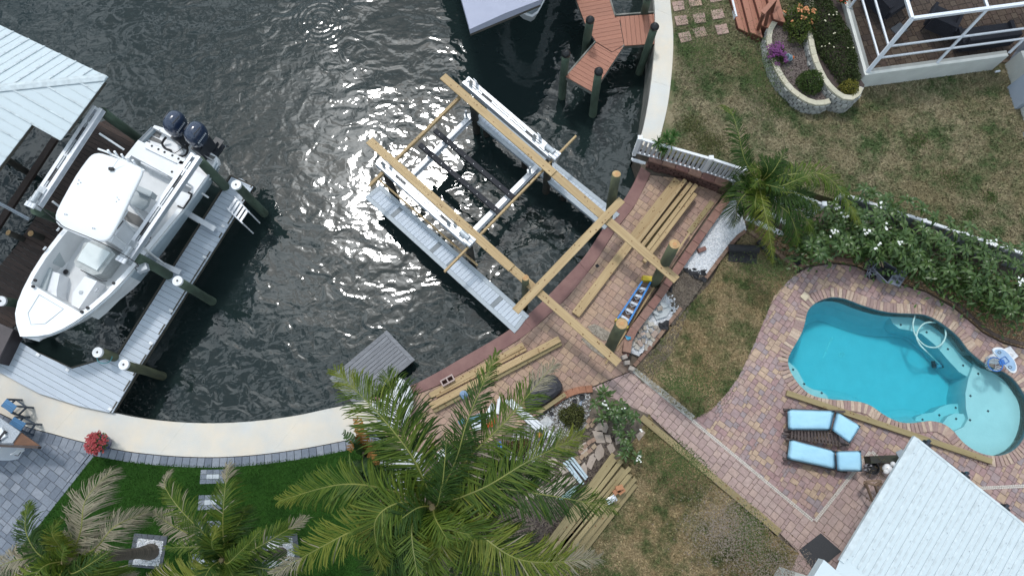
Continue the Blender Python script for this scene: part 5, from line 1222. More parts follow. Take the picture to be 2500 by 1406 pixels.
# house wall with hurricane panels, right edge
hw_ = root('neighbour_house', P(2490, 200, ZN), 'pale blue-grey stepped house wall at the right edge', 'house')
zq = ZN
W0 = EB + w1 * .05; dW = (P(2498, 330, ZN) - P(2440, 160, ZN)); dW.z = 0; dW.normalize(); nW = Vector((-dW.y, dW.x, 0)); nW = nW if nW.x > 0 else -nW
g0 = P(2436, 160, ZN)
M_PBLU = mat('pale_blue_panel', (.40, .46, .56), .6, (.37, .43, .53), scale=3, objvar=.04)
for k in range(7):
    a = g0 + dW * (k * .82); b = a + dW * .80; hgt = [.75, 1.05, .55, 1.0, .7, 1.0, .8][k]; off = nW * (.05 if k % 2 else .22)
    mb = MB(); mb.prism(xy([a + off, b + off, b + off + nW * .5, a + off + nW * .5]), ZN - .1, ZN + hgt); mb.build('wall_block', M_STUC if k % 2 == 0 else M_PBLU, hw_)
mb = MB(); a = g0 - dW * .15 + nW * .42; mb.prism(xy([a, a + dW * 6.5, a + dW * 6.5 + nW * 4, a + nW * 4, a + nW * 1.6 - dW * 1.6]), ZN - .1, ZN + 1.5); mb.build('house_wall', M_PBLU, hw_)
mb = MB(); mb.beam(P(2430, 176, ZN + .25), P(2441, 174, ZN + .25), .05, .05); mb.build('drain_pipe', M_WHITE, hw_)

# ---------------------------------------------------------------- red steps beside the planters
stp = root('deck_steps', P(1830, 20, ZN), 'reddish brown deck steps with a dark red handrail at the top edge', 'steps')
for k in range(4):
    zz = ZN + .17 * (k + 1); x0 = k * 30.5
    q = [(1781 + x0, -60), (1781 + x0 + 31, -60), (1833 + x0 * .92, 83 - k * 1 + 5), (1803 + x0 * .94, 68 + 2 * k)]
    q = [(1768 + k * 29, -60), (1768 + (k + 1) * 29 + 1, -60), (1834 + k * 28, 84 + 8 * (k if k < 2 else 1) - (0 if k < 2 else 18 * (k - 1))), (1803 + k * 29, 69 + 10 * min(k, 1) - (0 if k < 2 else 16 * (k - 1)))]
    W_ = PL(q, zz); mid_a = (W_[0] + W_[1]) / 2; mid_b = (W_[2] + W_[3]) / 2
    for qq in ([W_[0], mid_a - (W_[1] - W_[0]) * .012, mid_b - (W_[2] - W_[3]) * .012, W_[3]], [mid_a + (W_[1] - W_[0]) * .012, W_[1], W_[2], mid_b + (W_[2] - W_[3]) * .012]):
        mb = MB(); mb.prism(xy(qq), zz - .035, zz); mb.build('tread_board', M_DECKR, stp)
    cw = sum(W_, Vector()) / 4; mb = MB(); mb.prism([(cw.x + (p.x - cw.x) * .97, cw.y + (p.y - cw.y) * .97) for p in W_], ZN - .05, zz - .04); mb.build('riser', mat('dark_red_riser', (.13, .045, .032), .7), stp)
M_RAIL = mat('dark_red_rail', (.15, .055, .035), .55)
mb = MB(); mb.beam(P(1862, 33, ZN + 1.35), P(1915, -30, ZN + 1.6), .14, .05); mb.build('handrail', M_DECKR, stp)
for a, b, za, zb2 in (((1850, 72), (1864, 34), ZN + .35, ZN + 1.33), ((1868, 62), (1880, 15), ZN + .5, ZN + 1.4), ((1884, 30), (1894, -5), ZN + .7, ZN + 1.45)):
    mb = MB(); mb.beam(P(*a, za), P(*b, zb2), .09, .09, up=Vector((1, 0, 0))); mb.build('rail_post', M_RAIL, stp)
mb = MB(); mb.beam(P(1855, 58, ZN + .75), P(1905, -15, ZN + 1.1), .05, .09); mb.build('lower_rail', M_RAIL, stp)
mb = MB(); mb.beam(P(1778, -30, ZN + .1), P(1796, 45, ZN + .1), .06, .2); mb.build('white_skirt', M_WHITE, stp)

# stepping pavers in the neighbour's lawn
PALS = [(.40, .27, .225), (.43, .30, .25), (.37, .25, .22), (.44, .30, .23), (.41, .275, .24)]
M_STEP = mat('pink_stepping_paver', None, .85, palette=PALS, scale=14, var=.07, bump=.15, bscale=50)
pos = [(1656, 16), (1697, 5), (1744, -5), (1664, 51), (1707, 46), (1752, 36), (1672, 92), (1709, 80), (1762, 73)]
nm_ = ['top left', 'top middle', 'top right', 'middle left', 'central', 'middle right', 'bottom left', 'bottom middle', 'bottom right']
for k, (a, b) in enumerate(pos):
    c = P(a, b, ZN + .025); rt = root('stepping_stone', c, 'square of four pink pavers in the lawn, %s of the nine' % nm_[k], 'stepping stone', 'pink paver squares in the neighbour lawn')
    rr = random.Random(k + 60); Rz = Matrix.Rotation(.2 + rr.gauss(0, .05), 3, 'Z'); sw = k % 2
    rects = [(-.10, .085, .2, .17), (.10, .10, .16, .14), (-.115, -.095, .17, .15), (.085, -.08, .21, .18)] if sw else [(-.085, .10, .19, .15), (.11, .085, .17, .18), (-.10, -.085, .16, .17), (.09, -.10, .2, .14)]
    for (x, y, lx, ly) in rects:
        mb = MB(); mb.box(c + Rz @ Vector((x, y, 0)), (lx + .015, ly + .012, .05), Rz); mb.build('paver', M_STEP, rt)

# ---------------------------------------------------------------- white picket railing along the boundary
M_PVC = mat('white_vinyl', (.72, .735, .76), .45, (.68, .695, .72), scale=5)
M_PVCG = mat('grey_vinyl_baluster', (.50, .52, .56), .5)
def railing(pa, pb, n_pick, label, z0=ZN, end_post=True):
    a, b = P(*pa, z0 + .95), P(*pb, z0 + .95); a0, b0 = Vector((a.x, a.y, z0 + .1)), Vector((b.x, b.y, z0 + .1))
    rt = root('white_picket_fence', Vector((a.x, a.y, z0)), label, 'fence')
    mb = MB(); mb.beam(a, b, .075, .05); mb.build('top_rail', M_PVC, rt)
    mb = MB(); mb.beam(a0, b0, .06, .05); mb.build('bottom_rail', M_PVC, rt)
    for k in range(n_pick):
        t = (k + .6) / (n_pick + .2); p, q = a0.lerp(b0, t), a.lerp(b, t); mb = MB(); mb.beam(p, q, .045, .085, up=Vector((1, 0, 0))); mb.build('picket', M_PVCG, rt)
    for p in ((a, b) if end_post else (b,)):
        mb = MB(); mb.beam(Vector((p.x, p.y, z0 - .1)), p + ZV * .06, .11, .11, up=Vector((1, 0, 0))); po = mb.build('post', M_PVC, rt); mb = MB(); mb.box(p + ZV * .075, (.14, .14, .03)); mb.build('post_cap', M_PVC, po)
    return rt
railing((1562, 339), (1735, 388), 15, 'white picket fence section from the canal to the middle post')
railing((1735, 388), (1818, 415), 8, 'white picket fence section running under the small palm', end_post=False)
railing((1850, 436), (2010, 500), 12, 'white picket fence section behind the small palm', ZN - .1)
fw = root('white_boundary_fence', P(2300, 590, 0), 'low white boundary fence behind the flowering hedge', 'fence')
M_GVIN = mat('grey_fence_panel', (.27, .30, .32), .6)
f0, f1 = P(2060, 475, .95), P(2560, 640, .95); ln_ = (f1 - f0).length
for k in range(5):
    a, b = f0.lerp(f1, k / 5), f0.lerp(f1, (k + .985) / 5); mb = MB(); mb.beam(Vector((a.x, a.y, .42)), Vector((b.x, b.y, .42)), .04, .95); mb.build('panel', M_GVIN, fw); mb = MB(); mb.beam(a, b, .09, .06); mb.build('top_rail', M_PVC, fw)
    mb = MB(); mb.beam(Vector((a.x, a.y, -.1)), a + ZV * .05, .12, .12, up=Vector((1, 0, 0))); mb.build('post', M_PVC, fw)
for k, (pa, pb) in enumerate([((1822, 532), (1912, 572)), ((1850, 505), (1920, 545))]):
    mb = MB(); mb.beam(P(*pa, .25), P(*pb, .25), .12, .1); tag(mb.build('vinyl_rail', M_PVC), ['white vinyl rail lying on the golden gravel, the lower of two', 'white vinyl rail under the palm fronds, the upper of two'][k], 'rail')
# ================================================================ walls and edgings
PALW = [(.255, .135, .105), (.285, .155, .12), (.23, .115, .095), (.30, .175, .13), (.26, .15, .12)]
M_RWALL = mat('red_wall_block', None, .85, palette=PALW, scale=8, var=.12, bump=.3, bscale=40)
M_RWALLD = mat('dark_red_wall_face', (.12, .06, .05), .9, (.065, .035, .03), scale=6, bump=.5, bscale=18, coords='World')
def blockwall(line, wd, zt, zb, step, label, side=1, courses=3, capm=M_RWALL, facem=M_RWALLD, name='block_wall', capth=.08, over=.025):
    rt = root(name, Vector((line[0].x, line[0].y, zb)), label, 'wall')
    curbrow(rt, line, wd, zt, capth, step, capm, name='cap_block', gap=.012, side=side)
    body_o = offset(line, over * side); body_i = offset(line, (wd - over) * side); ch = (zt - capth - zb) / courses
    pts_o, pts_i = resample(body_o, step * .62), resample(body_i, step * .62)
    for c in range(courses):
        for k, (a, b) in enumerate(zip(pts_o, pts_o[1:])):
            if (b - a).length < .02: continue
            t = (b - a).normalized(); nrm = Vector((-t.y, t.x, 0)) * side; rr = random.Random(k * 31 + c); sh = t * ((c % 2) * step * .3)
            q0, q1 = a + sh, b + sh - t * .03; j = rr.uniform(-.03, .025)
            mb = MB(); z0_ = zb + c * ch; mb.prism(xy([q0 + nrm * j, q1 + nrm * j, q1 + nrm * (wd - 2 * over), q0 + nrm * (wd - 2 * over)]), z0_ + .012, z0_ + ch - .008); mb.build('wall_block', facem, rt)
    return rt
rw = [(1780, 462), (1705, 566), (1632, 672), (1590, 732), (1557, 775), (1534, 806), (1524, 830), (1520, 858)]
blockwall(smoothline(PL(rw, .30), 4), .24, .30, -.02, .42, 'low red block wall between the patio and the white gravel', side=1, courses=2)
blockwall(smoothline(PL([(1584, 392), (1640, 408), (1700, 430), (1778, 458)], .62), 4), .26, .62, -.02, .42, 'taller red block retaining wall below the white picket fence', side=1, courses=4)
M_PALEB = mat('pale_worn_block', (.42, .37, .33), .9, (.30, .25, .22), scale=6)
for k, (a, b, an) in enumerate([(1524, 872, .3), (1530, 886, .1), (1541, 900, -.4)]):
    mb = MB(); mb.box(P(a, b, .12), (.17, .13, .2), Matrix.Rotation(an, 3, 'Z'), taper=.9); tag(mb.build('wall_end_block', M_PALEB), 'pale worn block at the curved lower end of the red wall, %s of three' % ('uppermost', 'middle', 'lowest')[k], 'block', 'pale end blocks of the red wall')
PALE = [(.235, .14, .10), (.265, .165, .12), (.215, .125, .095), (.28, .18, .13)]
M_EDGE = mat('brown_edging_brick', None, .85, palette=PALE, scale=8, var=.12, bump=.3, bscale=40)
def edging(px, z, label, wd=.11, step=.30, m=M_EDGE, side=1):
    rt = root('brick_edging', P(*px[0], 0), label, 'edging'); curbrow(rt, smoothline(PL(px, z), 4) if len(px) > 2 else PL(px, z), wd, z, .12, step, m, name='edging_brick', side=side); return rt
edging([(1818, 560), (1795, 578), (1760, 622), (1720, 676)], .13, 'brick edging between the white gravel and the pool lawn')
edging([(1824, 562), (1880, 607), (1945, 656)], .12, 'brick edging between the golden gravel and the pool lawn')
edging([(1660, 748), (1625, 792), (1590, 838), (1545, 890)], .10, 'worn brick edging beside the broken paver heap')
edging([(1952, 656), (1985, 641), (2030, 634), (2085, 641)], .10, 'curved brick edging at the head of the pool deck', side=1)
edging([(2270, 704), (2335, 744), (2400, 803), (2450, 830), (2510, 846)], .07, 'dark brick edging between hedge gravel and pool deck', side=1, m=mat('dark_edging_brick', (.12, .085, .07), .9, objvar=.2))
edging([(1446, 940), (1405, 945), (1370, 960), (1345, 978)], .12, 'terracotta brick curb around the planting bed', wd=.2, step=.2, m=mat('terracotta_brick', (.33, .15, .09), .85, objvar=.12), side=1)

# ================================================================ timbers on the patio
plank((1655, 440), (1545, 582), .20, .28, .05, 'wide pine plank at the left of the patio timber stack')
plank((1590, 525), (1405, 768), .12, .27, .10, 'long wide pine timber lying across the patio pavers')
for k, (a, b, lab) in enumerate([((1672, 441), (1557, 592), 'first narrow pine beam in the patio stack, beside the wide plank'), ((1686, 449), (1568, 600), 'second narrow pine beam in the patio stack'), ((1699, 453), (1581, 610), 'third narrow pine beam in the patio stack'), ((1697, 475), (1572, 640), 'outermost narrow pine beam in the patio stack, reaching lowest')]):
    plank(a, b, .27, .125, .15, lab, M_TIMB, kn=5, name='pine_beam', cat='beam')
for k, (a, b) in enumerate([((1668, 470), (1565, 605)), ((1680, 475), (1572, 615))]):
    plank(a, b, .09, .16, .10, ['bottom support beam at the left of the patio stack', 'bottom support beam at the right of the patio stack'][k], M_TIMBG, kn=0, name='pine_beam', cat='beam')
plank((1739, 493), (1682, 568), .03, .16, .035, 'mossy green plank lying along the red wall', M_TIMBG)
plank((1684, 567), (1600, 693), .22, .05, .03, 'thin batten leaning along the red wall above the ladder', M_TIMB, kn=0, name='batten', cat='batten')
plank((1618, 668), (1478, 888), .05, .055, .03, 'thin batten lying beside the blue ladder', M_TIMB, kn=0, name='batten', cat='batten')
plank((1050, 966), (1278, 842), .05, .17, .06, 'pine plank nearest the canal on the lower patio', M_TIMB)
plank((1065, 967), (1285, 852), .04, .08, .05, 'narrow pine strip beside the plank nearest the canal', M_TIMB, kn=5)
plank((1052, 992), (1366, 828), .14, .19, .16, 'heavy pine beam lying along the lower patio', M_TIMB)
plank((1058, 1001), (1369, 836), .07, .19, .13, 'heavy green-tinged beam under the lower patio beam', M_TIMBG)
plank((1920, 959), (2420, 1126), .09, .16, .10, 'long green treated beam lying along the pool edge', M_TIMBG, kn=9)
plank((1566, 1018), (1850, 1256), .08, .19, .06, 'long plank lying along the path edge by the lower lawn', M_TIMBG)
plank((1838, 1244), (1903, 1300), .04, .20, .06, 'short plank end continuing the path edge planks', M_TIMBG, kn=3)
plank((1310, 1010), (1380, 962), .22, .12, .04, 'short board lying on the terracotta curb', M_TIMBG, kn=2)
rr = random.Random(77)
row_ = [(1508, 1128), (1518, 1134), (1530, 1138), (1524, 1152), (1540, 1150), (1533, 1168), (1541, 1178), (1546, 1192)]
nmz = ['innermost', 'second', 'third', 'fourth', 'fifth', 'sixth', 'seventh', 'outermost']
for k in range(8):
    x, y = 1500 + k * 7.0, 1112 + k * 8.5; ex, ey = x - 205 - k * 2, y + 265 + rr.uniform(-10, 12)
    plank((x + rr.uniform(-8, 10), y + rr.uniform(-8, 8)), (ex, ey), .30 if k < 6 else .16, .12, .10, 'treated pine beam in the lower stack, %s on the lawn side' % nmz[k] if k else 'treated pine beam in the lower stack, the one nearest the flagstones', M_TIMBG, kn=3, name='pine_beam', cat='beam')
for k in range(8):
    x, y = 1503 + k * 7.0, 1122 + k * 8.5; ex, ey = x - 205, y + 262
    plank((x, y), (ex, ey), .12 if k < 6 else .05, .125, .16, 'lower layer beam of the treated pine stack beside the lawn', M_TIMBG, kn=0, name='pine_beam', cat='beam', group='lower layer of the pine stack')
M_BRK = mat('orange_brick', (.42, .20, .10), .85, (.33, .15, .08), scale=12)
for k, (a, b, z, an) in enumerate([(1517, 1198, .42, .6), (1512, 1190, .52, .3), (1505, 1199, .42, .55)]):
    mb = MB(); mb.box(P(a, b, z), (.2, .13, .1), Matrix.Rotation(an, 3, 'Z')); tag(mb.build('brick', M_BRK), ['orange brick at the right on the timber stack', 'topmost orange brick on the timber stack', 'orange brick beside the foil on the timber stack'][k], 'brick')
mb = MB(); rr = random.Random(4); c = P(1493, 1219, .40); vs = []
for j in range(5):
    for i in range(5): vs.append(c + Matrix.Rotation(.5, 3, 'Z') @ Vector(((i - 2) * .07, (j - 2) * .045, rr.uniform(0, .07))))
mb.add(vs, [(j * 5 + i, j * 5 + i + 1, (j + 1) * 5 + i + 1, (j + 1) * 5 + i) for j in range(4) for i in range(4)]); tag(mb.build('foil_sheet', mat('silver_foil', (.85, .86, .88), .18, metal=.9)), 'crumpled silver foil on the timber stack', 'foil')

# ================================================================ blue stepladder
M_BLUE = mat('blue_fibreglass', (.02, .185, .50), .4, (.018, .16, .44), scale=6)
M_YEL = mat('yellow_plastic', (.62, .46, .03), .45)
lad = root('stepladder', P(1545, 745, 0), 'blue fibreglass stepladder with yellow top lying on the patio', 'ladder')
tl, tr_ = P(1566, 690, .10), P(1586, 692, .10); bl, br = P(1508, 777, .10), P(1531, 793, .10)
for nm, a, b, z in (('rail', tl, bl, .10), ('rail', tr_, br, .10)):
    for dz, w_ in ((.0, .075), (.14, .065)):
        p, q = a + ZV * dz, b + ZV * dz + (b - a) * .04; mb = MB(); mb.beam(p, q, .03, w_); mb.build('rail', M_BLUE, lad)
        mb = MB(); mb.beam(p + ZV * .03, q + ZV * .03, .05, .012); mb.build('rail_flange', M_BLUE, lad)
for k in range(5):
    t = .16 + k * .19; a, b = tl.lerp(bl, t), tr_.lerp(br, t); mb = MB(); mb.beam(a + ZV * .06, b + ZV * .06, .08, .025); mb.build('step', M_ALUD, lad)
    c = (tl.lerp(bl, t + .08) + tr_.lerp(br, t + .08)) / 2; mb = MB(); mb.tube([a + ZV * .02, c + ZV * .02, b + ZV * .02], .014, 6); mb.build('brace', M_ALUD, lad)
mb = MB(); mb.box((tl + tr_) / 2 + Vector((.05, .1, .08)), (.34, .17, .2), Matrix.Rotation(-.12, 3, 'Z'), taper=.9); mb.build('top_cap', M_YEL, lad)
for q in (bl, br): mb = MB(); mb.box(q + Vector((-.04, -.08, .05)), (.08, .1, .2), Matrix.Rotation(.9, 3, 'Z')); mb.build('foot', M_YEL, lad)

# ================================================================ rubble, fabric, bits
M_RUB = mat('grey_broken_paver', None, .9, palette=[(.36, .31, .26), (.42, .37, .31), (.30, .25, .21), (.40, .30, .25), (.46, .43, .39)], scale=9, var=.12, bump=.3, bscale=40)
rr = random.Random(9); spots = [(1578, 786, .1), (1590, 792, .12), (1574, 800, .18), (1588, 806, .2), (1562, 806, .14), (1600, 798, .1), (1571, 815, .25), (1583, 818, .16), (1560, 820, .12), (1598, 815, .12), (1606, 806, .1), (1592, 827, .1), (1552, 830, .12), (1562, 838, .16), (1545, 836, .1), (1570, 832, .12), (1557, 846, .1), (1577, 848, .08), (1588, 838, .08)]
for k, (a, b, z) in enumerate(spots):
    mb = MB(); L_, W_ = rr.uniform(.11, .24), rr.uniform(.09, .17); Rz = Matrix.Rotation(rr.uniform(0, 3), 3, 'Z') @ Matrix.Rotation(rr.uniform(-.3, .3), 3, 'X') @ Matrix.Rotation(rr.uniform(-.25, .25), 3, 'Y')
    pts = [(-L_ / 2, -W_ / 2), (L_ / 2, -W_ / 2 * rr.uniform(.6, 1)), (L_ / 2 * rr.uniform(.6, 1), W_ / 2), (-L_ / 2, W_ / 2 * rr.uniform(.7, 1))]
    c = P(a, b, z); mb.add([c + Rz @ Vector((x, y, s)) for s in (-.03, .03) for x, y in pts], [(3, 2, 1, 0), (4, 5, 6, 7), (0, 1, 5, 4), (1, 2, 6, 5), (2, 3, 7, 6), (3, 0, 4, 7)])
    tag(mb.build('broken_paver', M_RUB), 'broken paver piece in the rubble heap on the white gravel', 'paver piece', 'broken pavers in the rubble heap')
M_CSL = mat('grey_slab_piece', (.44, .46, .47), .9, (.36, .375, .385), scale=6)
for k, (px, z) in enumerate([([(1590, 752), (1604, 738), (1640, 752), (1628, 772), (1602, 780)], .14), ([(1606, 735), (1622, 738), (1634, 748), (1620, 752)], .19), ([(1596, 756), (1610, 766), (1606, 771), (1592, 762)], .2)]):
    mb = MB(); mb.prism(xy(PL(px, z)), z - .05, z); tag(mb.build('slab_piece', M_CSL), ['large grey slab fragment on the white gravel', 'small grey slab fragment leaning on the large one', 'narrow grey slab fragment on the large one'][k], 'slab')
mb = MB(); mb.box(P(1611, 753, .25), (.15, .13, .05), Matrix.Rotation(.2, 3, 'Z')); tag(mb.build('loose_paver', M_RUB), 'single tan paver lying on the grey slab fragments', 'paver piece')
mb = MB(); mb.box(P(1713, 610, .16), (.26, .12, .12), Matrix.Rotation(.4, 3, 'Z') @ Matrix.Rotation(.12, 3, 'Y')); tag(mb.build('loose_brick', M_RWALL), 'single reddish brick lying on the white gravel', 'brick')
M_FAB = mat('black_weed_fabric', (.014, .014, .017), .75, (.022, .022, .026), scale=14)
def sheet(name, px, z, amp, m, label, cat, seed, nx=8, ny=6):
    a, b, c, d = PL(px, z); rr = random.Random(seed); vs = []
    for j in range(ny + 1):
        for i in range(nx + 1):
            p = a.lerp(b, i / nx).lerp(d.lerp(c, i / nx), j / ny); vs.append(p + Vector((rr.gauss(0, .012), rr.gauss(0, .012), abs(rr.gauss(0, amp)))))
    mb = MB(); w_ = nx + 1; mb.add(vs, [(j * w_ + i, (j + 1) * w_ + i, (j + 1) * w_ + i + 1, j * w_ + i + 1) for j in range(ny) for i in range(nx)])
    return tag(mb.build(name, m, smooth=False), label, cat)
fr_ = root('fabric_roll', P(1812, 610, 0), 'roll of black weed fabric with a loose flap on the lawn', 'fabric roll')
mb = MB(); mb.tube([P(1779, 606, .16), P(1852, 609, .16)], .125, 16); mb.build('roll', M_FAB, fr_, smooth=False)
a, b, c, d = PL([(1779, 612), (1848, 614), (1847, 645), (1778, 638)], .05); mb = MB()
vs = []; rr = random.Random(3)
for j in range(6):
    for i in range(9): vs.append(a.lerp(b, i / 8).lerp(d.lerp(c, i / 8), j / 5) + ZV * (abs(rr.gauss(0, .012)) + (.06 if j == 0 else 0)))
mb.add(vs, [(j * 9 + i, (j + 1) * 9 + i, (j + 1) * 9 + i + 1, j * 9 + i + 1) for j in range(5) for i in range(8)]); mb.build('loose_flap', M_FAB, fr_)
mb = MB(); mb.tube([P(1851, 589, .12), P(1893, 633, .12)], .085, 14); tag(mb.build('fabric_roll', M_FAB), 'thin roll of black fabric along the golden gravel edging', 'fabric roll')
sheet('torn_fabric', [(1662, 655), (1725, 660), (1722, 690), (1690, 678)], .07, .05, M_FAB, 'torn black weed fabric at the end of the white gravel', 'fabric', 31)
sheet('torn_fabric', [(1608, 788), (1634, 782), (1630, 806), (1606, 800)], .1, .04, M_FAB, 'black fabric scrap beside the paver rubble', 'fabric', 32, 4, 4)
sheet('torn_fabric', [(1595, 735), (1612, 734), (1606, 748), (1592, 746)], .1, .03, M_FAB, 'black fabric scrap under the slab fragments', 'fabric', 33, 3, 3)
sheet('torn_fabric', [(1628, 690), (1640, 696), (1642, 716), (1634, 712)], .1, .03, M_FAB, 'black fabric strip hanging behind the wall by the plank end', 'fabric', 34, 3, 4)
sheet('plastic_scrap', [(1527, 818), (1541, 822), (1540, 829), (1530, 828)], .34, .02, mat('bright_blue_plastic', (.03, .30, .50), .4), 'bright blue plastic scrap on the red wall cap', 'plastic', 35, 3, 3)
for k, (px, z) in enumerate([([(1926, 632), (1948, 628), (1965, 650), (1948, 660)], .04)]): sheet('ground_cloth', px, z, .03, M_FAB, 'black cloth patch on the golden gravel at the hedge foot', 'fabric', 36, 5, 5)
mb = MB(); mb.tube([P(1541, 388, .3), P(1576, 399, .3)], .045, 10); mb.tube([P(1543, 392, .27), P(1570, 400, .27)], .03, 8); tag(mb.build('white_pipe', M_PVC), 'white pipe lying at the canal end of the retaining wall', 'pipe')
pb = [((1437, 657), .02)]
mb = MB(); mb.box(P(1458, 649, .006), (.1, .1, .012), Matrix.Rotation(.6, 3, 'Z')); tag(mb.build('drain_grate', M_BLK), 'small square drain grate set in the patio pavers', 'drain')
for k, px in enumerate([[(1434, 797), (1452, 790), (1480, 806), (1492, 812), (1492, 832), (1470, 830), (1448, 815)], [(1418, 826), (1440, 822), (1468, 845), (1486, 868), (1474, 874), (1440, 850)]]):
    slab('bare_sand_patch', PL(px, .012), .012, -.02, mat('bare_sand', (.34, .30, .25), .95, (.25, .215, .175), scale=9, bump=.5, bscale=30, coords='World'))
    stones('sand_crumbs', PL(px, .012), 120, mat('bare_sand', None), 90 + k, .01, (.01, .03), 'sandy crumbs where pavers have been lifted from the patio, %s patch' % ('upper' if k == 0 else 'lower'))
# concrete hollow block
cb = root('hollow_block', P(1092, 930, 0), 'two-hole concrete block on the maroon seawall cap', 'block'); c = P(1093, 929, .12); Rz = Matrix.Rotation(.52, 3, 'Z'); M_CMU = mat('pinkish_concrete_block', (.46, .36, .33), .9, (.38, .29, .27), scale=14)
for (x, y, lx, ly) in [(0, .08, .4, .035), (0, -.08, .4, .035), (-.183, 0, .035, .125), (.183, 0, .035, .125), (0, 0, .035, .125)]:
    mb = MB(); mb.box(c + Rz @ Vector((x, y, 0)), (lx, ly, .19), Rz); mb.build('web', M_CMU, cb)

# ================================================================ pool side
M_CUSB = mat('light_blue_cushion', (.37, .63, .79), .85, (.33, .59, .755), scale=2.5, bump=.35, bscale=5)
M_TEAK = mat('weathered_dark_teak', (.10, .075, .068), .8, (.055, .042, .040), scale=5, stretch=(1, 8, 8), objvar=.15)
def pillow(name, quad, th, rt, sag=.03, nx=10, ny=8, seed=0, zz=None):
    """cushion over four world corners"""
    a, b, c, d = quad; rr = random.Random(seed); mb = MB(); top_, bot = [], []
    for j in range(ny + 1):
        for i in range(nx + 1):
            s, t = i / nx, j / ny; p = a.lerp(b, s).lerp(d.lerp(c, s), t)
            e = min(1, 6 * min(s, 1 - s)) * min(1, 6 * min(t, 1 - t)); e = e ** .5
            wr = .010 * math.sin(s * 11 + t * 17 + seed) + .007 * math.sin(s * 23 - t * 9 + seed * 3) + rr.gauss(0, .003)
            top_.append(p + ZV * (th * (.45 + .55 * e) + wr * e)); bot.append(p + ZV * (th * .45 * (1 - e)))
    n1 = len(top_); w_ = nx + 1; fs = []
    for j in range(ny):
        for i in range(nx):
            q = (j * w_ + i, j * w_ + i + 1, (j + 1) * w_ + i + 1, (j + 1) * w_ + i); fs.append(q); fs.append(tuple(n1 + x for x in reversed(q)))
    for i in range(nx): fs += [(i + 1, i, n1 + i, n1 + i + 1), (ny * w_ + i, ny * w_ + i + 1, n1 + ny * w_ + i + 1, n1 + ny * w_ + i)]
    for j in range(ny): fs += [(j * w_, (j + 1) * w_, n1 + (j + 1) * w_, n1 + j * w_), ((j + 1) * w_ + nx, j * w_ + nx, n1 + j * w_ + nx, n1 + (j + 1) * w_ + nx)]
    mb.add(top_ + bot, fs); return mb.build(name, M_CUSB, rt, smooth=True)
def lounger(seat, back, label, seed, zb2=.62):
    zs = .32; S = PL(seat, zs); Bk = [P(*back[0], zs + .02), P(*back[1], zb2), P(*back[2], zb2), P(*back[3], zs + .02)]
    c = sum(S, Vector()) / 4; rt = root('sun_lounger', Vector((c.x, c.y, 0)), label, 'sun lounger')
    pillow('seat_cushion', S, .11, rt, seed=seed); pillow('back_cushion', Bk, .11, rt, seed=seed + 1, nx=7, ny=8)
    for a, b in ((S[0], S[1]), (S[3], S[2])):
        d = (b - a); mb = MB(); mb.beam(a - ZV * .05 - d * .06, b - ZV * .05 + d * .25, .06, .07); mb.build('side_rail', M_TEAK, rt)
        for t in (.04, .96): q = a.lerp(b, t); mb = MB(); mb.beam(Vector((q.x, q.y, 0)), q - ZV * .04, .06, .06, up=Vector((1, 0, 0))); mb.build('leg', M_TEAK, rt)
    for k in range(16):
        t = (k + .5) / 16; mb = MB(); mb.beam(S[0].lerp(S[1], t) - ZV * .02, S[3].lerp(S[2], t) - ZV * .02, .055, .02); mb.build('slat', M_TEAK, rt)
    for k in range(6):
        t = (k + .5) / 6; mb = MB(); mb.beam(Bk[0].lerp(Bk[1], t) - ZV * .015, Bk[3].lerp(Bk[2], t) - ZV * .015, .055, .02); mb.build('back_slat', M_TEAK, rt)
    return rt
lounger([(1921, 999), (2036, 1003), (2026, 1050), (1922, 1049)], [(2041, 1005), (2100, 1040), (2073, 1082), (2029, 1050)], 'sun lounger with light blue cushions nearer the pool', 1)
lounger([(1926, 1072), (2037, 1101), (2039, 1146), (1920, 1120)], [(2039, 1101), (2100, 1100), (2103, 1151), (2042, 1149)], 'sun lounger with light blue cushions nearer the pavilion', 5, .5)
tb = root('slatted_table', P(1990, 1065, 0), 'dark slatted wooden frame between the two loungers', 'table')
Tq = PL([(1926, 1049), (2035, 1050), (2068, 1084), (2030, 1090), (1930, 1068)], .26)
for k in range(15):
    t = (k + .5) / 15; a = P(1930 + 118 * t, 1050 + 22 * max(0, t - .75) * 2, .27); b = P(1928 + 128 * t, 1070 + 19 * t, .27); mb = MB(); mb.beam(a, b, .05, .022); mb.build('slat', M_TEAK, tb)
for a, b in (((1910, 1058), (1945, 1062)), ((1925, 1061), (2065, 1088)), ((1928, 1050), (2050, 1054)), ((1990, 1072), (2072, 1086))):
    mb = MB(); mb.beam(P(*a, .22), P(*b, .22), .05, .06); mb.build('rail', M_TEAK, tb)
for q in ((1930, 1052), (1932, 1066), (2050, 1056), (2062, 1086)):
    p = P(*q, .2); mb = MB(); mb.beam(Vector((p.x, p.y, 0)), p, .05, .05, up=Vector((1, 0, 0))); mb.build('leg', M_TEAK, tb)
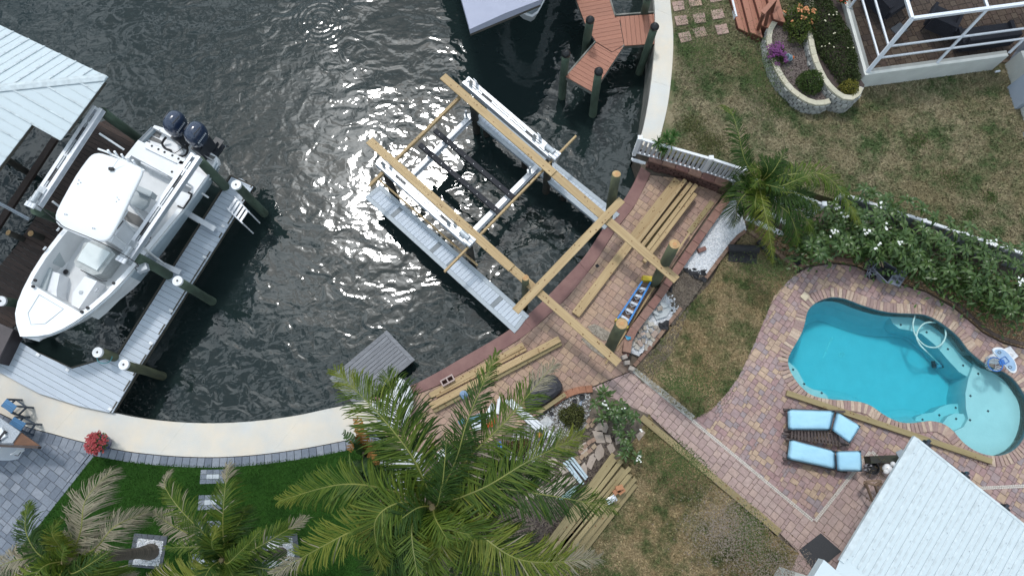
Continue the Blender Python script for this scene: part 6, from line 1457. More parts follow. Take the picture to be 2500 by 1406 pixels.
# hose and cleaner
M_HOSE = mat('pale_aqua_hose', (.62, .80, .78), .4)
hp = [(2234, 770), (2229, 790), (2232, 812), (2245, 832), (2262, 845), (2285, 848), (2302, 836), (2309, 815), (2302, 793), (2283, 787), (2258, 789), (2242, 805), (2238, 825), (2247, 843), (2262, 858)]
mb = MB(); mb.tube(smoothline([P(a, b, -.18 + .01 * (i % 2)) for i, (a, b) in enumerate(hp)], 5), .026, 8); tag(mb.build('pool_hose', M_HOSE, smooth=True), 'pale aqua hose looped in the pool water', 'hose')
cl_ = root('pool_cleaner', P(2290, 889, -1.4), 'pool cleaner on the pool floor at the end of the hose', 'pool cleaner')
M_CLN = mat('blue_grey_cleaner_plastic', (.16, .36, .46), .4); c = P(2290, 889, -.95)
mb = MB(); mb.box(c, (.2, .26, .12), Matrix.Rotation(.15, 3, 'Z'), taper=.75); mb.build('body', M_CLN, cl_)
for s in (-1, 1): mb = MB(); mb.tube([c + Vector((s * .12, -.1, -.03)), c + Vector((s * .12, .1, -.03))], .06, 10); mb.build('wheel', M_GREYD, cl_)
mb = MB(); mb.tube([c + ZV * .05, P(2276, 872, -.5), P(2262, 858, -.2)], .02, 8); mb.build('hose_stub', M_HOSE, cl_)
# hoop
hoop = root('basketball_hoop', P(2450, 880, 0), 'poolside basketball hoop with blue-white backboard and blue rim', 'basketball hoop')
M_HW = mat('white_moulded_plastic', (.76, .77, .80), .4); M_HB = mat('translucent_blue_board', (.30, .44, .62), .3); M_RIM = mat('blue_rim', (.04, .16, .50), .35)
bs = [P(*q, .1) for q in ((2408, 872), (2425, 862), (2463, 846), (2483, 870), (2465, 884), (2430, 888), (2415, 886))]
mb = MB(); mb.prism(xy(bs), .03, .16); mb.build('base', M_HW, hoop)
mb = MB(); mb.tube([P(2472, 866, .1), P(2452, 872, .55)], .05, 8); mb.build('mast', M_HW, hoop)
bq = smoothline([P(*q, .62) for q in ((2423, 853), (2444, 848), (2463, 862), (2480, 885), (2482, 905), (2474, 910), (2462, 902), (2445, 882))], 3, closed=True); bc = sum(bq, Vector()) / len(bq)
mb = MB(); mb.prism(xy(bq), .58, .62); bb = mb.build('backboard', M_HW, hoop)
mb = MB(); mb.prism([(bc.x + (p.x - bc.x) * .88, bc.y + (p.y - bc.y) * .86) for p in bq], .605, .628); mb.build('board_panel', M_HB, bb)
q = [P(*s, .64) for s in ((2443, 876), (2454, 870), (2464, 882), (2453, 889), (2443, 876))]; mb = MB(); mb.tube(q, .012, 6); mb.build('target_square', M_RIM, bb)
mb = MB()
for s in ((2440, 860), (2466, 896)): mb.tube([P(*s, .64) + Vector((math.cos(i) * .05, math.sin(i) * .04, 0)) for i in range(7)], .007, 5)
mb.build('printed_emblem', M_GREYD, bb)
rc = P(2430, 889, .66); mb = MB(); mb.tube([rc + Vector((math.cos(i / 16 * 6.283) * .21, math.sin(i / 16 * 6.283) * .20, 0)) for i in range(17)], .016, 6); mb.build('rim', M_RIM, hoop)
mb = MB()
for i in range(14):
    t = i / 14 * 6.283; mb.tube([rc + Vector((math.cos(t) * .2, math.sin(t) * .19, -.01)), rc + Vector((math.cos(t + .35) * .15, math.sin(t + .35) * .14, -.22))], .008, 4); mb.tube([rc + Vector((math.cos(t) * .2, math.sin(t) * .19, -.01)), rc + Vector((math.cos(t - .35) * .15, math.sin(t - .35) * .14, -.22))], .008, 4)
mb.build('net', M_HW, hoop)
mb = MB(); mb.beam(rc + (bc - rc) * .35, rc + (bc - rc) * .75, .14, .03); mb.build('rim_bracket', M_RIM, hoop)
# garden cart
cart = root('garden_cart', P(2165, 668, 0), 'grey plastic garden cart holding tools by the hedge', 'cart')
M_CART = mat('slate_plastic', (.165, .18, .225), .5, (.14, .155, .195), scale=6); M_CARTD = mat('dark_cart_inside', (.05, .055, .07), .6)
tq = PL([(2128, 652), (2152, 634), (2192, 657), (2168, 692)], .52); c = sum(tq, Vector()) / 4; bq = [c + (p - c) * .72 - ZV * .36 for p in tq]
mb = MB(); iq = [c + (p - c) * .90 for p in tq]; ib = [c + (p - c) * .66 - ZV * .32 for p in tq]
mb.add(tq + bq, [(i, 4 + i, 4 + (i + 1) % 4, (i + 1) % 4) for i in range(4)] + [(4, 7, 6, 5)]); mb.add(tq + iq, [(i, (i + 1) % 4, 4 + (i + 1) % 4, 4 + i) for i in range(4)]); mb.build('tub', M_CART, cart)
mb = MB(); mb.add(iq + ib, [(i, (i + 1) % 4, 4 + (i + 1) % 4, 4 + i) for i in range(4)] + [(4, 5, 6, 7)]); mb.build('tub_inside', M_CARTD, cart)
lq = PL([(2190, 655), (2218, 667), (2197, 699), (2166, 690)], .50); lc = sum(lq, Vector()) / 4
mb = MB(); mb.prism(xy(lq), .46, .50); mb.build('tray', M_CART, cart)
for (a, b) in ((2190, 668), (2203, 668), (2184, 680), (2199, 682), (2192, 690)):
    mb = MB(); mb.box(P(a, b, .505), (.11, .08, .02), Matrix.Rotation(-.5, 3, 'Z')); mb.build('tray_pocket', M_CARTD, cart)
for (a, b) in ((2127, 672), (2140, 644)):
    p = P(a, b, .16); mb = MB(); ax2 = Vector((.6, .8, 0)); mb.tube([p - ax2 * .05, p + ax2 * .05], .16, 16); mb.build('wheel', M_BLK, cart)
for (a, b, e, f) in ((2150, 650, 2143, 632), (2156, 652, 2150, 630)):
    mb = MB(); mb.tube([P(a, b, .45), P(e, f, .95)], .018, 6); tag(mb.build('tool_handle', mat('pale_wood_handle', (.42, .31, .19), .6)), ['wooden tool handle in the cart, the left one', 'wooden tool handle in the cart, the right one'][e == 2150], 'tool')
mb = MB(); rr = random.Random(8)
for k in range(60):
    p = P(2122 + rr.uniform(-6, 14), 655 + rr.uniform(-22, 18), .3 + rr.uniform(0, .25)); q = p + Vector((rr.uniform(-.12, .12), rr.uniform(-.12, .12), rr.uniform(-.1, .1))); mb.tube([p, q], .012, 4)
tag(mb.build('rope_heap', mat('striped_grey_cloth', (.22, .24, .30), .85, (.05, .055, .07), scale=14), kind=None), 'striped grey rag hanging over the cart end', 'rag')
mb = MB(); mb.box(P(1965, 724, .035), (.21, .21, .04), Matrix.Rotation(.75, 3, 'Z')); tag(mb.build('skimmer_lid', mat('cream_lid', (.58, .49, .36), .6)), 'cream square skimmer lid in the pool deck', 'lid')
mb = MB(); mb.prism(xy(PL([(1951, 1342), (2004, 1301), (2054, 1345), (1990, 1398)], .02)), .006, .025); tag(mb.build('door_mat', mat('charcoal_mat', (.055, .056, .062), .95, (.042, .043, .048), scale=40, bump=.3, bscale=120)), 'charcoal door mat on the pavers below the pavilion', 'mat')
# pots and figures by the pavilion
pot = root('black_pot', P(2118, 1140, 0), 'black round pot with grey stones beside the blue lounger', 'pot')
mb = MB(); mb.lathe(P(2120, 1143, 0), [(.12, 0), (.17, .28), (.175, .3), (.15, .3), (.14, .2)], 18); mb.build('pot_body', M_BLK, pot, smooth=False)
rr = random.Random(2)
for k in range(5): mb = MB(); mb.box(P(2114 + k % 3 * 5, 1136 + k // 3 * 10, .27), (.13, .07, .06), Matrix.Rotation(rr.uniform(0, .5), 3, 'Z'), taper=.7); mb.build('stone', mat('grey_mauve_stone', (.22, .21, .23), .8), pot)
bk = MB(); bk.beam(P(2118, 1122, .2), P(2215, 1118, .2), .2, .35); tag(bk.build('dark_planter_box', mat('dark_planter', (.022, .020, .020), .7, (.035, .04, .02), scale=6)), 'long dark planter box beside the pavilion post', 'planter')
sn_ = root('white_figurine', P(2165, 1142, 0), 'white round-bodied garden ornament among the pots', 'ornament'); M_PORC = mat('white_porcelain', (.82, .82, .83), .2)
for nm, px, z, r, sq in [('body', (2166, 1143), .30, .135, 1.0), ('head', (2180, 1132), .46, .068, 1), ('belly', (2163, 1150), .34, .08, .9)]:
    mb = MB(); c = P(*px, z); mb.lathe(c, [(r * math.sin(i / 10 * math.pi) + .001, -r * math.cos(i / 10 * math.pi) * sq) for i in range(11)], 18); mb.build(nm, M_PORC, sn_, smooth=True)
mb = MB(); mb.lathe(P(2158, 1134, .40), [(.014, 0), (.014, .01)], 8); mb.build('eye', M_BLK, sn_)
wf = root('wooden_chair', P(2135, 1195, 0), 'weathered wooden chair frame half under the ribbed roof', 'chair'); M_WW = mat('weathered_wood', (.23, .155, .105), .8, (.16, .105, .07), scale=5)
for a, b, za, zb3 in (((2110, 1175), (2150, 1172), .75, .75), ((2115, 1177), (2136, 1184), .75, .75), ((2136, 1184), (2152, 1173), .75, .75), ((2114, 1180), (2130, 1222), .75, .45), ((2136, 1184), (2147, 1215), .75, .45), ((2122, 1221), (2145, 1219), .45, .45), ((2142, 1184), (2172, 1178), .7, .7), ((2110, 1178), (2114, 1186), .75, .0), ((2150, 1175), (2146, 1184), .75, .0)):
    mb = MB(); mb.beam(P(*a, za), P(*b, zb3), .05, .05, up=Vector((.2, .1, 1))); mb.build('frame_rail', M_WW, wf)
mb = MB(); rr = random.Random(12)
for k in range(30): 
    p = P(2140 + rr.uniform(-16, 16), 1140 + rr.uniform(-12, 14), .1); q = p + Vector((rr.uniform(-.3, .3), rr.uniform(-.3, .3), rr.uniform(.1, .4))); mb.tube([p, q], .007, 4)
tag(mb.build('dry_twigs', mat('dry_twig', (.20, .15, .08), .9), kind='stuff'), 'dry twigs between the pots', 'twigs')
mb = MB(); mb.box(P(2198, 1106, .8), (.2, .16, .03), Matrix.Rotation(.4, 3, 'Z')); mb.box(P(2201, 1109, .7), (.12, .1, .2), Matrix.Rotation(.4, 3, 'Z')); tag(mb.build('glass_lantern', mat('grey_lantern_glass', (.30, .34, .38), .2)), 'small grey glass lantern at the roof corner', 'lantern')

# ================================================================ left patio: bar counter, stools, potted flowers
bar = root('outdoor_bar', P(20, 1090, 0), 'white outdoor bar with granite top and dark timber trim at the left edge', 'bar')
M_GRAN = mat('speckled_granite', (.42, .45, .49), .3, (.26, .285, .32), scale=38, detail=2, coords='World')
M_DTIM = mat('dark_timber_trim', (.05, .032, .028), .5, scale=5); M_RTIM = mat('reddish_timber', (.15, .065, .03), .5, scale=4)
zt = 1.06
mb = MB(); mb.prism(xy(PL([(-120, 955), (0, 1020), (49, 1054), (30, 1081), (-10, 1081), (-120, 1040)], zt)), zt - .05, zt); mb.build('counter_top', M_GRAN, bar)
mb = MB(); mb.prism(xy(PL([(51, 1056), (97, 1088), (33, 1086), (34, 1080)], zt - .05)), zt - .1, zt - .05); mb.build('corner_shelf', M_RTIM, bar)
mb = MB(); mb.beam(P(-80, 1084, zt - .06), P(97, 1092, zt - .06), .06, .13); mb.build('front_trim', M_DTIM, bar)
mb = MB(); mb.prism(xy(PL([(-120, 980), (0, 1045), (62, 1092), (45, 1120), (20, 1124), (-120, 1090)], .0)), 0, zt - .12); mb.build('base_cabinet', M_WHITE, bar)
mb = MB(); mb.box(P(43, 1104, .55), (.22, .02, .28), Matrix.Rotation(.62, 3, 'Z')); hd = mb.build('cabinet_door', M_PVC, bar)
q = [P(*s, .72) for s in ((36, 1111), (44, 1112), (51, 1103))]; mb = MB(); mb.tube(q, .012, 6); mb.build('door_handle', M_BLK, hd)
mb = MB(); mb.box(P(-4, 1062, zt + .05), (.34, .30, .06), Matrix.Rotation(.6, 3, 'Z')); mb.build('sink', M_HW, bar)
mb = MB(); mb.beam(P(14, 1052, zt + .06), P(-6, 1078, zt + .06), .07, .05); mb.build('sink_frame', M_BLK, bar)
M_STB = mat('blue_stool_slat', (.055, .17, .33), .5, (.045, .14, .28), scale=5, objvar=.08); M_STL = mat('slate_blue_frame', (.035, .055, .085), .5)
def stool(pts, legs, label):
    """seat quad at 0.75 m and feet on the walk"""
    S = PL(pts, .74); c = sum(S, Vector()) / 4; rt = root('bar_stool', Vector((c.x, c.y, 0)), label, 'bar stool', 'blue bar stools')
    for k in range(4):
        t0_, t1_ = k / 4 + .01, (k + 1) / 4 - .01; mb = MB(); q = [S[0].lerp(S[3], t0_), S[1].lerp(S[2], t0_), S[1].lerp(S[2], t1_), S[0].lerp(S[3], t1_)]; mb.prism(xy(q), .715, .74); mb.build('seat_slat', M_STB, rt)
    L4 = [P(*q, 0) for q in legs]
    for a, b in zip(S, L4): mb = MB(); mb.beam(c.lerp(a, .92) - ZV * .03, b, .05, .05, up=Vector((.3, 1, 0))); mb.build('leg', M_STL, rt)
    for i, j in ((0, 1), (1, 2), (2, 3), (3, 0)):
        a = S[i].lerp(L4[i], .6); b = S[j].lerp(L4[j], .6); mb = MB(); mb.beam(a, b, .035, .05); mb.build('stretcher', M_STL, rt)
stool([(16, 973), (41, 991), (27, 1009), (2, 990)], [(53, 976), (81, 995), (56, 1016), (22, 1000)], 'blue slatted bar stool at the upper end of the bar')
stool([(34, 1017), (63, 1033), (50, 1051), (22, 1034)], [(72, 1018), (101, 1036), (82, 1062), (48, 1048)], 'blue slatted bar stool next to the granite corner')
fp = root('flower_pot', P(262, 1086, 0), 'dark blue glazed pot full of red flowers on the walk edge', 'flower pot')
M_BPOT = mat('blue_glazed_pot', (.035, .04, .11), .25, (.05, .05, .13), scale=20, bump=.3, bscale=20)
mb = MB(); mb.lathe(P(262, 1082, 0), [(.13, 0), (.20, .12), (.245, .3), (.24, .45), (.255, .52), (.22, .52), (.2, .44)], 22); mb.build('pot_body', M_BPOT, fp, smooth=True)

# ================================================================ turf squares and tree gravel squares
for k, (px, lt) in enumerate([([(490, 1146), (551, 1145), (549, 1179), (487, 1181)], [(502, 1156), (537, 1155), (536, 1167), (500, 1168)]), ([(485, 1208), (545, 1207), (543, 1242), (482, 1245)], [(496, 1219), (532, 1218), (531, 1231), (494, 1232)]), ([(478, 1272), (540, 1270), (537, 1306), (474, 1310)], [(492, 1283), (527, 1281), (526, 1297), (490, 1298)]), ([(470, 1352), (532, 1348), (530, 1385), (466, 1389)], [(480, 1362), (518, 1360), (516, 1376), (478, 1378)])]):
    a, b, c, d = PL(px, .03); rt = root('paver_square', (a + b + c + d) / 4, ['grey paver square with pale centre in the turf, first below the walk', 'grey paver square with pale centre in the turf, second below the walk', 'grey paver square partly under the middle palm, third below the walk', 'grey paver square under the middle palm, lowest of the four'][k], 'paver square', 'grey paver squares in the turf')
    la, lb_, lc_, ld_ = PL(lt, .03)
    for i in range(4):
        for j in range(3):
            s0, s1, t0_, t1_ = i / 4 + .006, (i + 1) / 4 - .006, j / 3 + .01, (j + 1) / 3 - .01
            f = lambda s, t: a.lerp(b, s).lerp(d.lerp(c, s), t)
            mid = (j == 1 and i in (1, 2)); mb = MB(); mb.prism(xy([f(s0, t0_), f(s1, t0_), f(s1, t1_), f(s0, t1_)]), -.03, .034 if mid else .03); mb.build('paver', mat('pale_paver', (.50, .54, .58), .8, objvar=.06) if mid else M_GREY, rt)
def gravelsquare(px, inner, label, seed, slabel):
    a, b, c, d = PL(px, .03); ia, ib_, ic, id_ = PL(inner, .03); rt = root('tree_surround', (a + b + c + d) / 4, label, 'tree surround')
    O, I = [a, b, c, d], [ia, ib_, ic, id_]
    for k in range(4):
        for t in range(5):
            q = [O[k].lerp(O[(k + 1) % 4], t / 5 + .006), O[k].lerp(O[(k + 1) % 4], (t + 1) / 5 - .006), I[k].lerp(I[(k + 1) % 4], (t + 1) / 5 - .006), I[k].lerp(I[(k + 1) % 4], t / 5 + .006)]
            mb = MB(); mb.prism(xy(q), -.03, .035); mb.build('paver', mat('dark_slate_paver', (.10, .11, .13), .8, objvar=.12), rt)
    slab('gravel_fill', I, .02, -.02, M_WGR, kind=None, parent=rt)
    stones('white_pebbles', I, 900, M_WGR, seed, .015, (.018, .036), slabel)
gravelsquare([(328, 1301), (409, 1308), (395, 1389), (312, 1382)], [(337, 1313), (399, 1320), (388, 1381), (324, 1377)], 'slate-edged gravel square at the foot of the left palm', 51, 'white pebbles around the left palm trunk')
gravelsquare([(640, 1310), (725, 1300), (735, 1390), (640, 1395)], [(652, 1320), (713, 1313), (722, 1380), (652, 1384)], 'slate-edged gravel square at the foot of the middle palm', 52, 'white pebbles under the middle palm')

# ================================================================ flagstones
FS = [[(490, 470), (530, 415), (600, 410), (620, 450), (600, 500), (520, 490)], [(470, 490), (560, 490), (590, 600), (510, 600)], [(515, 640), (550, 620), (580, 680), (575, 730), (530, 775), (485, 730)], [(440, 740), (475, 712), (500, 760), (455, 860), (410, 830)], [(345, 850), (390, 800), (412, 850), (410, 910), (360, 915)], [(100, 960), (190, 935), (195, 1000), (100, 1045), (80, 1010)], [(205, 960), (290, 930), (305, 1000), (215, 1025)], [(100, 1070), (175, 1020), (190, 1090), (110, 1160), (90, 1130)], [(0, 1050), (60, 1030), (70, 1100), (20, 1140)], [(590, 530), (640, 530), (660, 610), (600, 590)], [(610, 640), (660, 600), (690, 670), (650, 715)], [(-110, 900), (-40, 870), (10, 930), (-60, 990)], [(-200, 960), (-120, 930), (-90, 1000), (-170, 1040)], [(-90, 1060), (-20, 1030), (-10, 1110), (-80, 1130)], [(20, 780), (90, 740), (130, 800), (60, 850)], [(140, 850), (200, 820), (240, 880), (170, 915)], [(250, 760), (310, 730), (330, 790), (280, 830)], [(-180, 1090), (-110, 1080), (-110, 1150), (-190, 1160)], [(690, 560), (740, 540), (760, 600), (700, 620)], [(660, 450), (720, 430), (740, 490), (680, 510)], [(330, 640), (400, 600), (420, 680), (360, 720)], [(20, 900), (90, 880), (100, 940), (50, 970)]]
M_FLAG = mat('pinkish_flagstone', (.40, .335, .285), .9, (.33, .265, .225), scale=3, bump=.35, bscale=14, objvar=.12)
fl_r = struct_root('flagstone_path')
for poly in FS:
    W_ = PL([(1330 + x / 4.017, 930 + y / 4.017) for x, y in poly], .04); cc = sum(W_, Vector()) / len(W_); sm = [cc + (p - cc) * 1.1 for p in W_]
    mb = MB(); mb.prism(xy(sm), -.03, .04); mb.build('flagstone', M_FLAG, fl_r)
PALT = [(.34, .24, .165), (.31, .205, .15), (.38, .285, .20)]
M_SMP = mat('tan_small_paver', None, .9, palette=PALT, scale=8, var=.1)
rr = random.Random(6)
for (a, b) in [(1437, 1027), (1445, 1037), (1434, 1040), (1450, 1026), (1448, 1074), (1450, 1090), (1438, 1080), (1428, 1090), (1440, 1100), (1430, 1108), (1418, 1100), (1420, 1115), (1408, 1118), (1412, 1128)]:
    mb = MB(); mb.box(P(a, b, .02), (.14, .11, .05), Matrix.Rotation(.7 + rr.uniform(-.2, .2), 3, 'Z')); mb.build('small_paver', M_SMP, fl_r)
mb = MB(); mb.prism(xy(PL([(1552, 1062), (1568, 1048), (1576, 1056), (1560, 1076)], .05)), .0, .05); tag(mb.build('stone_slab', M_FLAG), 'pale stone slab at the plank edge by the plumeria', 'slab')

# ================================================================ clutter below the tall palm
for k in range(4):
    mb = MB(); mb.tube([P(1232 + k * 5, 977 - k * 3 + (6 if k > 1 else 0), .12), P(1330 + k * 8, 1068 - k * 1.5, .06)], .032, 10); tag(mb.build('white_pipe', M_PVC), 'long white plastic pipe lying under the palm fronds, %s of four' % ('leftmost', 'second from left', 'third from left', 'rightmost')[k], 'pipe', 'long white pipes under the palm')
for k in range(4):
    mb = MB(); mb.tube([P(1376 + k * 6.5, 1128 - k * 4.5, .12), P(1419 + k * 5.6 if k < 3 else 1434, 1180 - k * 5 + (6 if k == 1 else 0), .08)], .034, 10); tag(mb.build('pale_pipe', mat('pale_blue_pipe', (.52, .62, .68), .4)), 'pale blue pipe piece by the lower timber stack, %s of four' % ('leftmost', 'second from left', 'third from left', 'rightmost')[k], 'pipe', 'pale pipes by the timber stack')
for k in range(4):
    mb = MB(); mb.tube([P(1364 + k * 8, 1219 - k * 1, .06), P(1405 + k * 4, 1187 - k * 2, .06)], .022, 10); tag(mb.build('thin_pipe', mat('pale_aqua_pipe', (.40, .54, .58), .4)), 'thin aqua pipe piece beside the flagstones, %s of four' % ('leftmost', 'second from left', 'third from left', 'rightmost')[k], 'pipe', 'thin aqua pipes by the flagstones')
tq = root('caulk_tube', P(1217, 993, .04), 'white cylindrical tube with a nozzle on the patio', 'tube'); mb = MB(); mb.tube([P(1214, 1010, .06), P(1219, 974, .06)], .055, 12); mb.build('barrel', M_HW, tq); mb = MB(); mb.tube([P(1219, 974, .06), P(1220, 966, .06)], [.02, .01], 8); mb.build('nozzle', M_HW, tq)
tr2 = root('white_trough', P(1195, 1005, .05), 'long white plastic trough on the patio clutter', 'trough'); mb = MB(); mb.beam(P(1186, 1022, .1), P(1206, 986, .1), .16, .07); mb.build('body', M_PVC, tr2); mb = MB(); mb.beam(P(1188, 1018, .142), P(1204, 989, .142), .06, .012); mb.build('slot', M_ALUD, tr2)
sheet('orange_bag', [(1178, 1048), (1195, 1030), (1216, 1012), (1206, 1040)], .08, .06, mat('orange_red_plastic', (.55, .09, .03), .5), 'orange-red plastic bag among the clutter', 'bag', 71, 6, 5)
for k, (px, z, col, lab, cat) in enumerate([([(1140, 1020), (1172, 1008), (1176, 1030), (1150, 1040)], .14, (.10, .28, .46), 'blue and white package left in the patio clutter', 'package'), ([(1150, 1034), (1172, 1026), (1178, 1046), (1156, 1050)], .17, (.72, .75, .80), 'white package on the patio clutter', 'package'), ([(1118, 1028), (1130, 1020), (1134, 1032), (1122, 1036)], .1, (.14, .36, .50), 'light blue bottle lying in the clutter', 'bottle'), ([(1212, 1080), (1222, 1076), (1240, 1118), (1230, 1124)], .1, (.02, .13, .36), 'blue tarp strip under the palm fronds', 'tarp'), ([(1318, 1028), (1336, 1014), (1352, 1030), (1334, 1046)], .06, (.50, .51, .52), 'pale grey square slab beside the shrub', 'slab'), ([(1066, 1105), (1096, 1084), (1102, 1104), (1072, 1130)], .35, (.72, .73, .75), 'white cooler lid under the palm fronds', 'cooler')]):
    W_ = PL(px, z); mb = MB(); cc = sum(W_, Vector()) / len(W_); rr = random.Random(k)
    mb.add([p + ZV * rr.uniform(-.02, .02) for p in W_] + [Vector((cc.x + (p.x - cc.x) * 1.03, cc.y + (p.y - cc.y) * 1.03, .01)) for p in W_] + [cc + ZV * .03], [(0, 1, 8), (1, 2, 8), (2, 3, 8), (3, 0, 8)] + [(i, 4 + i, 4 + (i + 1) % 4, (i + 1) % 4) for i in range(4)])
    tag(mb.build(cat + '_item' if cat in ('package',) else cat, mat('clutter_%d' % k, col, .5, scale=9, var=.15)), lab, cat)
mb = MB(); mb.lathe(P(1133, 965, 0), [(.09, 0), (.12, .1), (.12, .22), (.05, .3), (.03, .34)], 14); tag(mb.build('blue_jug', mat('clear_blue_plastic', (.22, .34, .52), .2)), 'translucent blue water jug beside the lower beams', 'jug')
tp = root('covered_chair', P(1330, 955, 0), 'dark tarp-covered bundle on the patio by the palm tip', 'bundle')
tw_ = PL([(1284, 985), (1290, 945), (1320, 920), (1352, 915), (1372, 938), (1366, 958), (1330, 985), (1300, 995)], .35); cc = sum(tw_, Vector()) / len(tw_); sm = smoothline(tw_, 3, closed=True); ns = len(sm); rr = random.Random(14)
rings = [[Vector((cc.x + (p.x - cc.x) * s, cc.y + (p.y - cc.y) * s, z + rr.uniform(-.02, .02))) for p in sm] for s, z in ((1.06, .0), (1.04, .2), (.96, .38), (.7, .47), (.3, .5))]
mb = MB(); mb.add([q for r_ in rings for q in r_], [(k * ns + j, k * ns + (j + 1) % ns, (k + 1) * ns + (j + 1) % ns, (k + 1) * ns + j) for k in range(4) for j in range(ns)] + [tuple(4 * ns + j for j in range(ns))]); mb.build('tarp', mat('charcoal_tarp', (.035, .034, .042), .6, (.022, .022, .028), scale=8), tp, smooth=False)
for k, (a, b, r) in enumerate([(1346, 1010, .06), (1420, 970, .09), (1402, 980, .07)]):
    mb = MB(); mb.lathe(P(a, b, 0), [(r * .8, 0), (r, r * 1.6), (r * .8, r * 1.6), (r * .7, r)], 14); tag(mb.build('black_nursery_pot', M_BLK), ['small black pot by the pale grey slab', 'round black pot at the curb by the plumeria', 'small black pot in the gravel by the blue ornament'][k], 'pot')
mb = MB(); mb.tube([P(1408, 998, .08), P(1416, 988, .12), P(1421, 976, .05)], [.02, .05, .012], 10); tag(mb.build('bird_ornament', mat('blue_grey_ornament', (.34, .40, .50), .4)), 'blue-grey bird ornament on the white gravel', 'ornament')
bw_ = root('terracotta_bowl', P(1317, 1060, 0), 'glazed bowl with orange contents near the white pipes', 'bowl'); mb = MB(); mb.lathe(P(1317, 1060, 0), [(.1, 0), (.14, .16), (.15, .17), (.12, .16), (.1, .1)], 16); mb.build('bowl', mat('dark_green_glaze', (.06, .075, .06), .3), bw_); mb = MB(); mb.lathe(P(1317, 1061, .08), [(.1, 0), (.05, .05)], 10); mb.build('contents', mat('orange_petals', (.42, .18, .05), .8), bw_)
# white tender half hidden by fronds
td = root('white_tender', P(985, 985, .1), 'white curved plastic dinghy hull half hidden by palm fronds', 'dinghy')
mb = MB(); pts = smoothline([P(972, 930, .3), P(990, 945, .32), P(998, 970, .32), P(996, 1000, .3), P(980, 1030, .28), P(955, 1035, .28), P(930, 1020, .26), P(912, 985, .26)], 4); mb.tube(pts, .13, 10); mb.build('side_tube', M_HW, td, smooth=True)
mb = MB(); mb.prism(xy(PL([(968, 940), (988, 960), (990, 1000), (970, 1022), (935, 1012), (918, 985)], .15)), .1, .16); mb.build('floor', M_PVC, td)
# ================================================================ plants
def leafmat(name, c1, c2, rough=.55, tr=.2, spec=.22):
    m = bpy.data.materials.new(name); m.use_nodes = True; t = m.node_tree; n = t.nodes; l = t.links
    b = n['Principled BSDF']; b.inputs['Roughness'].default_value = rough; b.inputs['Specular IOR Level'].default_value = spec
    at = n.new('ShaderNodeAttribute'); at.attribute_name = 'rnd'; oi = n.new('ShaderNodeObjectInfo')
    ad_ = n.new('ShaderNodeMath'); ad_.operation = 'ADD'; l.new(at.outputs['Fac'], ad_.inputs[0]); l.new(oi.outputs['Random'], ad_.inputs[1])
    fr = n.new('ShaderNodeMath'); fr.operation = 'FRACT'; l.new(ad_.outputs[0], fr.inputs[0])
    mx_ = n.new('ShaderNodeMix'); mx_.data_type = 'RGBA'; l.new(fr.outputs[0], mx_.inputs[0]); mx_.inputs[6].default_value = (*c1, 1); mx_.inputs[7].default_value = (*c2, 1)
    l.new(mx_.outputs[2], b.inputs['Base Color'])
    tl_ = n.new('ShaderNodeBsdfTranslucent'); l.new(mx_.outputs[2], tl_.inputs[0]); ms = n.new('ShaderNodeMixShader'); ms.inputs[0].default_value = tr
    l.new(b.outputs[0], ms.inputs[1]); l.new(tl_.outputs[0], ms.inputs[2]); l.new(ms.outputs[0], n['Material Output'].inputs[0])
    return m
L_PALM = leafmat('palm_leaflet', (.036, .076, .009), (.100, .142, .017))
L_PALMY = leafmat('yellowing_palm_leaflet', (.080, .122, .014), (.170, .185, .028))
L_PALMD = leafmat('dry_palm_leaflet', (.20, .18, .125), (.33, .295, .215), .7, .2, .2)
L_PALMK = leafmat('deep_green_palm_leaflet', (.014, .042, .007), (.044, .084, .014))
L_DEAD = leafmat('burnt_leaf', (.20, .095, .025), (.33, .17, .05), .7)
M_RACH = mat('palm_rachis', (.21, .215, .045), .55, (.13, .15, .035), scale=3)
M_TRUNK = mat('ringed_palm_trunk', (.155, .125, .10), .9, (.085, .068, .055), scale=3, stretch=(.4, .4, 7), bump=.9, bscale=9)
M_STEM = mat('grey_green_stem', (.15, .13, .09), .85, scale=4)
